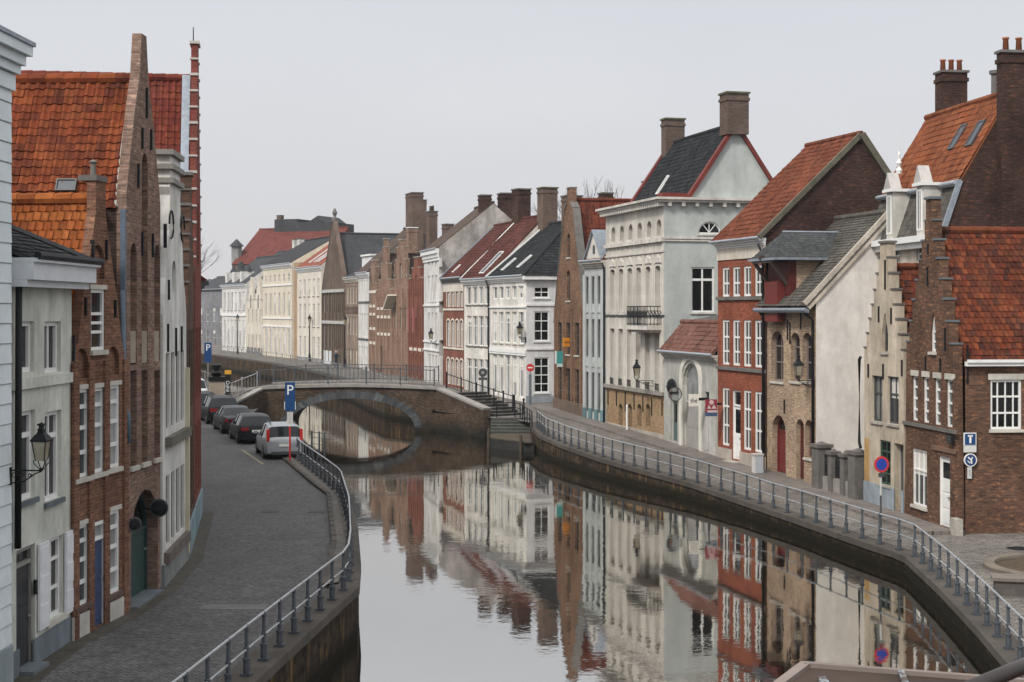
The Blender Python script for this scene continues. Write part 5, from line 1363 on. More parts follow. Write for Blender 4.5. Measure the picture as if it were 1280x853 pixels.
# ---- white narrow, brown house, roofs behind with twin chimneys
def far_eave(name, label, pxa, da, pxb, db, ytop, wall, roof, rows, n, depth, rm, yr, ww=.85, pane='mid', corn=WHITE, plinth=None, inset=.07, sill=None, cols=2, frame=None, ch=.5, group=GF, side=None, zb=1.8, blind=0, over=.3):
    A = ((pxa-640)/F*da, da); B = ((pxb-640)/F*db, db); dm = (da+db)/2
    ze = zof(0, ytop, dm); zr = zof(0, yr, dm+rm)
    h = eave_house(name, label, A, B, zb, ze, depth, rm, zr, wall, roof, group, None, over=over, cornice=corn, ch=ch)
    f = h.front; d = pxb-pxa
    for yt, yb in rows: f.row(n, pxa+d*(.5/n+inset*.4), pxb-d*(.5/n+inset*.4), yt, yb, ww, cols=cols, rows=(.66,), rd=.15, pane=pane, sill=sill, frame=frame, fr=.06)
    if plinth: h.part(MB().box(-.02, h.L+.02, -.06, 0, -.5, f.px(pxa+d/2, plinth[0])[1]), 'plinth', plinth[1])
    return h
h = far_eave('narrow_house', 'slim white three storey house with a small attic block on the far bank', 448, 162.5, 461.5, 157, 341, PW2, TX_BRN, ((351, 376), (392, 421), (433, 463)), 4, 9, 5.0, 287, .62)
for yy in (378, 424): belt(h, h.front, h.front.px(453, yy)[1], 0, h.L, .16, .1, DGREY)
close_eave(h, stone((.17, .14, .12), .3))
chimney(h, h.L-2.4, h.L+.6, 4.4, 5.6, h.Z-3, Z(0, 247, 164)-1.8, B_FBRN, 0)
chimney(h, -2.2, .4, 6.2, 7.4, h.Z-3, Z(0, 253, 167)-1.8, B_FBRN, 0)
h = far_eave('brown_house', 'narrow brown house with many small windows beside the dark medieval gable', 432, 168, 447.5, 162.8, 347, plaster((.30, .23, .185), .25, .25), TX_SL, ((358, 380), (396, 418), (436, 460)), 4, 9, 3, 330, .75, frame=PCR2, corn=PCR2)
for yy in (385, 390): belt(h, h.front, h.front.px(440, yy)[1], 0, h.L, .3, .06, B_FBRN)
close_eave(h)
d = h.part(MB().box(1.4, h.L-.1, 1.5, 5, h.E, h.E+2.3), 'attic_block', plaster((.68, .68, .68), .1, .1)); h.part(MB().box(1.3, h.L, 1.35, 5.1, h.E+2.302, h.E+2.5), 'cornice', WHITE, d)
h = goth('gabled_house', 'dark timbered medieval house with a high pinnacled gable on the far bank', 402.5, 180, 431, 168.3, [(1, Z(0, 364, 174)), (.82, Z(0, 345, 174)), (.55, Z(0, 322, 174)), (.3, Z(0, 300, 174)), (.16, Z(0, 287, 174)), (.05, Z(0, 277, 174))], Z(0, 365, 174), Z(0, 292, 174), (), 6, ((366, 391), (407, 434)), plaster((.165, .125, .10), .35, .35), TX_SL, False, ww=1.0, fr=stone((.42, .42, .41), .2), cop=B_FBRN)
for yy in (364, 403): belt(h, h.front, h.front.px(415, yy)[1], 0, h.L, .35, .15, stone((.45, .44, .42), .25))
h.part(MB().box(h.L*.12, h.L*.45, -.1, -.001, 0, 1.5), 'gate', plaster((.62, .64, .65), .1, .1))
h.part(MB().lathe([(.3, 0), (.35, .3), (.15, .6), (.3, 1.0), (.1, 1.5)], 8, (h.L/2, .2, h.pr[-1][1])), 'finial', STONE_D)
close_gable(h)
# cream pair
h = far_eave('cream_house', 'pale cream house with grey plinth and orange roof with white skylights', 371.5, 191.5, 402, 180.2, 334, PCR2, TX_ORG, ((350, 371), (380, 408), (420, 446)), 5, 10, 5, 298, .9, pane='mid', sill=STONE_D, plinth=(447, plaster((.34, .34, .34), .2, .2)))
close_eave(h)
for a in (4.5, 7.2, 8.8): skylight(h, h.rO, (1, 0, 0), h.rs, a, .9, .6, 3.0, WHITE)
h = far_eave('cream_house', 'wide yellowish cream house with black roof and tall white pilasters', 328.5, 210, 365, 195, 331, PCR, TX_BLK, ((345, 354), (367, 395), (411, 441)), 6, 11, 6, 300, .9, pane='mid', sill=None)
h.part(MB().box(-.03, h.L+.03, -.12, 0, 1.2, h.front.px(350, 408)[1]), 'ground_floor_panel', plaster((.66, .64, .6), .1, .2)) if False else None
for yy in (357, 398, 408): belt(h, h.front, h.front.px(345, yy)[1], 0, h.L, .2, .1, WHITE)
for i in range(7): a = h.L*(.02+.96*i/6); h.part(MB().box(a-.18, a+.18, -.1, 0, .6, h.front.px(345, 409)[1]), 'pilaster', PW2)
h.part(MB().box(h.L-.01, h.L+2.9, .3, 8, -1, h.E), 'side_wing', plaster((.42, .30, .19), .2, .2))
close_eave(h)
# small double gabled cream house
h = goth('gabled_house', 'small cream house with two little stepped gables on the far bank', 308.5, 222, 327.5, 211, [(1, Z(0, 376, 216)), (.98, Z(0, 374, 216))], Z(0, 378, 216), Z(0, 360, 216), (), 4, ((386, 404), (418, 436)), PCR2, TX_SL, ww=.9, frame=None) if False else goth('gabled_house', 'small cream house with two little stepped gables on the far bank', 308.5, 222, 327.5, 211, [(1, Z(0, 377, 216)), (.98, Z(0, 375, 216))], Z(0, 378, 216), Z(0, 358, 216), (), 4, ((387, 404), (418, 437)), PCR2, TX_SL, False, ww=.9)
for cxx in (.27, .76):
    a = h.L*cxx; z0 = h.pr[-1][1]; mb = MB()
    for i, (w_, dz) in enumerate(((1.9, .9), (1.35, 1.7), (.85, 2.5), (.4, 3.3))): mb.box(a-w_, a+w_, .01-.001*i, .4+.001*i, z0+(0 if i == 0 else .9+.8*(i-1)+.001), z0+dz)
    h.part(mb, 'gable_top', PCR2); h.part(MB().box(a-.35, a+.35, -.02, .0, z0-1.2, z0+.7), 'attic_pane', glass('dark'))
h.part(MB().box(-.02, h.L+.02, -.06, 0, -.5, .9), 'plinth', plaster((.2, .2, .2), .2, .2))
close_gable(h)
# house at the bend with slate turret roof
h = far_eave('cream_house', 'pale house at the bend with blue slate roof and little turrets', 277.5, 236, 308, 222.5, 356, PW2, TX_SL, ((366, 388), (400, 432)), 6, 12, 5.5, 322, 1.0, pane='mid', sill=STONE_D)
for a, s in ((h.L*.42, .8), (h.L*.72, .5), (h.L*.12, .5)):
    d = h.part(MB().box(a-s, a+s, .2, 2.6, h.E, h.E+1.9), 'dormer', PW2)
    h.part(MB().lathe([(s*1.3, 0), (s*.8, .5), (s*.4, 1.6 if s > .6 else .8), (.02, 1.7 if s > .6 else 1.2)], 8, (a, 1.4, h.E+1.9)), 'spire', TX_SL, d)
belt(h, h.front, h.front.px(290, 394)[1], 0, h.L, .3, .12, WHITE)
close_eave(h)
h = far_eave('slate_house', 'house with curved blue slate roof rising behind the little cream gables', 300, 232, 335, 221, 348, PW3, TX_SL, (), 1, 10, 6, 315, corn=None)
close_eave(h)
for a in (.62, .8): chimney(h, h.L*a, h.L*a+.8, 5.5, 6.3, h.Z-1, h.Z+1.6, PW2)
# huge red roof with dark mansard top
A = ((290-640)/F*254, 254); B = ((404-640)/F*248, 248)
h = eave_house('great_roof_house', 'huge distant building with broad red roof and dark upper roof', A, B, 1.8, zof(0, 330, 251), 26, 9, zof(0, 286, 260), B_FBRN, TX_RED, GF, None, over=.2, cornice=None)
close_eave(h, TX_RED)
zt_ = h.Z
h.part(MB().prism([(h.L*.2, zt_-.8), (h.L*.86, zt_-.8), (h.L*.86, zt_+.9), (h.L*.78, zt_+1.0), (h.L*.69, zt_+2.1), (h.L*.58, zt_+1.0), (h.L*.46, zt_+1.0), (h.L*.46, zt_+1.6), (h.L*.2, zt_+1.6)], lambda a, b, d: Vector((a, d, b)), 8.2, 16), 'upper_roof', TX_SL)
chimney(h, h.L*.2, h.L*.2+.8, 9, 10, zt_, zt_+2.3, B_FBRN)
tu = h.part(MB().lathe([(.9, 0), (.9, 3.0)], 8, (-.3, 2, h.E+.1)), 'turret', plaster((.3, .3, .3))); h.part(MB().lathe([(1.3, 3.0), (1.2, 3.1), (.1, 4.2)], 8, (-.3, 2, h.E+.1)), 'cap', TX_SL, tu)
# dark distant house at the end of the street
h = eave_house('distant_house', 'grey distant house at the end of the street behind the bare tree', ((236-640)/F*300, 300), ((282-640)/F*285, 285), 1.5, zof(0, 362, 292), 12, 6, zof(0, 346, 298), plaster((.24, .245, .26), .3, .3), TX_SL, GF, None, over=.3, cornice=DGREY)
h.front.row(5, 243, 276, 385, 402, 1.3, cols=2, rows=(.5,), rd=.15, pane='mid'); h.front.row(5, 243, 276, 412, 430, 1.3, cols=2, rows=(.5,), rd=.15, pane='mid')
close_eave(h)
# ================================================================== houses on the parked-car side
GL = 'old houses on the street with the parked cars'
def pl(px, py): g = ground(px, py, zL); return (g.x, g.y)
T_FLAT = tilemat(((0.3168, 0.09, 0.0252), (0.2736, 0.072, 0.0216), (0.36, 0.1152, 0.0324), (0.216, 0.0612, 0.0216)), moss=(.10, .06, .03), mossamt=.35)
T_BIG = tilemat(((.235, .058, .022), (.19, .046, .02), (.26, .072, .026), (.125, .035, .02), (.165, .041, .02)), moss=(.05, .035, .025), mossamt=.5)
T_BURG = tilemat(((0.1768, 0.0408, 0.0272), (0.1496, 0.034, 0.0238), (0.204, 0.051, 0.0306), (0.1224, 0.0306, 0.0238)), moss=(.06, .045, .04), mossamt=.35)
B_L2 = brick((.25, .118, .076), (.155, .075, .05), (.23, .16, .12), .55, .45, (.32, .165, .105))
B_L3 = brick((.29, .18, .135), (.185, .11, .085), (.26, .22, .185), .6, .45, (.36, .235, .18))
B_L5 = brick((.26, .06, .045), (.19, .05, .04), (.18, .11, .09), .4, .4)
# ---- pale clad house at the edge
SID = paint((.70, .77, .79), .5, .16)
h = House('clad_house', 'pale blue-white clad house at the picture edge carrying the iron lantern', (-9.42, 14), (-9.03, 27.35), 1.25, GL)
f = h.front = Panel(h, (0, 0, 0), (1, 0, 0), (0, 1, 0), [(0, -1), (h.L, -1), (h.L, 11.5), (0, 11.5)])
f.row(3, -2000, -500, 400, 480, 1.1, pane='mid') if False else None
for a in (2.5, 6.0, 9.5):
    for z in (1.2, 4.3, 7.6): f.make(a, z, z+2.0, 1.1, pane='mid', sill=STONE)
mb = MB(); f.fill(mb); mb.add([(h.L, 0, -1), (h.L, 8, -1), (h.L, 8, 11.5), (h.L, 0, 11.5)], [(0, 1, 2, 3)]); mb.add([(0, 0, -1), (0, 8, -1), (0, 8, 11.5), (0, 0, 11.5)], [(0, 1, 2, 3)]); mb.add([(0, 0, 11.5), (h.L, 0, 11.5), (h.L, 8, 11.5), (0, 8, 11.5)], [(0, 1, 2, 3)]); mb.add([(0, 8, -1), (h.L, 8, -1), (h.L, 8, 11.5), (0, 8, 11.5)], [(0, 1, 2, 3)])
h.part(mb, 'wall', SID)
mb = MB()
for i in range(30):
    z = .75+i*.36; mb.add([(h.L-2.0, -.012, z), (h.L+.012, -.012, z), (h.L+.012, -.03, z+.012), (h.L-2.0, -.03, z+.012), (h.L-2.0, -.012, z+.345), (h.L+.012, -.012, z+.345)], [(0, 1, 2, 3), (3, 2, 5, 4)])
    mb.box(h.L+.002, h.L+.014, -.02, 2, z+.012, z+.345)
h.part(mb, 'cladding', SID)
h.part(MB().box(h.L-2.5, h.L+.03, -.05, .0, -.6, .72), 'plinth', plaster((.36, .42, .45), .25, .25))
CZ = 11.0
h.part(MB().box(-.1, h.L+.06, -.08, 0, CZ-.3, CZ-.02).box(-.1, h.L+.1, -.16, .02, CZ, CZ+.16).box(-.1, h.L+.15, -.24, .02, CZ+.162, CZ+.34).box(-.1, h.L+.22, -.34, .02, CZ+.342, CZ+.52), 'cornice', SID)
h.part(MB().box(-.1, h.L+.27, -.38, 8, CZ+.525, CZ+.6), 'roof_edge', LEAD)
# ---- pale grey rendered house
A, B = pl(14, 851), pl(89.5, 800)
PL1 = plaster((.70, .71, .64), .26, .28); PL1D = plaster((.30, .29, .265), .15, .2)
h = eave_house('rendered_house', 'pale grey rendered house with white shutters, dark door and blue-grey plinth', A, B, 1.25, 8.98, 6, 3.0, 10.6, PL1, T_SLATE, GL, 'slate', .24, .2, .3, None, hipr=2.6)
f = h.front; L = h.L
h.part(MB().box(-.02, L+.3, -.42, 0, h.E-.42, h.E-.1).box(-.02, L+.36, -.5, 0, h.E-.098, h.E-.02).box(-.02, L+.2, -.3, -.001, h.E-.55, h.E-.422), 'cornice', paint((.66, .69, .72), .5, .15))
h.part(MB().tube([(-.02, -.5, h.E+.02), (L+.4, -.5, h.E+.02)], .07, 8), 'gutter', IRON)
W2 = .98
for pxc in (31.5, 66): f.win(pxc, 402, 466, W2, cols=2, rows=(), rd=.14, sill=None, pane='dark', fr=.09, mull=.07)
zs_ = f.px(66, 467)[1]; h.part(MB().box(0, L+.03, -.07, .0, zs_-.22, zs_-.02), 'belt_course', PL1)
for pxc in (32.5, 66.5): f.win(pxc, 514, 625, W2, cols=2, rows=(.72,), rd=.14, sill=BLUESTONE, pane='dark', fr=.09, mull=.07)
f.door(32.3, 684, 842, 1.0, paint((.035, .038, .042), .45, .3), rd=.15, panels=3, transom=.35, frame=PL1D)
a_, z1 = f.px(68.7, 672); z0 = f.px(68.7, 772)[1]
f.make(a_, z0, z1, .95, cols=2, rows=(.72, .36), rd=.13, sill=STONE_L, pane='dark', fr=.08)
SH = paint((.74, .75, .77), .45, .12)
for sgn in (-1, 1):
    x = a_+sgn*.78; mb = MB().box(x-.27, x+.27, -.07, -.02, z0-.05, z1+.02)
    for j in range(3): zz = z0-.05+(z1-z0+.07)*j/3; mb.box(x-.21, x+.21, -.082, -.071, zz+.08, zz+(z1-z0)/3-.06)
    h.part(mb, 'shutter', SH)
zp = f.px(89, 770)[1]; dl, dr_ = f.px(23.5, 750)[0], f.px(41.2, 750)[0]
h.part(MB().box(-.01, dl-.02, -.025, 0, -.6, zp).box(dr_, L+.012, -.025, 0, -.6, zp), 'plinth', plaster((.20, .235, .26), .25, .25))
h.part(MB().box(dl-.05, dr_+.05, -.3, .2, -.6, .08), 'doorstep', BLUESTONE)
h.part(MB().box(dr_+.02, dr_+.12, -.05, 0, 1.35, 1.62), 'letter_box', BLACK)
pipe(h, [(.06, -.12, h.E-.45), (.06, -.1, 2.4)], .065, BLACK); pipe(h, [(L-.01, -.05, h.E-1.5), (L-.01, -.05, 0)], .03, IRON)
close_eave(h)
# ---- red brick gable house
A, B = pl(91, 801), pl(158, 766)
h = gable_house('gabled_house', 'narrow red brick gable house with blue door and bright orange tiled roof', A, B, 1.25,
                [(1.47, 6.9), (1.18, 7.3), (.87, 8.4), (.44, 9.55), (.27, 10.1), (.27, 10.85)], 8, 6.9, 10.35, B_L2, T_FLAT, GL, None, False, .2, 'flat', .175, .215)
f = h.front; L = h.L
h.front.rd = .12
a2 = f.px(122.5, 400)[0]; a1, a3 = f.px(102.3, 500)[0], f.px(141.5, 500)[0]; wd = .74
zt, zb0 = f.px(122, 362)[1], f.px(122, 438)[1]
f.make(a2, zb0, zt, wd, cols=1, rows=(.45, .6, .3), rd=.085, sill=STONE_L, lintel=STONE_L, pane='mid', lh=.1)
def blind(a, zb1, zt1): f.recess(a-wd/2+.02, a+wd/2-.02, zb1, zt1, .1, 'arch', wd*.45)
blind(a2, zt+.22, zt+.95)
for a, yt, yb in ((a1, 487, 597), (a2, 485, 591), (a3, 482, 585)):
    px_ = 102.3 if a == a1 else (122.5 if a == a2 else 141.5)
    z1, z0 = f.px(px_, yt)[1], f.px(px_, yb)[1]
    f.make(a, z0, z1, wd, cols=1, rows=(.28, .56, .8), rd=.085, sill=STONE_L, lintel=STONE_L, pane='pale', mull=.06, lh=.1)
    if a != a2: blind(a, z1+.22, z1+.85)
for a, px_, yt, yb in ((a1, 101.5, 657, 757), (a3, 141.5, 639, 742)):
    z1, z0 = f.px(px_, yt)[1], f.px(px_, yb)[1]
    f.make(a, z0, z1, wd, cols=1, rows=(.28, .56, .8), rd=.085, sill=stone((.13, .09, .075)), lintel=STONE_L, pane='pale', mull=.06, lh=.1)
    h.part(MB().box(a-wd/2-.14, a+wd/2+.14, -.05, 0, -.6, z0-.16), 'plinth', stone((.50, .48, .44), .3))
z1 = f.px(122.5, 652)[1]; f.door(0, 0, 0, .8, paint((.045, .075, .16), .4, .25), az=(a2, .02, z1), rd=.1, transom=.4, panels=3, frame=WHITE, pane='pale')
for a in ((a1+a2)/2, (a2+a3)/2, .1, L-.1): h.part(MB().box(a-.13, a+.13, -.05, 0, -.3, f.px(122, 452)[1]), 'pilaster', B_L2)
anchors(h, f, [(115, 300, 325), (132, 300, 325), (106, 372, 395), (143, 375, 397)])
h.part(MB().box(h.cx-.3, h.cx+.3, -.03, .38, h.pr[-1][1]-.1, h.pr[-1][1]+.02).lathe([(.07, 0), (.06, .25), (.1, .3), (.0, .36)], 8, (h.cx, .17, h.pr[-1][1]+.02)), 'pinnacle_cap', STONE_D)
h.part(MB().box(-.02, L+.02, h.thick-.0, h.thick+.22, 5.65, 5.7), 'flashing', LEAD)
close_gable(h, B_L2)
# ---- brown gate house with the tall steep gable
A, B = pl(158, 766), pl(200.5, 737)
h = gable_house('gabled_house', 'tall brown brick gate house with very steep gable and green arched gate', A, B, 1.25,
                [(1.5, 10.6), (1.25, 11.1), (.78, 12.5), (.38, 13.4), (.2, 14.4)], 11, 10.3, 13.35, B_L3, T_BIG, GL, None, False, .22, 'pan', .235, .215)
f = h.front; L = h.L
aL, aC, aR = f.px(167, 400)[0], f.px(181, 400)[0], f.px(196.5, 400)[0]
nz = lambda y, px_: f.px(px_, y)[1]
ww = .5
f.recess(aL-ww/2, aL+ww/2, nz(456, 167), nz(304, 167), .3, 'arch', .3); f.recess(aR-ww/2, aR+ww/2, nz(452, 196), nz(306, 196), .3, 'arch', .3); f.recess(aC-ww/2, aC+ww/2, nz(455, 181), nz(192, 181), .3, 'arch', .3)
DKW = paint((.07, .055, .05), .6, .3)
for a, px_ in ((aL, 167), (aC, 181), (aR, 196.5)):
    z1, z0 = nz(463, px_), nz(578+(181-px_)*.35, px_)
    f.make(a, z0, z1, ww, cols=1, rows=(.3, .6), rd=.32, frame=DKW, pane='dark', sill=STONE_L)
    h.part(MB().box(a-ww/2+.012, a+ww/2-.012, .02, .28, nz(455, px_)+.02, nz(414, px_)), 'stone_panel', stone((.36, .31, .25), .35))
f.recess(aC-.2, aC+.2, 11.6-1.25, 11.75-1.25, .2) if False else None
anchors(h, f, [(182.5, 110, 148), (177, 160, 186), (188, 162, 188), (172, 205, 235), (177, 290, 320), (190, 292, 322)])
# gate
ag = (f.px(163, 700)[0]+f.px(198.5, 690)[0])/2; zg1 = f.px(181, 612)[1]
GRN = paint((.028, .065, .06), .45, .3)
f.door(0, 0, 0, L*.8, GRN, az=(ag, .02, zg1), head='arch', rise=L*.37, rd=.36, panels=2, frame=GRN, pane='dark')
for k in range(3): pass
h.part(MB().box(ag-L*.4, ag+L*.4, -.15, .35, -.6, .05), 'threshold', BLUESTONE)
LB = metal((.10, .14, .19), .6, .3, .1)
h.part(MB().box(-.28, -.002, .5, 9, h.E-.2, h.E-.04).box(-.32, -.28, .5, 9, h.E-.12, h.E+.02), 'gutter', LB)
h.part(MB().box(-.09, -.003, -.0, .12, 7.2, h.E-.05), 'corner_board', LB)
pipe(h, [(-.07, .06, 7.2), (-.07, .04, 4.6), (-.02, -.04, 4.4), (-.02, -.06, 3.8)], .06, LB)
a = .5
aa_, bb_ = on_slope(h, h.lO, h.le, h.ls, 83, 241); skylight(h, h.lO, h.le, h.ls, aa_, bb_, .46, .3, None, .03)
h.part(MB().bar(Vector((.0, h.thick+.03, h.E+.0)), Vector((h.cx-.1, h.thick+.03, h.Z)), .06, .1, (0, -1, 0)), 'flashing', plaster((.5, .48, .44)))
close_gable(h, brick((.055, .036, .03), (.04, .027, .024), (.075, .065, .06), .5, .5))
for c, pxy in ((0, 0),): pass
# ---- lime-washed gable
A, B = pl(203, 735), pl(233.5, 699)
PLW = plaster((.80, .79, .75), .25, .3)
h = gable_house('gabled_house', 'lime-washed white gable house with scrolled top between the brown gables', A, B, 1.25,
                [(2.05, 7.9), (1.85, 8.4), (1.55, 8.8), (1.35, 9.6), (1.05, 10.0), (.9, 10.9), (.98, 11.1), (.9, 11.3), (.85, 11.9)], 9, 7.8, 11.0, PLW, T_BIG, GL, None, False, .4, 'pan', .23, .22)
f = h.front; L = h.L
for i in range(4):
    a = L*(.2+.2*i); f.make(a, f.px(218, 532)[1], f.px(218, 440)[1], .62, cols=1, rows=(.6,), rd=.12, frame=PL1D, pane='mid', fr=.06)
    f.make(a, f.px(218, 672)[1], f.px(218, 588)[1], .62, cols=1, rows=(.62,), rd=.12, frame=PL1D, pane='dark', fr=.06)
f.make(L*.45, f.px(214, 365)[1], f.px(214, 325)[1], .7, head='arch', cols=1, rows=(), rd=.25, frame=DGREY)
h.part(MB().box(L*.1, L*.95, -.16, 0, f.px(218, 548)[1]-.1, f.px(218, 541)[1]), 'belt_course', stone((.17, .16, .13), .5)); h.part(MB().box(-.02, L+.02, -.06, 0, -.6, .55), 'plinth', plaster((.30, .31, .31), .3, .3))
h.part(MB().box(L*.05, L*.95, -.14, 0, f.px(218, 686)[1]-.1, f.px(218, 678)[1]), 'ledge', stone((.17, .14, .12), .5))
anchors(h, f, [(209, 405, 440), (219, 410, 445), (226, 408, 440), (206, 280, 310), (210, 350, 375)])
for s in (-1, 1): h.part(MB().tube([(h.cx+s*(1.0+.35*math.cos(t)), -.05, 9.0-.1+.35*math.sin(t)) for t in [k*.6 for k in range(9)]], .025, 6), 'scroll', IRON)
[h.part(MB().box(h.cx-1.0, h.cx+1.0, -.1, .42, z, z+.13), 'coping_stone', PL1D) for z in (9.95, 10.3, 10.66)]
h.part(MB().box(L-.32, L-.12, -.1, 0, 0.2, 5.2), 'pilaster', plaster((.62, .56, .42), .2, .2))
close_gable(h)
# ---- brown stepped gable and the red one with white bands
A, B = pl(234.5, 697), pl(243, 668)
h = gable_house('gabled_house', 'dark brown stepped gable house with pale blue plinth beside the lime-washed gable', A, B, 1.25,
                [(2.05, 8.75), (1.8, 9.2), (1.55, 9.65), (1.3, 10.1), (1.05, 10.5), (.8, 10.95), (.55, 11.4), (.32, 11.85)], 9, 8.4, 11.1, brick((.15, .085, .06), (.10, .06, .045), (.13, .1, .085), .5, .5), T_BURG, GL, STONE_D, True, .4, 'pan', .22, .22)
f = h.front
for i in range(3):
    for z in (1.0, 4.0): f.make(h.L*(.22+.28*i), z, z+2.2, .7, cols=1, rows=(.6,), rd=.2, frame=DKW, pane='dark')
h.part(MB().box(-.02, h.L+.02, -.06, 0, -.6, .8), 'plinth', plaster((.26, .36, .40), .25, .25))
close_gable(h)
A, B = pl(243.5, 666.5), pl(251.5, 640)
pr = [(2.42-.155*i, 9.6+.525*i) for i in range(14)]
h = gable_house('gabled_house', 'tall red brick stepped gable with white stone bands on the street of parked cars', A, B, 1.25, pr, 12, 9.5, 15.35, B_L5, T_BURG, GL, paint((.48, .46, .43)), True, .2, 'pan', .2, .235)
f = h.front
for i in range(3):
    for z in (1.0, 4.0): f.make(h.L*(.2+.3*i), z, z+2.2, .8, cols=2, rows=(.6,), rd=.2, frame=DKW, pane='dark')
f.make(h.cx, 8.2, 10.2, .8, cols=1, rows=(.5,), head='arch', rd=.2, frame=DKW)
h.part(MB().box(-.02, h.L+.02, -.06, 0, -.6, .8), 'plinth', plaster((.26, .36, .40), .25, .25))
h.part(MB().lathe([(.02, 0), (.015, .5)], 5, (h.cx, .15, pr[-1][1]-1.25+.1)), 'lightning_rod', IRON)
h.part(MB().bar((-.03, .36, h.E), (h.cx-.2, .36, h.Z+.1), .25, .06, (-1, 0, .4)), 'flashing', LEAD)
pipe(h, [(-.12, .2, h.E-.2), (-.12, .1, 1)], .06, LEAD)
close_gable(h)
# little dark roof peak behind
h = eave_house('brick_house', 'dark brick house continuing round the bend of the parked-car street', (-10.6, 51.5), (-14.5, 62), 1.25, 9.0, 8, 4, 12.5, brick((.13, .07, .055), (.09, .055, .045), (.12, .1, .09), .5, .5), T_BURG, GL, 'pan', .26, .3, .2, DGREY)
h.front.row(4, 0, 0, 0, 0, 1) if False else None
for i in range(4):
    for z in (1.0, 4.3): h.front.make(h.L*(.15+.23*i), z, z+2.1, .95, rd=.18, pane='mid')
close_eave(h)
# houses continuing round the bend of the parked-car street
for nm, lab, A, B, ze_, rz_, wm_, rm2 in (
    ('rendered_house', 'pale rendered house beyond the bend of the parked-car street', (-15.0, 62.6), (-20.0, 75.5), 9.5, 13.0, PLW, T_BURG),
    ('brick_house', 'red brick house with dark slate roof beyond the bend of the parked-car street', (-20.2, 76.0), (-25.0, 88.5), 8.8, 12.6, B_L5, T_SLATE),
    ('rendered_house', 'grey rendered house at the far end of the parked-car street', (-25.2, 89.0), (-33.5, 111), 9.2, 13.2, PL1, T_BURG)):
    h = eave_house(nm, lab, A, B, 1.35, ze_, 8, 4, rz_, wm_, rm2, GL, 'pan', .3, .34, .25, WHITE)
    n = int(h.L/2.4)
    for i in range(n):
        for z in (.9, 4.2): h.front.make(h.L*(i+.5)/n, z, z+2.1, .95, rd=.15, pane='mid', sill=STONE)
    close_eave(h)
# ================================================================== lamps, signs, street things
M_LAMPG = glass('lamp')
def lantern(name, label, base, direc, reach, s=1., up=.0, group='wall lanterns'):
    """four-sided street lantern on a scrolled bracket; base on the wall, direc away from it"""
    d = Vector((direc[0], direc[1], 0)).normalized(); root = empty(name, base, math.atan2(d.y, d.x), label, 'street lamp', group)
    root.scale = (s, s, s)
    e = reach/s
    mb = MB(); mb.box(-.02, .03, -.05, .05, -.3, .16); mb.tube([(0, 0, .08), (e, 0, .08)], .022, 6); mb.tube([(0, 0, -.26), (e*.45, 0, -.2), (e*.8, 0, .0), (e, 0, .06)], .02, 6)
    for i in range(3):
        cx = .12+i*e*.24; rr = .085*(1-.2*i); mb.tube([(cx+rr*(1-t/14)*math.cos(t), 0, -.05+rr*(1-t/14)*math.sin(t)) for t in [k*.6 for k in range(14)]], .012, 5)
    mb.build('bracket', IRON, root)
    z0 = .12
    mb = MB().lathe([(.03, -.05), (.07, .0), (.05, .03)], 8, (e, 0, z0)); 
    for k in range(4):
        a = math.pi/4+k*math.pi/2; mb.tube([(e+.05*math.cos(a), 0+.05*math.sin(a), z0), (e+.2*math.cos(a), .2*math.sin(a), z0+.16), (e+.22*math.cos(a), .22*math.sin(a), z0+.24)], .014, 5)
    r0, r1 = .165, .26
    for k in range(4):
        a = math.pi/4+k*math.pi/2; mb.tube([(e+r0*math.cos(a), r0*math.sin(a), z0+.22), (e+r1*math.cos(a), r1*math.sin(a), z0+.72)], .016, 5)
    mb.build('cage', IRON, root)
    MB().lathe([(r0, .225), (r1-.01, .715)], 4, (e, 0, z0), math.pi/4).build('glass', M_LAMPG, root)
    MB().lathe([(.3, .72), (.31, .76), (.2, .88), (.13, .93), (.1, 1.0), (.13, 1.02), (.08, 1.06), (.07, 1.12), (.12, 1.14), (.12, 1.17), (.04, 1.2), (.0, 1.22)], 4, (e, 0, z0), math.pi/4).build('cap', IRON, root)
    return root
lantern('wall_lantern', 'large black iron lantern with clear panes on the pale clad house', (-9.01, 27.3, 5.07), (1, -.1), .58, .69)
lantern('wall_lantern', 'black lantern with gold panes at the corner of the yellow brick house', (12.52, 63.0, 5.02), (-1, -.1), .66, .84)
lantern('wall_lantern', 'black lantern with bracket under the balcony of the grey house', (7.76, 82.5, 4.1), (-1, -.05), 1.0, .93)
lantern('wall_lantern', 'dark lantern on the corner of the white house by the red disc', (.95, 106.6, 6.0), (-.9, -.4), .45, .9)
lantern('wall_lantern', 'small dark lantern on the tall narrow white house', (-6.3, 127.2, 5.3), (-1, -.3), .5, .9)

BLUE = flat((.008, .052, .165), .45); SWHITE = flat((.78, .78, .77), .4); SRED = flat((.55, .035, .035), .4)
def plane_text(): pass
def sign_root(name, label, loc, rz, group=None): return empty(name, loc, rz, label, 'sign', group)
FACE = (R(90), 0, 0)      # text upright, readable from -y
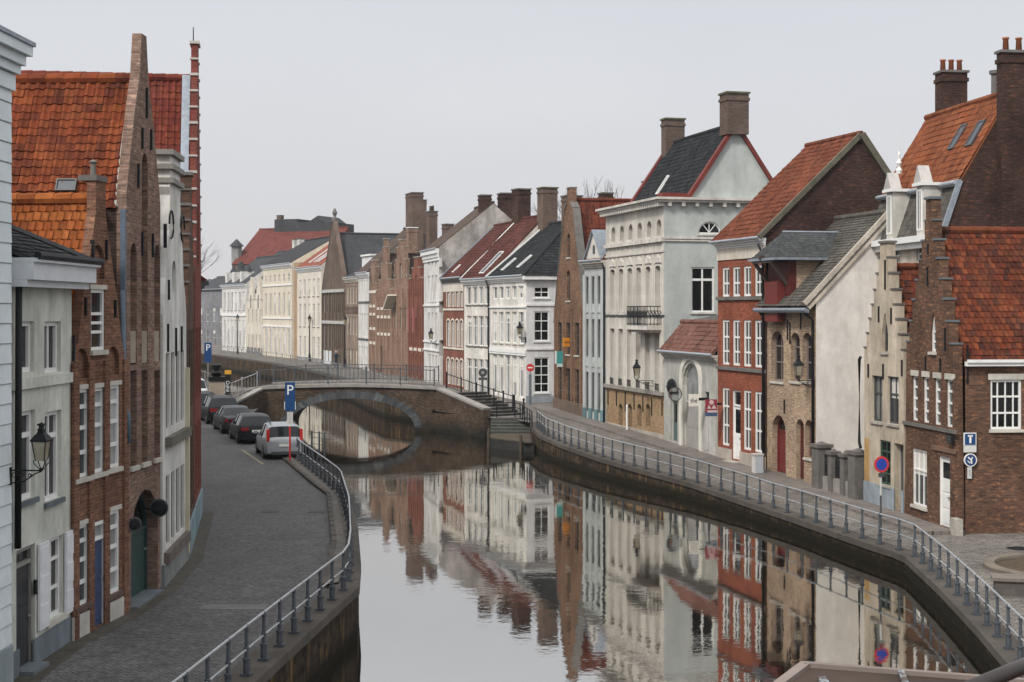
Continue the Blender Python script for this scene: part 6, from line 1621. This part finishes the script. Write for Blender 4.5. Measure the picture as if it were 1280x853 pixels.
# parking sign with red and white pole
g = Vector((-9.83, 67.3, zL(67)+.1))
s = sign_root('parking_sign', 'blue parking sign on red and white pole behind the silver car', g, R(8))
MB().tube([(0, 0, 1.15), (0, 0, 3.5)], .035, 8).build('pole', STEEL, s); MB().tube([(0, 0, -.1), (0, 0, 1.5)], .042, 8).build('red_pole', SRED, s); MB().tube([(0, 0, 1.51), (0, 0, 1.6)], .042, 8).build('white_band', SWHITE, s)
MB().box(-.22, .22, -.06, .06, 2.2, 3.46).build('panel', BLUE, s)
text_obj('lettering', 'P', .62, SWHITE, s, (0.0, -.066, 3.1), FACE)
[MB().box(a, a+.028, -.05, .05, 2.25, 2.6).build('edge_plate', SWHITE, s) for a in (-.25, .222)]
MB().box(-.13, .13, -.03, .03, 1.6, 2.15).build('small_plate', flat((.55, .54, .52)), s)
s2 = sign_root('parking_sign', 'distant blue parking sign leaning above the far parked cars', (-20.6, 103, 1.5), R(12))
MB().tube([(0, 0, 0), (0, 0, 4.4)], .035, 8).build('pole', STEEL, s2); MB().box(-.24, .24, -.06, .06, 2.95, 4.3).build('panel', BLUE, s2); text_obj('lettering', 'P', .62, SWHITE, s2, (0, -.066, 3.95), FACE)
# black info totem with yellow head
s3 = sign_root('info_totem', 'black pillar sign with yellow head and white upright lettering', (-17.75, 95, 1.5), R(10))
MB().box(-.16, .16, -.08, .08, 0, 2.5).build('pillar', BLACK, s3); MB().box(-.2, .2, -.1, .1, 2.502, 2.75).build('head', flat((.62, .33, .03)), s3); text_obj('lettering', 'INFO', .3, SWHITE, s3, (0, -.085, 1.75), (R(90), R(-90), 0))
# round no-parking sign
g = ground(1097, 679, zR)
s = sign_root('no_parking_sign', 'round blue sign with red rim on a slim dark post by the railing', (g.x+.15, g.y+.2, g.z), R(14))
MB().tube([(0, 0, 0), (0, 0, 2.4)], .032, 8).build('pole', DGREY, s); MB().tube([(0, 0, 1.5), (0, 0, 2.1)], .036, 8).build('pale_band', flat((.5, .5, .48)), s)
T = lambda r, y0, y1, c=(0, 0, 2.62): MB().add(*[(lambda n: ([Vector((r*math.cos(2*math.pi*k/n), y0, c[2]+r*math.sin(2*math.pi*k/n))) for k in range(n)]+[Vector((r*math.cos(2*math.pi*k/n), y1, c[2]+r*math.sin(2*math.pi*k/n))) for k in range(n)], [tuple(range(n)), tuple(range(n, 2*n))[::-1]]+[(k, (k+1) % n, (k+1) % n+n, k+n) for k in range(n)]))(28)][0]) if False else None
def disc(r, y0, y1, z, n=28, x=0):
    vs_ = [Vector((x+r*math.cos(2*math.pi*k/n), y, z+r*math.sin(2*math.pi*k/n))) for y in (y0, y1) for k in range(n)]
    return MB().add(vs_, [tuple(range(n)), tuple(range(n, 2*n))[::-1]]+[(k, (k+1) % n, (k+1) % n+n, k+n) for k in range(n)])
disc(.26, -.06, -.03, 2.5).build('rim', SRED, s); disc(.19, -.064, -.061, 2.5).build('disc', flat((.02, .05, .33), .4), s)
MB().box(-.1, .1, -.05, -.02, 2.1, 2.22).build('clamp', DGREY, s)
# no entry sign by the white corner house and dark sign from behind
g = ground(663, 506, zR)
s = sign_root('no_entry_sign', 'red round no entry sign on a grey post by the white corner house', (1.25, 104.5, 1.5), R(5))
MB().box(-.09, .09, -.07, .07, 0, 2.1).tube([(0, 0, 2.1), (0, 0, 2.6)], .035, 8).build('pole', metal((.2, .23, .26)), s); disc(.27, -.06, -.03, 2.55).build('disc', SRED, s); MB().box(-.17, .17, -.066, -.061, 2.51, 2.59).build('bar', SWHITE, s)
s = sign_root('sign_post', 'dark round sign seen from behind on a post at the head of the stairs', (-2.0, 104, 1.6), R(8))
MB().tube([(0, 0, 0), (0, 0, 2.05)], .06, 8).build('pole', DGREY, s); disc(.3, -.05, .0, 2.13).build('disc', metal((.09, .095, .1), .6), s); MB().box(-.3, .3, -.05, 0, 1.62, 1.8).build('plate', metal((.09, .095, .1), .6), s); disc(.11, -.056, -.052, 2.13).build('clamp', STEEL, s)
# signs on the corner house (dead end and bicycle) mounted on its side wall
h = R1
def wall_sign(name, label, px, py, fn):
    y, z = h.right.px(px, py); loc = h.world((h.L+.06, y, z)); s = sign_root(name, label, loc, h.root.rotation_euler.z+R(90)); fn(s); return s
sc = 51.5/F
def dead(s):
    w_ = 8*sc; MB().box(-w_, w_, -.05, 0, -7.5*sc, 8*sc).build('panel', SWHITE, s); MB().box(-w_+.03, w_-.03, -.056, -.0505, -7.5*sc+.02, 8*sc-.03).build('blue_field', BLUE, s)
    MB().box(-.035, .035, -.064, -.0565, -.13, .12).box(-.085, .085, -.064, -.0565, .085, .14).build('symbol', SWHITE, s)
    MB().box(-w_, w_, -.05, 0, -16*sc, -7.9*sc).build('lower_plate', flat((.62, .62, .60)), s)
wall_sign('dead_end_sign', 'square blue dead end sign on the side wall of the corner brick house', 1211, 549, dead)
def cyc(s):
    disc(8.2*sc, -.05, 0, 0).build('rim', SWHITE, s); disc(6.9*sc, -.056, -.0505, 0).build('disc', flat((.02, .05, .16), .4), s)
    MB().bar((-.09, -.062, .1), (.02, -.062, .0), .004, .045).bar((.02, -.062, .0), (.06, -.062, .1), .004, .04).bar((.02, -.062, .02), (.03, -.062, -.12), .004, .05).bar((-.11, -.062, -.02), (-.02, -.062, -.1), .004, .03).build('symbol', SWHITE, s)
wall_sign('round_sign', 'round blue sign with white rim under the dead end sign', 1211.5, 575, cyc)
def strip(s): MB().box(-2.6*sc, 2.6*sc, -.05, 0, -7*sc, 7*sc).build('panel', flat((.55, .56, .55)), s); MB().box(-.02, .02, -.055, -.0505, -.1, .1).build('print', flat((.3, .3, .3)), s)
wall_sign('small_plate', 'narrow grey plate under the round sign on the brick wall', 1210.5, 591, strip)
y, z = h.right.px(1197.5, 550); a_, z_ = h.front.px(1191, 549)
s = empty('wall_box', h.world((a_, -.02, z_)), h.root.rotation_euler.z, 'small black slatted wall box beside the white door', 'wall box'); MB().box(-.2, .2, -.12, 0, -.14, .14).build('body', BLACK, s)
mb = MB(); [mb.box(-.18, .18, -.13, -.121, -.11+i*.08, -.07+i*.08) for i in range(3)]; mb.build('slat', DGREY, s)
# hanging white shop sign and red board at the annex
hh = [o for o in bpy.data.objects if o.name == 'annex_house'][0]
hz = hh.rotation_euler.z; A_ = hh.location
def on_annex(px, py, out):
    u_ = Vector((math.cos(hz), math.sin(hz))); n_ = Vector((math.sin(hz), -math.cos(hz))); o = Vector((A_.x, A_.y))+n_*out; k = (px-640)/F
    t = (k*o.y-o.x)/(u_.x-k*u_.y); q = o+u_*t; return Vector((q.x, q.y, CAM_H-(py-HY)*q.y/F))
p = on_annex(867, 500.5, .75); sc = p.y/F
s = sign_root('shop_sign', 'small square white shop sign with black script hanging over the arched door', p, R(10)); MB().box(-6*sc, 6*sc, -.06, .06, -7.5*sc, 7.5*sc).build('panel', flat((.76, .73, .66)), s)
text_obj('lettering', 'thé', .3, BLACK, s, (0, -.065, -.02), FACE, .9); MB().bar((6*sc, 0, .05), (1.1, .1, .05), .06, .14).build('bracket', IRON, s)
p = on_annex(889, 510.5, .7); sc = p.y/F
s = sign_root('shop_sign', 'dark red board with white triangles and blue foot by the red brick house', p, R(10)); MB().box(-7.5*sc, 7.5*sc, -.05, .05, -5*sc, 11*sc).build('panel', flat((.26, .035, .05)), s); MB().box(-7.5*sc, 7.5*sc, -.05, .05, -10*sc, -5.02*sc).build('foot_band', flat((.05, .09, .17)), s)
MB().prism([(-.22, -.02), (-.02, -.02), (-.12, .16)], lambda a, b, d: Vector((a, d, b)), -.06, -.052).prism([(.0, -.02), (.24, -.02), (.12, .18)], lambda a, b, d: Vector((a, d, b)), -.06, -.052).box(-.2, .28, -.06, -.052, -.2, -.1).build('emblem', flat((.62, .50, .50)), s); disc(.11, -.06, -.052, .28).build('disc', flat((.66, .48, .48)), s)
MB().bar((7.5*sc, 0, .2), (7.5*sc+.25, .1, .2), .05, .1).build('bracket', IRON, s)
# convex traffic mirrors
def mirror(label, loc, rz, r=.42, tilt=0):
    s = empty('traffic_mirror', loc, rz, label, 'traffic mirror', 'round traffic mirrors on the house walls')
    n = 20; mb = MB(); prof = [(0.001, .09), (.45, .08), (.8, .045), (1.0, 0)]; vs_ = []; fs = []
    for k, (rr, y) in enumerate(prof):
        for j in range(n): a = 2*math.pi*j/n; vs_.append(Vector((rr*r*math.cos(a), -y*r*1.6, rr*r*math.sin(a))))
    for k in range(len(prof)-1):
        for j in range(n): a = k*n+j; b = k*n+(j+1) % n; fs.append((a, b, b+n, a+n))
    fs.append(tuple((len(prof)-1)*n+j for j in range(n)))
    mb.add(vs_, fs).build('shell', BLACK, s, True); mb = MB(); mb.tube([Vector((r*1.0*math.cos(2*math.pi*j/n), .01, r*1.0*math.sin(2*math.pi*j/n))) for j in range(n+1)], .025, 5).build('rim', DGREY, s)
    disc(r*.95, .004, .02, 0).build('glass', metal((.6, .63, .65), .06, .05, 1.), s); MB().bar((0, -.15, 0), (-.35, -.1, 0), .05, .05).build('arm', IRON, s); return s
mirror('round black-backed traffic mirror at the right of the green gate', (-8.41, 36.2, 3.29), R(8), .2)
mirror('smaller round traffic mirror at the left of the green gate', (-8.49, 34.2, 3.18), R(25), .14)
p = on_annex(839.5, 484, .4); mirror('tall oval black traffic mirror over the dark teal annex door', p, R(-60), .42)
p = on_annex(844, 493, .7); mirror('grey tilted traffic mirror over the dark teal annex door', p, R(190), .34)
# estate boards on the rust brick gable
rg = [o for o in bpy.data.objects if o.type == 'EMPTY' and o.get('label', '').startswith('rust brown brick gable')][0]
hz = rg.rotation_euler.z; A_ = rg.location
p = on_annex(700, 449, .5); s = sign_root('house_board', 'teal and white board projecting from the rust brick gable', p, R(10)); MB().box(-.22, .18, -.05, .05, -.3, .5).build('panel', flat((.05, .28, .27)), s); MB().box(-.34, -.222, -.05, .05, -.3, .52).build('pale_edge', flat((.62, .68, .66)), s); MB().box(-.2, .16, -.05, .05, -.5, -.302).build('pale_foot', flat((.55, .66, .62)), s)
p = on_annex(709, 428, .15); s = sign_root('house_board', 'orange board in the middle window of the rust brick gable', p, R(18)); MB().box(-.28, .28, -.05, .05, -.28, .28).build('panel', flat((.68, .26, .02)), s); MB().box(-.2, .2, -.06, -.052, -.06, .06).build('print', flat((.30, .10, .02)), s)
# utility cabinet
g = ground(947.5, 592, zR); s = empty('utility_cabinet', (g.x-.1, g.y-.5, g.z), R(10), 'pale grey utility cabinet at the foot of the red brick house', 'cabinet'); MB().box(-.2, .2, -.2, .2, 0, .86).build('body', flat((.58, .56, .53)), s); MB().box(-.23, .23, -.23, .23, .862, .93).build('lid', flat((.48, .47, .45)), s); MB().box(-.16, .16, -.212, -.202, .1, .8).build('door', flat((.42, .46, .50)), s)
# stone posts and ironwork in front of the pale gable wall
p0 = ground(1027, 613, zR); p1 = ground(1073, 626.5, zR); d = (p1-p0); d.z = 0
s = empty('stone_fence', p0, math.atan2(d.y, d.x), 'dark stone posts with low wall and ironwork before the pale blank wall', 'fence'); Lf = d.length
ST = stone((.15, .14, .13), .4, 2)
for i in range(4):
    x = Lf*i/3; w_ = .3 if i in (0, 3) else .17; hh_ = 1.75 if i in (0, 3) else 1.55
    o = MB().box(x-w_, x+w_, -w_, w_, -.4, hh_).build('post', ST, s); MB().box(x-w_-.06, x+w_+.06, -w_-.06, w_+.06, hh_+.002, hh_+.14).lathe([(w_, hh_+.14), (.05, hh_+.24)], 4, (x, 0, 0), math.pi/4).build('cap', ST, o)
mb = MB()
for i in range(3): mb.box(Lf*i/3+.32 if i == 0 else Lf*i/3+.18, Lf*(i+1)/3-(.32 if i == 2 else .18), -.12, .12, -.4, .62)
mb.build('low_wall', stone((.28, .26, .24), .35, 2), s)
mb = MB()
for i in range(3):
    x0, x1 = Lf*i/3+.2, Lf*(i+1)/3-.2
    for k in range(7): x = x0+(x1-x0)*k/6; mb.tube([(x, 0, .6), (x, 0, 1.35+.2*math.sin(math.pi*k/6))], .016, 5)
    mb.tube([(x0+(x1-x0)*k/8, 0, 1.35+.2*math.sin(math.pi*k/8)) for k in range(9)], .03, 5)
    for k in range(4): cx = x0+(x1-x0)*(k+.5)/4; mb.tube([(cx+.12*math.cos(t), 0, 1.0+.12*math.sin(t)) for t in [q*.7 for q in range(10)]], .02, 5)
mb.build('ironwork', IRON, s)
# round planter and stone bench by the corner
s = empty('round_planter', (15.85, 43.7, .55), 0, 'round stone-edged bed of bare soil in the setts by the corner house', 'planter')
MB().lathe([(2.2, -.2), (2.2, .1), (2.15, .13), (1.9, .13), (1.88, .06), (1.88, -.2)], 40).build('rim', stone((.17, .145, .115), .4), s); MB().lathe([(1.87, .03), (1.0, .11), (.01, .15)], 32).build('soil', stone((.085, .062, .04), .5, 3), s)
s = empty('stone_bench', (13.9, 39.7, .55), R(-14), 'low dark stone block bench beside the quay railing', 'bench')
MB().box(-1.25, 1.6, -.32, .32, 0, .38).build('block', stone((.13, .115, .105), .45), s); MB().box(-1.32, 1.65, -.38, .38, .383, .47).build('seat', stone((.20, .175, .155), .4), s)
# bollards along the far street and at the stairs
bol = MB().lathe([(.09, 0), (.09, .1), (.06, .14), (.055, .85), (.08, .88), (.08, .93), (.04, 1.0), (.0, 1.03)], 10)
bo = None
for i, (x, d, lab) in enumerate(((.15, 100.5, 'dark iron bollard at the corner of the bridge ramp'), (.75, 97.5, 'dark iron bollard by the head of the quay railing'), (-.6, 104.2, 'dark iron bollard close to the round dark sign'))):
    o = bol.build('bollard', IRON) if bo is None else bo.copy()
    if bo is not None: COL.objects.link(o)
    else: bo = o
    o.location = (x, d, zR(d)); tag(o, lab, 'bollard', 'bollards by the bridge stairs')
# stone gate pier with black urn
s = empty('stone_pier', (-18.9, 97.2, 1.4), R(15), 'buff stone pier with a black cap at the foot of the bridge ramp', 'pier'); MB().box(-.45, .45, -.4, .4, 0, 2.1).build('shaft', stone((.36, .30, .24), .35, 2), s); MB().box(-.52, .52, -.47, .47, 2.102, 2.35).lathe([(.25, 2.35), (.4, 2.6), (.2, 2.75), (.35, 3.1), (.1, 3.2)], 8).build('cap', BLACK, s)
# far-bank street lamps and cabinets
lp = None
for i, (px_, D, lab) in enumerate(((297, 214, 'tall crooked lamp post before the house at the bend'), (387, 184, 'dark lamp post in front of the pale cream house'), (431, 166, 'dark lamp post before the narrow brown house'))):
    s = empty('lamp_post', ((px_-640)/F*D, D, 1.8), R(20*i), lab, 'lamp post', 'lamp posts on the far bank')
    MB().lathe([(.16, 0), (.14, .8), (.08, 1.0), (.06, 4.6)], 8).build('pole', IRON, s); MB().lathe([(.1, 4.6), (.24, 5.2)], 6).build('glass', M_LAMPG, s); MB().lathe([(.28, 5.2), (.1, 5.5), (.0, 5.7)], 6).build('cap', IRON, s)

# ================================================================== cars
def car(kind, label, paintm, loc, rz, dims=(4.2, 1.76, 1.48)):
    Lc, Wc, Hc = dims; root = empty('parked_car', loc, rz, label, 'car', 'cars parked along the kerb'); hw = Wc/2
    # local: +y forward; rear at y=0
    sedan = kind == 'sedan'; mpv = kind == 'mpv'
    zb_ = Hc*.63 if not mpv else Hc*.60
    # (y/L, belt z, belt half width, roof z, roof half width, lower half width)
    if sedan: st = [(0, .86, .80, .86, .72, .82), (.02, .93, .9, .93, .8, .93), (.13, .97, .96, .97, .86, .98), (.16, .97, .97, .98, .86, 1), (.28, .96, .985, Hc*.94, .70, 1), (.38, .95, 1, Hc, .68, 1), (.55, .93, 1, Hc*.985, .68, 1), (.72, .92, .985, .95, .82, 1), (.86, .85, .95, .86, .85, .98), (.97, .74, .87, .76, .76, .92), (1, .62, .8, .64, .7, .82)]
    else:
        b = zb_
        st = [(0, b*.92, .86, b*.93, .78, .88), (.012, b, .93, b+.02, .80, .95), (.03, b, .95, b+.06, .82, .975), (.085 if not mpv else .06, b, .97, Hc*.93, .74, .99), (.16, b, .985, Hc*.985, .72, 1), (.3, b*.99, 1, Hc, .71, 1), (.52, b*.97, 1, Hc*.975, .70, 1), (.70, b*.96, .985, b*1.02, .83, 1), (.86, b*.88, .95, b*.89, .84, .98), (.97, b*.76, .86, b*.78, .75, .92), (1, b*.6, .78, b*.63, .7, .80)]
    rows = []
    for (t, bz, bw, rz_, rw, lw) in st:
        y = t*Lc; zl = .22 if .03 < t < .97 else .32
        half = [(hw*lw*.93, zl), (hw*lw, zl+.14), (hw*max(lw, bw)*1.0, (zl+bz)/2+.05), (hw*bw, bz-.05), (hw*bw*.97, bz), (hw*((bw*.97)*.12+rw*.88), bz+(rz_-bz)*.88), (hw*rw*.86, rz_-.012), (hw*rw*.4, rz_+.004)]
        rows.append([Vector((x, y, z)) for x, z in half]+[Vector((-x, y, z)) for x, z in reversed(half)])
    n = len(rows[0]); vs_ = [p for r in rows for p in r]; body = []; sideg = []; rearg = []; frontg = []
    for i in range(len(rows)-1):
        tm = (st[i][0]+st[i+1][0])/2; tall = (st[i][3]-st[i][1]) > .2 or (st[i+1][3]-st[i+1][1]) > .2
        for k in range(n):
            j = (k+1) % n; fc = (i*n+k, i*n+j, (i+1)*n+j, (i+1)*n+k)
            seg = min(k, n-2-k) if k < n-1 else -1
            both = (st[i][3]-st[i][1]) > .2 and (st[i+1][3]-st[i+1][1]) > .2
            if seg == 4 and both: sideg.append(fc)
            elif tall and not both and seg in (5, 6, 7) and k != n-1:
                (rearg if tm < .4 else frontg).append(fc)
            elif tall and not both and seg == 4: body.append(fc)
            else: body.append(fc)
    body.append(tuple(range(n))[::-1]); body.append(tuple((len(rows)-1)*n+k for k in range(n)))
    def sub(faces, name, mat, off=0.):
        used = sorted({q for f_ in faces for q in f_}); mp_ = {q: i for i, q in enumerate(used)}
        o = MB().add([vs_[q] for q in used], [tuple(mp_[q] for q in f_) for f_ in faces]).build(name, mat, root, True)
        return o
    o = sub(body, 'body', paintm)
    m_ = o.modifiers.new('e', 'EDGE_SPLIT'); m_.split_angle = R(38)
    sub(sideg, 'side_window', glass('car')); sub(rearg, 'rear_window', glass('car')); sub(frontg, 'windscreen', glass('car'))
    # pillars
    mb = MB()
    for s_ in (-1, 1):
        for t in (.36, .54):
            i = max(k for k in range(len(st)) if st[k][0] <= t); q = (t-st[i][0])/(st[i+1][0]-st[i][0])
            pa = rows[i][4].lerp(rows[i+1][4], q); pb = rows[i][5].lerp(rows[i+1][5], q); mb.bar(Vector((s_*(pa.x+.005), pa.y, pa.z)), Vector((s_*(pb.x+.005), pb.y, pb.z)), .06, .05)
    mb.build('pillar', BLACK, root)
    # lights, bumper, plate, mirrors, wheels
    for s_ in (-1, 1):
        if mpv: MB().box(min(s_*hw*.76, s_*hw*.9), max(s_*hw*.76, s_*hw*.9), .0, .22, zb_*.86, Hc*.86).build('tail_light', flat((.50, .02, .02), .2), root)
        else: MB().box(min(s_*hw*.45, s_*hw*.885), max(s_*hw*.45, s_*hw*.885), -.022, .12, zb_*.74, zb_*.92).build('tail_light', flat((.22, .012, .015), .2), root)
        MB().box(min(s_*hw*1.0, s_*(hw+.17)), max(s_*hw*1.0, s_*(hw+.17)), Lc*.66, Lc*.66+.1, zb_+.02, zb_+.15).build('door_mirror', paintm, root)
        MB().box(min(s_*hw*.5, s_*hw*.8), max(s_*hw*.5, s_*hw*.8), Lc-.06, Lc+.005, .55, .68).build('headlight', flat((.6, .6, .6), .1), root)
        for yy in (Lc*.185, Lc*.80):
            w = empty('x', (0, 0, 0)) if False else None
            c = Vector((s_*(hw-.1), yy, .31)); prof_ = [(.2, -.1), (.3, -.1), (.315, -.06), (.315, .06), (.3, .1), (.2, .1)]
            def wheel(pr, nm, mt, par):
                n_ = 20; v_ = []; f_ = []
                for r_, x_ in pr:
                    for k in range(n_): a = 2*math.pi*k/n_; v_.append(c+Vector((x_*s_, r_*math.cos(a), r_*math.sin(a))))
                for q in range(len(pr)-1):
                    for k in range(n_): f_.append((q*n_+k, q*n_+(k+1) % n_, (q+1)*n_+(k+1) % n_, (q+1)*n_+k))
                f_.append(tuple(range(n_))); f_.append(tuple((len(pr)-1)*n_+k for k in range(n_)))
                return MB().add(v_, f_).build(nm, mt, par)
            wo = wheel(prof_, 'wheel', paint((.02, .02, .021), .8), root); wheel([(.205, .085), (.19, .112), (.06, .105), (.03, .115)], 'rim', metal((.16, .165, .17), .5, .3, .6), wo)
            arch = MB(); arch.tube([c+Vector((s_*.075, .36*math.cos(t), .36*math.sin(t))) for t in [math.pi*k/10 for k in range(11)]], .035, 5); arch.build('wheel_arch', BLACK, root)
    low = BLACK if not mpv else DGREY
    MB().box(-hw*.86, hw*.86, -.06, .25, .3, .56).build('bumper', paintm, root); MB().box(-hw*.7, hw*.7, -.066, .1, .24, .38).build('bumper_trim', low, root)
    MB().box(-.26, .26, -.075, -.05, .6 if not sedan else .62, .72 if not sedan else .74).build('number_plate', flat((.66, .66, .62)), root)
    MB().box(-hw*.8, hw*.8, .2, Lc-.25, .18, .3).build('underbody', BLACK, root)
    if mpv or kind == 'suv':
        mb = MB(); [mb.tube([(s_*hw*.62, Lc*.14, Hc*.985), (s_*hw*.62, Lc*.16, Hc*1.02), (s_*hw*.62, Lc*.5, Hc*1.02), (s_*hw*.62, Lc*.52, Hc*.985)], .02, 6) for s_ in (-1, 1)]; mb.build('roof_rail', DGREY, root)
    return root
zc = zL(68)
car('mpv', 'silver people carrier with tall red tail lights, nearest the railing bend', carpaint((.34, .36, .38), .5), (-10.25, 68.6, zc), R(16), (4.3, 1.8, 1.60))
car('hatch', 'black hatchback parked right behind the silver people carrier', carpaint((.008, .010, .012)), (-12.75, 76.0, zL(76)), R(18), (4.3, 1.8, 1.47))
car('sedan', 'dark grey saloon with pale reflecting rear window in the parked row', carpaint((.035, .04, .043)), (-14.55, 81.3, zL(81)), R(19), (4.5, 1.8, 1.44))
car('suv', 'black tall estate car with silver roof in the parked row', carpaint((.011, .012, .014)), (-16.5, 87.2, zL(87)), R(20), (4.6, 1.85, 1.62))
car('hatch', 'dark blue-black car half hidden by the red banded gable', carpaint((.008, .011, .015)), (-18.7, 92.6, zL(92)), R(20), (4.4, 1.8, 1.5))
car('suv', 'white van with dark windows at the far end of the row', carpaint((.62, .63, .64), .1), (-20.7, 99.0, zL(99)), R(20), (4.8, 1.9, 2.0))

# ================================================================== person on the far bank (small)
pe = None
D = 163.; px_ = 420.4; zf_ = 1.8
vv = [(0, 0, .95), (0, 0, 1.2), (0, 0, 1.45), (0, 0, 1.56), (0, .02, 1.72), (.18, 0, 1.43), (.25, -.1, 1.2), (.16, -.26, 1.36), (-.18, 0, 1.43), (-.27, -.1, 1.2), (-.14, -.26, 1.40), (.1, 0, .88), (.11, -.03, .48), (.11, .02, .06), (.11, -.12, .04), (-.1, 0, .88), (-.12, .04, .48), (-.12, .06, .06), (-.12, -.09, .04)]
ed = [(0, 1), (1, 2), (2, 3), (3, 4), (2, 5), (5, 6), (6, 7), (2, 8), (8, 9), (9, 10), (0, 11), (11, 12), (12, 13), (13, 14), (0, 15), (15, 16), (16, 17), (17, 18)]
rad = [.16, .15, .17, .06, .11, .075, .055, .045, .075, .055, .045, .1, .07, .05, .045, .1, .07, .05, .045]
me = bpy.data.meshes.new('person'); me.from_pydata(vv, ed, []); me.update()
pe = bpy.data.objects.new('person', me); COL.objects.link(pe)
sk = pe.modifiers.new('skin', 'SKIN'); me.skin_vertices[0].data[0].use_root = True
for i, r_ in enumerate(rad): me.skin_vertices[0].data[i].radius = (r_, r_*.85)
pe.modifiers.new('sub', 'SUBSURF').levels = 1
me.materials.append(paint((.02, .025, .045), .8)); pe.location = ((px_-640)/F*D, D, zf_); pe.rotation_euler = (0, 0, R(25))
tag(pe, 'person in dark coat with hands raised to the face behind the distant railing', 'person')
hd = MB().lathe([(.02, -.13), (.075, -.1), (.1, -.02), (.105, .05), (.085, .12), (.02, .15)], 12, (0, .0, 1.72)).build('face', flat((.50, .33, .25)), pe, True); MB().lathe([(.112, .02), (.116, .07), (.095, .14), (.02, .175)], 12, (0, .02, 1.72)).build('hair', flat((.40, .36, .30)), pe, True)

# ================================================================== bare trees
def bare_tree(label, base, height, seed, spread=.5, depth=6):
    rnd = random.Random(seed); s = empty('bare_tree', base, 0, label, 'tree', 'bare winter trees behind the houses')
    tr = MB(); cr_ = MB()
    def grow(p, d, L, r, k):
        n = 3; pts = [p]; q = p.copy(); dd = d.copy()
        for i in range(n): dd = (dd+Vector((rnd.uniform(-.14, .14), rnd.uniform(-.14, .14), .05))).normalized(); q = q+dd*L/n; pts.append(q.copy())
        (tr if k >= depth-1 else cr_).tube(pts, [r*(1-.35*i/n) for i in range(n+1)], 6 if k >= depth-2 else 4, False)
        if k == 0: return
        for c in range(2 if k < depth-1 and rnd.random() < .35 else 3):
            a = rnd.uniform(0, 6.28); sp_ = rnd.uniform(.3, .75)*spread*1.6
            x = dd.orthogonal().normalized(); y = dd.cross(x); nd = (dd*1.0+(x*math.cos(a)+y*math.sin(a))*sp_+Vector((0, 0, .12))).normalized()
            grow(pts[-1] if c else pts[-2].lerp(pts[-1], .6), nd, L*rnd.uniform(.62, .82), r*.58, k-1)
    grow(Vector((0, 0, 0)), Vector((0, 0, 1)), height*.3, height*.016, depth)
    bark = stone((.11, .095, .085), .3, 3); tr.build('trunk', bark, s); cr_.build('crown', bark, s); return s
bare_tree('bare twiggy tree rising behind the dark grey roof and rust gable', (6.3, 122, 1.8), 16.6, 3, .4)
bare_tree('bare tree behind the dark red roof next to the twin chimneys', (4.3, 126, 1.8), 16.3, 5, .4)
bare_tree('bare tree seen past the red banded gable at the street end', (-26.8, 128, 1.6), 13.5, 8, .6)

# ================================================================== balcony the picture is taken from
s = empty('balcony', (0, 0, 0), 0, 'brown metal balcony parapet with pale patches and dark handrail at the picture corner', 'balcony')
BRN = paint((.075, .056, .048), .8, .4, 3., .08); RIMM = paint((.24, .20, .18), .7, .3, 4., .1)
z1 = 7.299
mb = MB(); mb.add([(.585, 3.0, z1), (2.2, 3.0, z1-.125), (2.2, 2.2, z1-.345), (-.11, 2.2, z1-.22), (.585, 3.0, 6.2), (2.2, 3.0, 6.2), (2.2, 2.2, 6.2), (-.11, 2.2, 6.2)], [(0, 1, 2, 3), (0, 1, 5, 4), (1, 2, 6, 5), (2, 3, 7, 6), (3, 0, 4, 7), (4, 5, 6, 7)]); mb.build('parapet', BRN, s)
MB().bar((.575, 3.0, z1+.001), (2.2, 3.0, z1-.124), .018, .012).bar((.58, 3.0, z1+.001), (-.115, 2.2, z1-.219), .022, .012).build('rim', RIMM, s)
_t = NT('flashing'); _v = _t.coord('Object'); PATCH = _t.fin(_t.mix((.085, .065, .056), (.33, .40, .44), _t.ramp(_t.noise(_v, 28, 5, .7), [(.42, 0), (.56, 1)])), .5, None, .3, .2)
MB().bar((.765, 2.99, z1-.010), (.745, 2.55, z1-.137), .012, .006).bar((.60, 2.95, z1-.012), (.655, 2.6, z1-.11), .016, .006).bar((.63, 2.9, z1-.026), (.665, 2.6, z1-.112), .01, .006).build('pale_patch', PATCH, s)
MB().tube([(.60, 2.27, 7.40), (.842, 2.5, 7.415), (1.3, 2.9, 7.44), (2.2, 3.6, 7.48)], .013, 10).build('handrail', metal((.05, .042, .04), .4, .3, .4), s, True)
MB().tube([(1.9, 3.37, 6.2), (1.9, 3.37, 7.46)], .02, 8).build('rail_post', metal((.05, .042, .04), .4, .3, .4), s, True)
MB().box(-1.6, 2.2, -1.2, 2.15, 6.0, 6.15).build('floor', stone((.2, .18, .16)), s)
# haze
hz_ = MB().box(-460, 460, -90, 760, -2.4, 27).build('haze', MATS.setdefault('haze', bpy.data.materials.new('haze')), None)
hm = MATS['haze']; hm.use_nodes = True; t = hm.node_tree; t.nodes.remove(t.nodes['Principled BSDF'])
pv = t.nodes.new('ShaderNodeVolumePrincipled'); pv.inputs['Color'].default_value = (.86, .88, .91, 1); pv.inputs['Density'].default_value = .0002; pv.inputs['Anisotropy'].default_value = .0
t.links.new(pv.outputs[0], t.nodes['Material Output'].inputs['Volume'])
tag(hz_, kind='stuff')
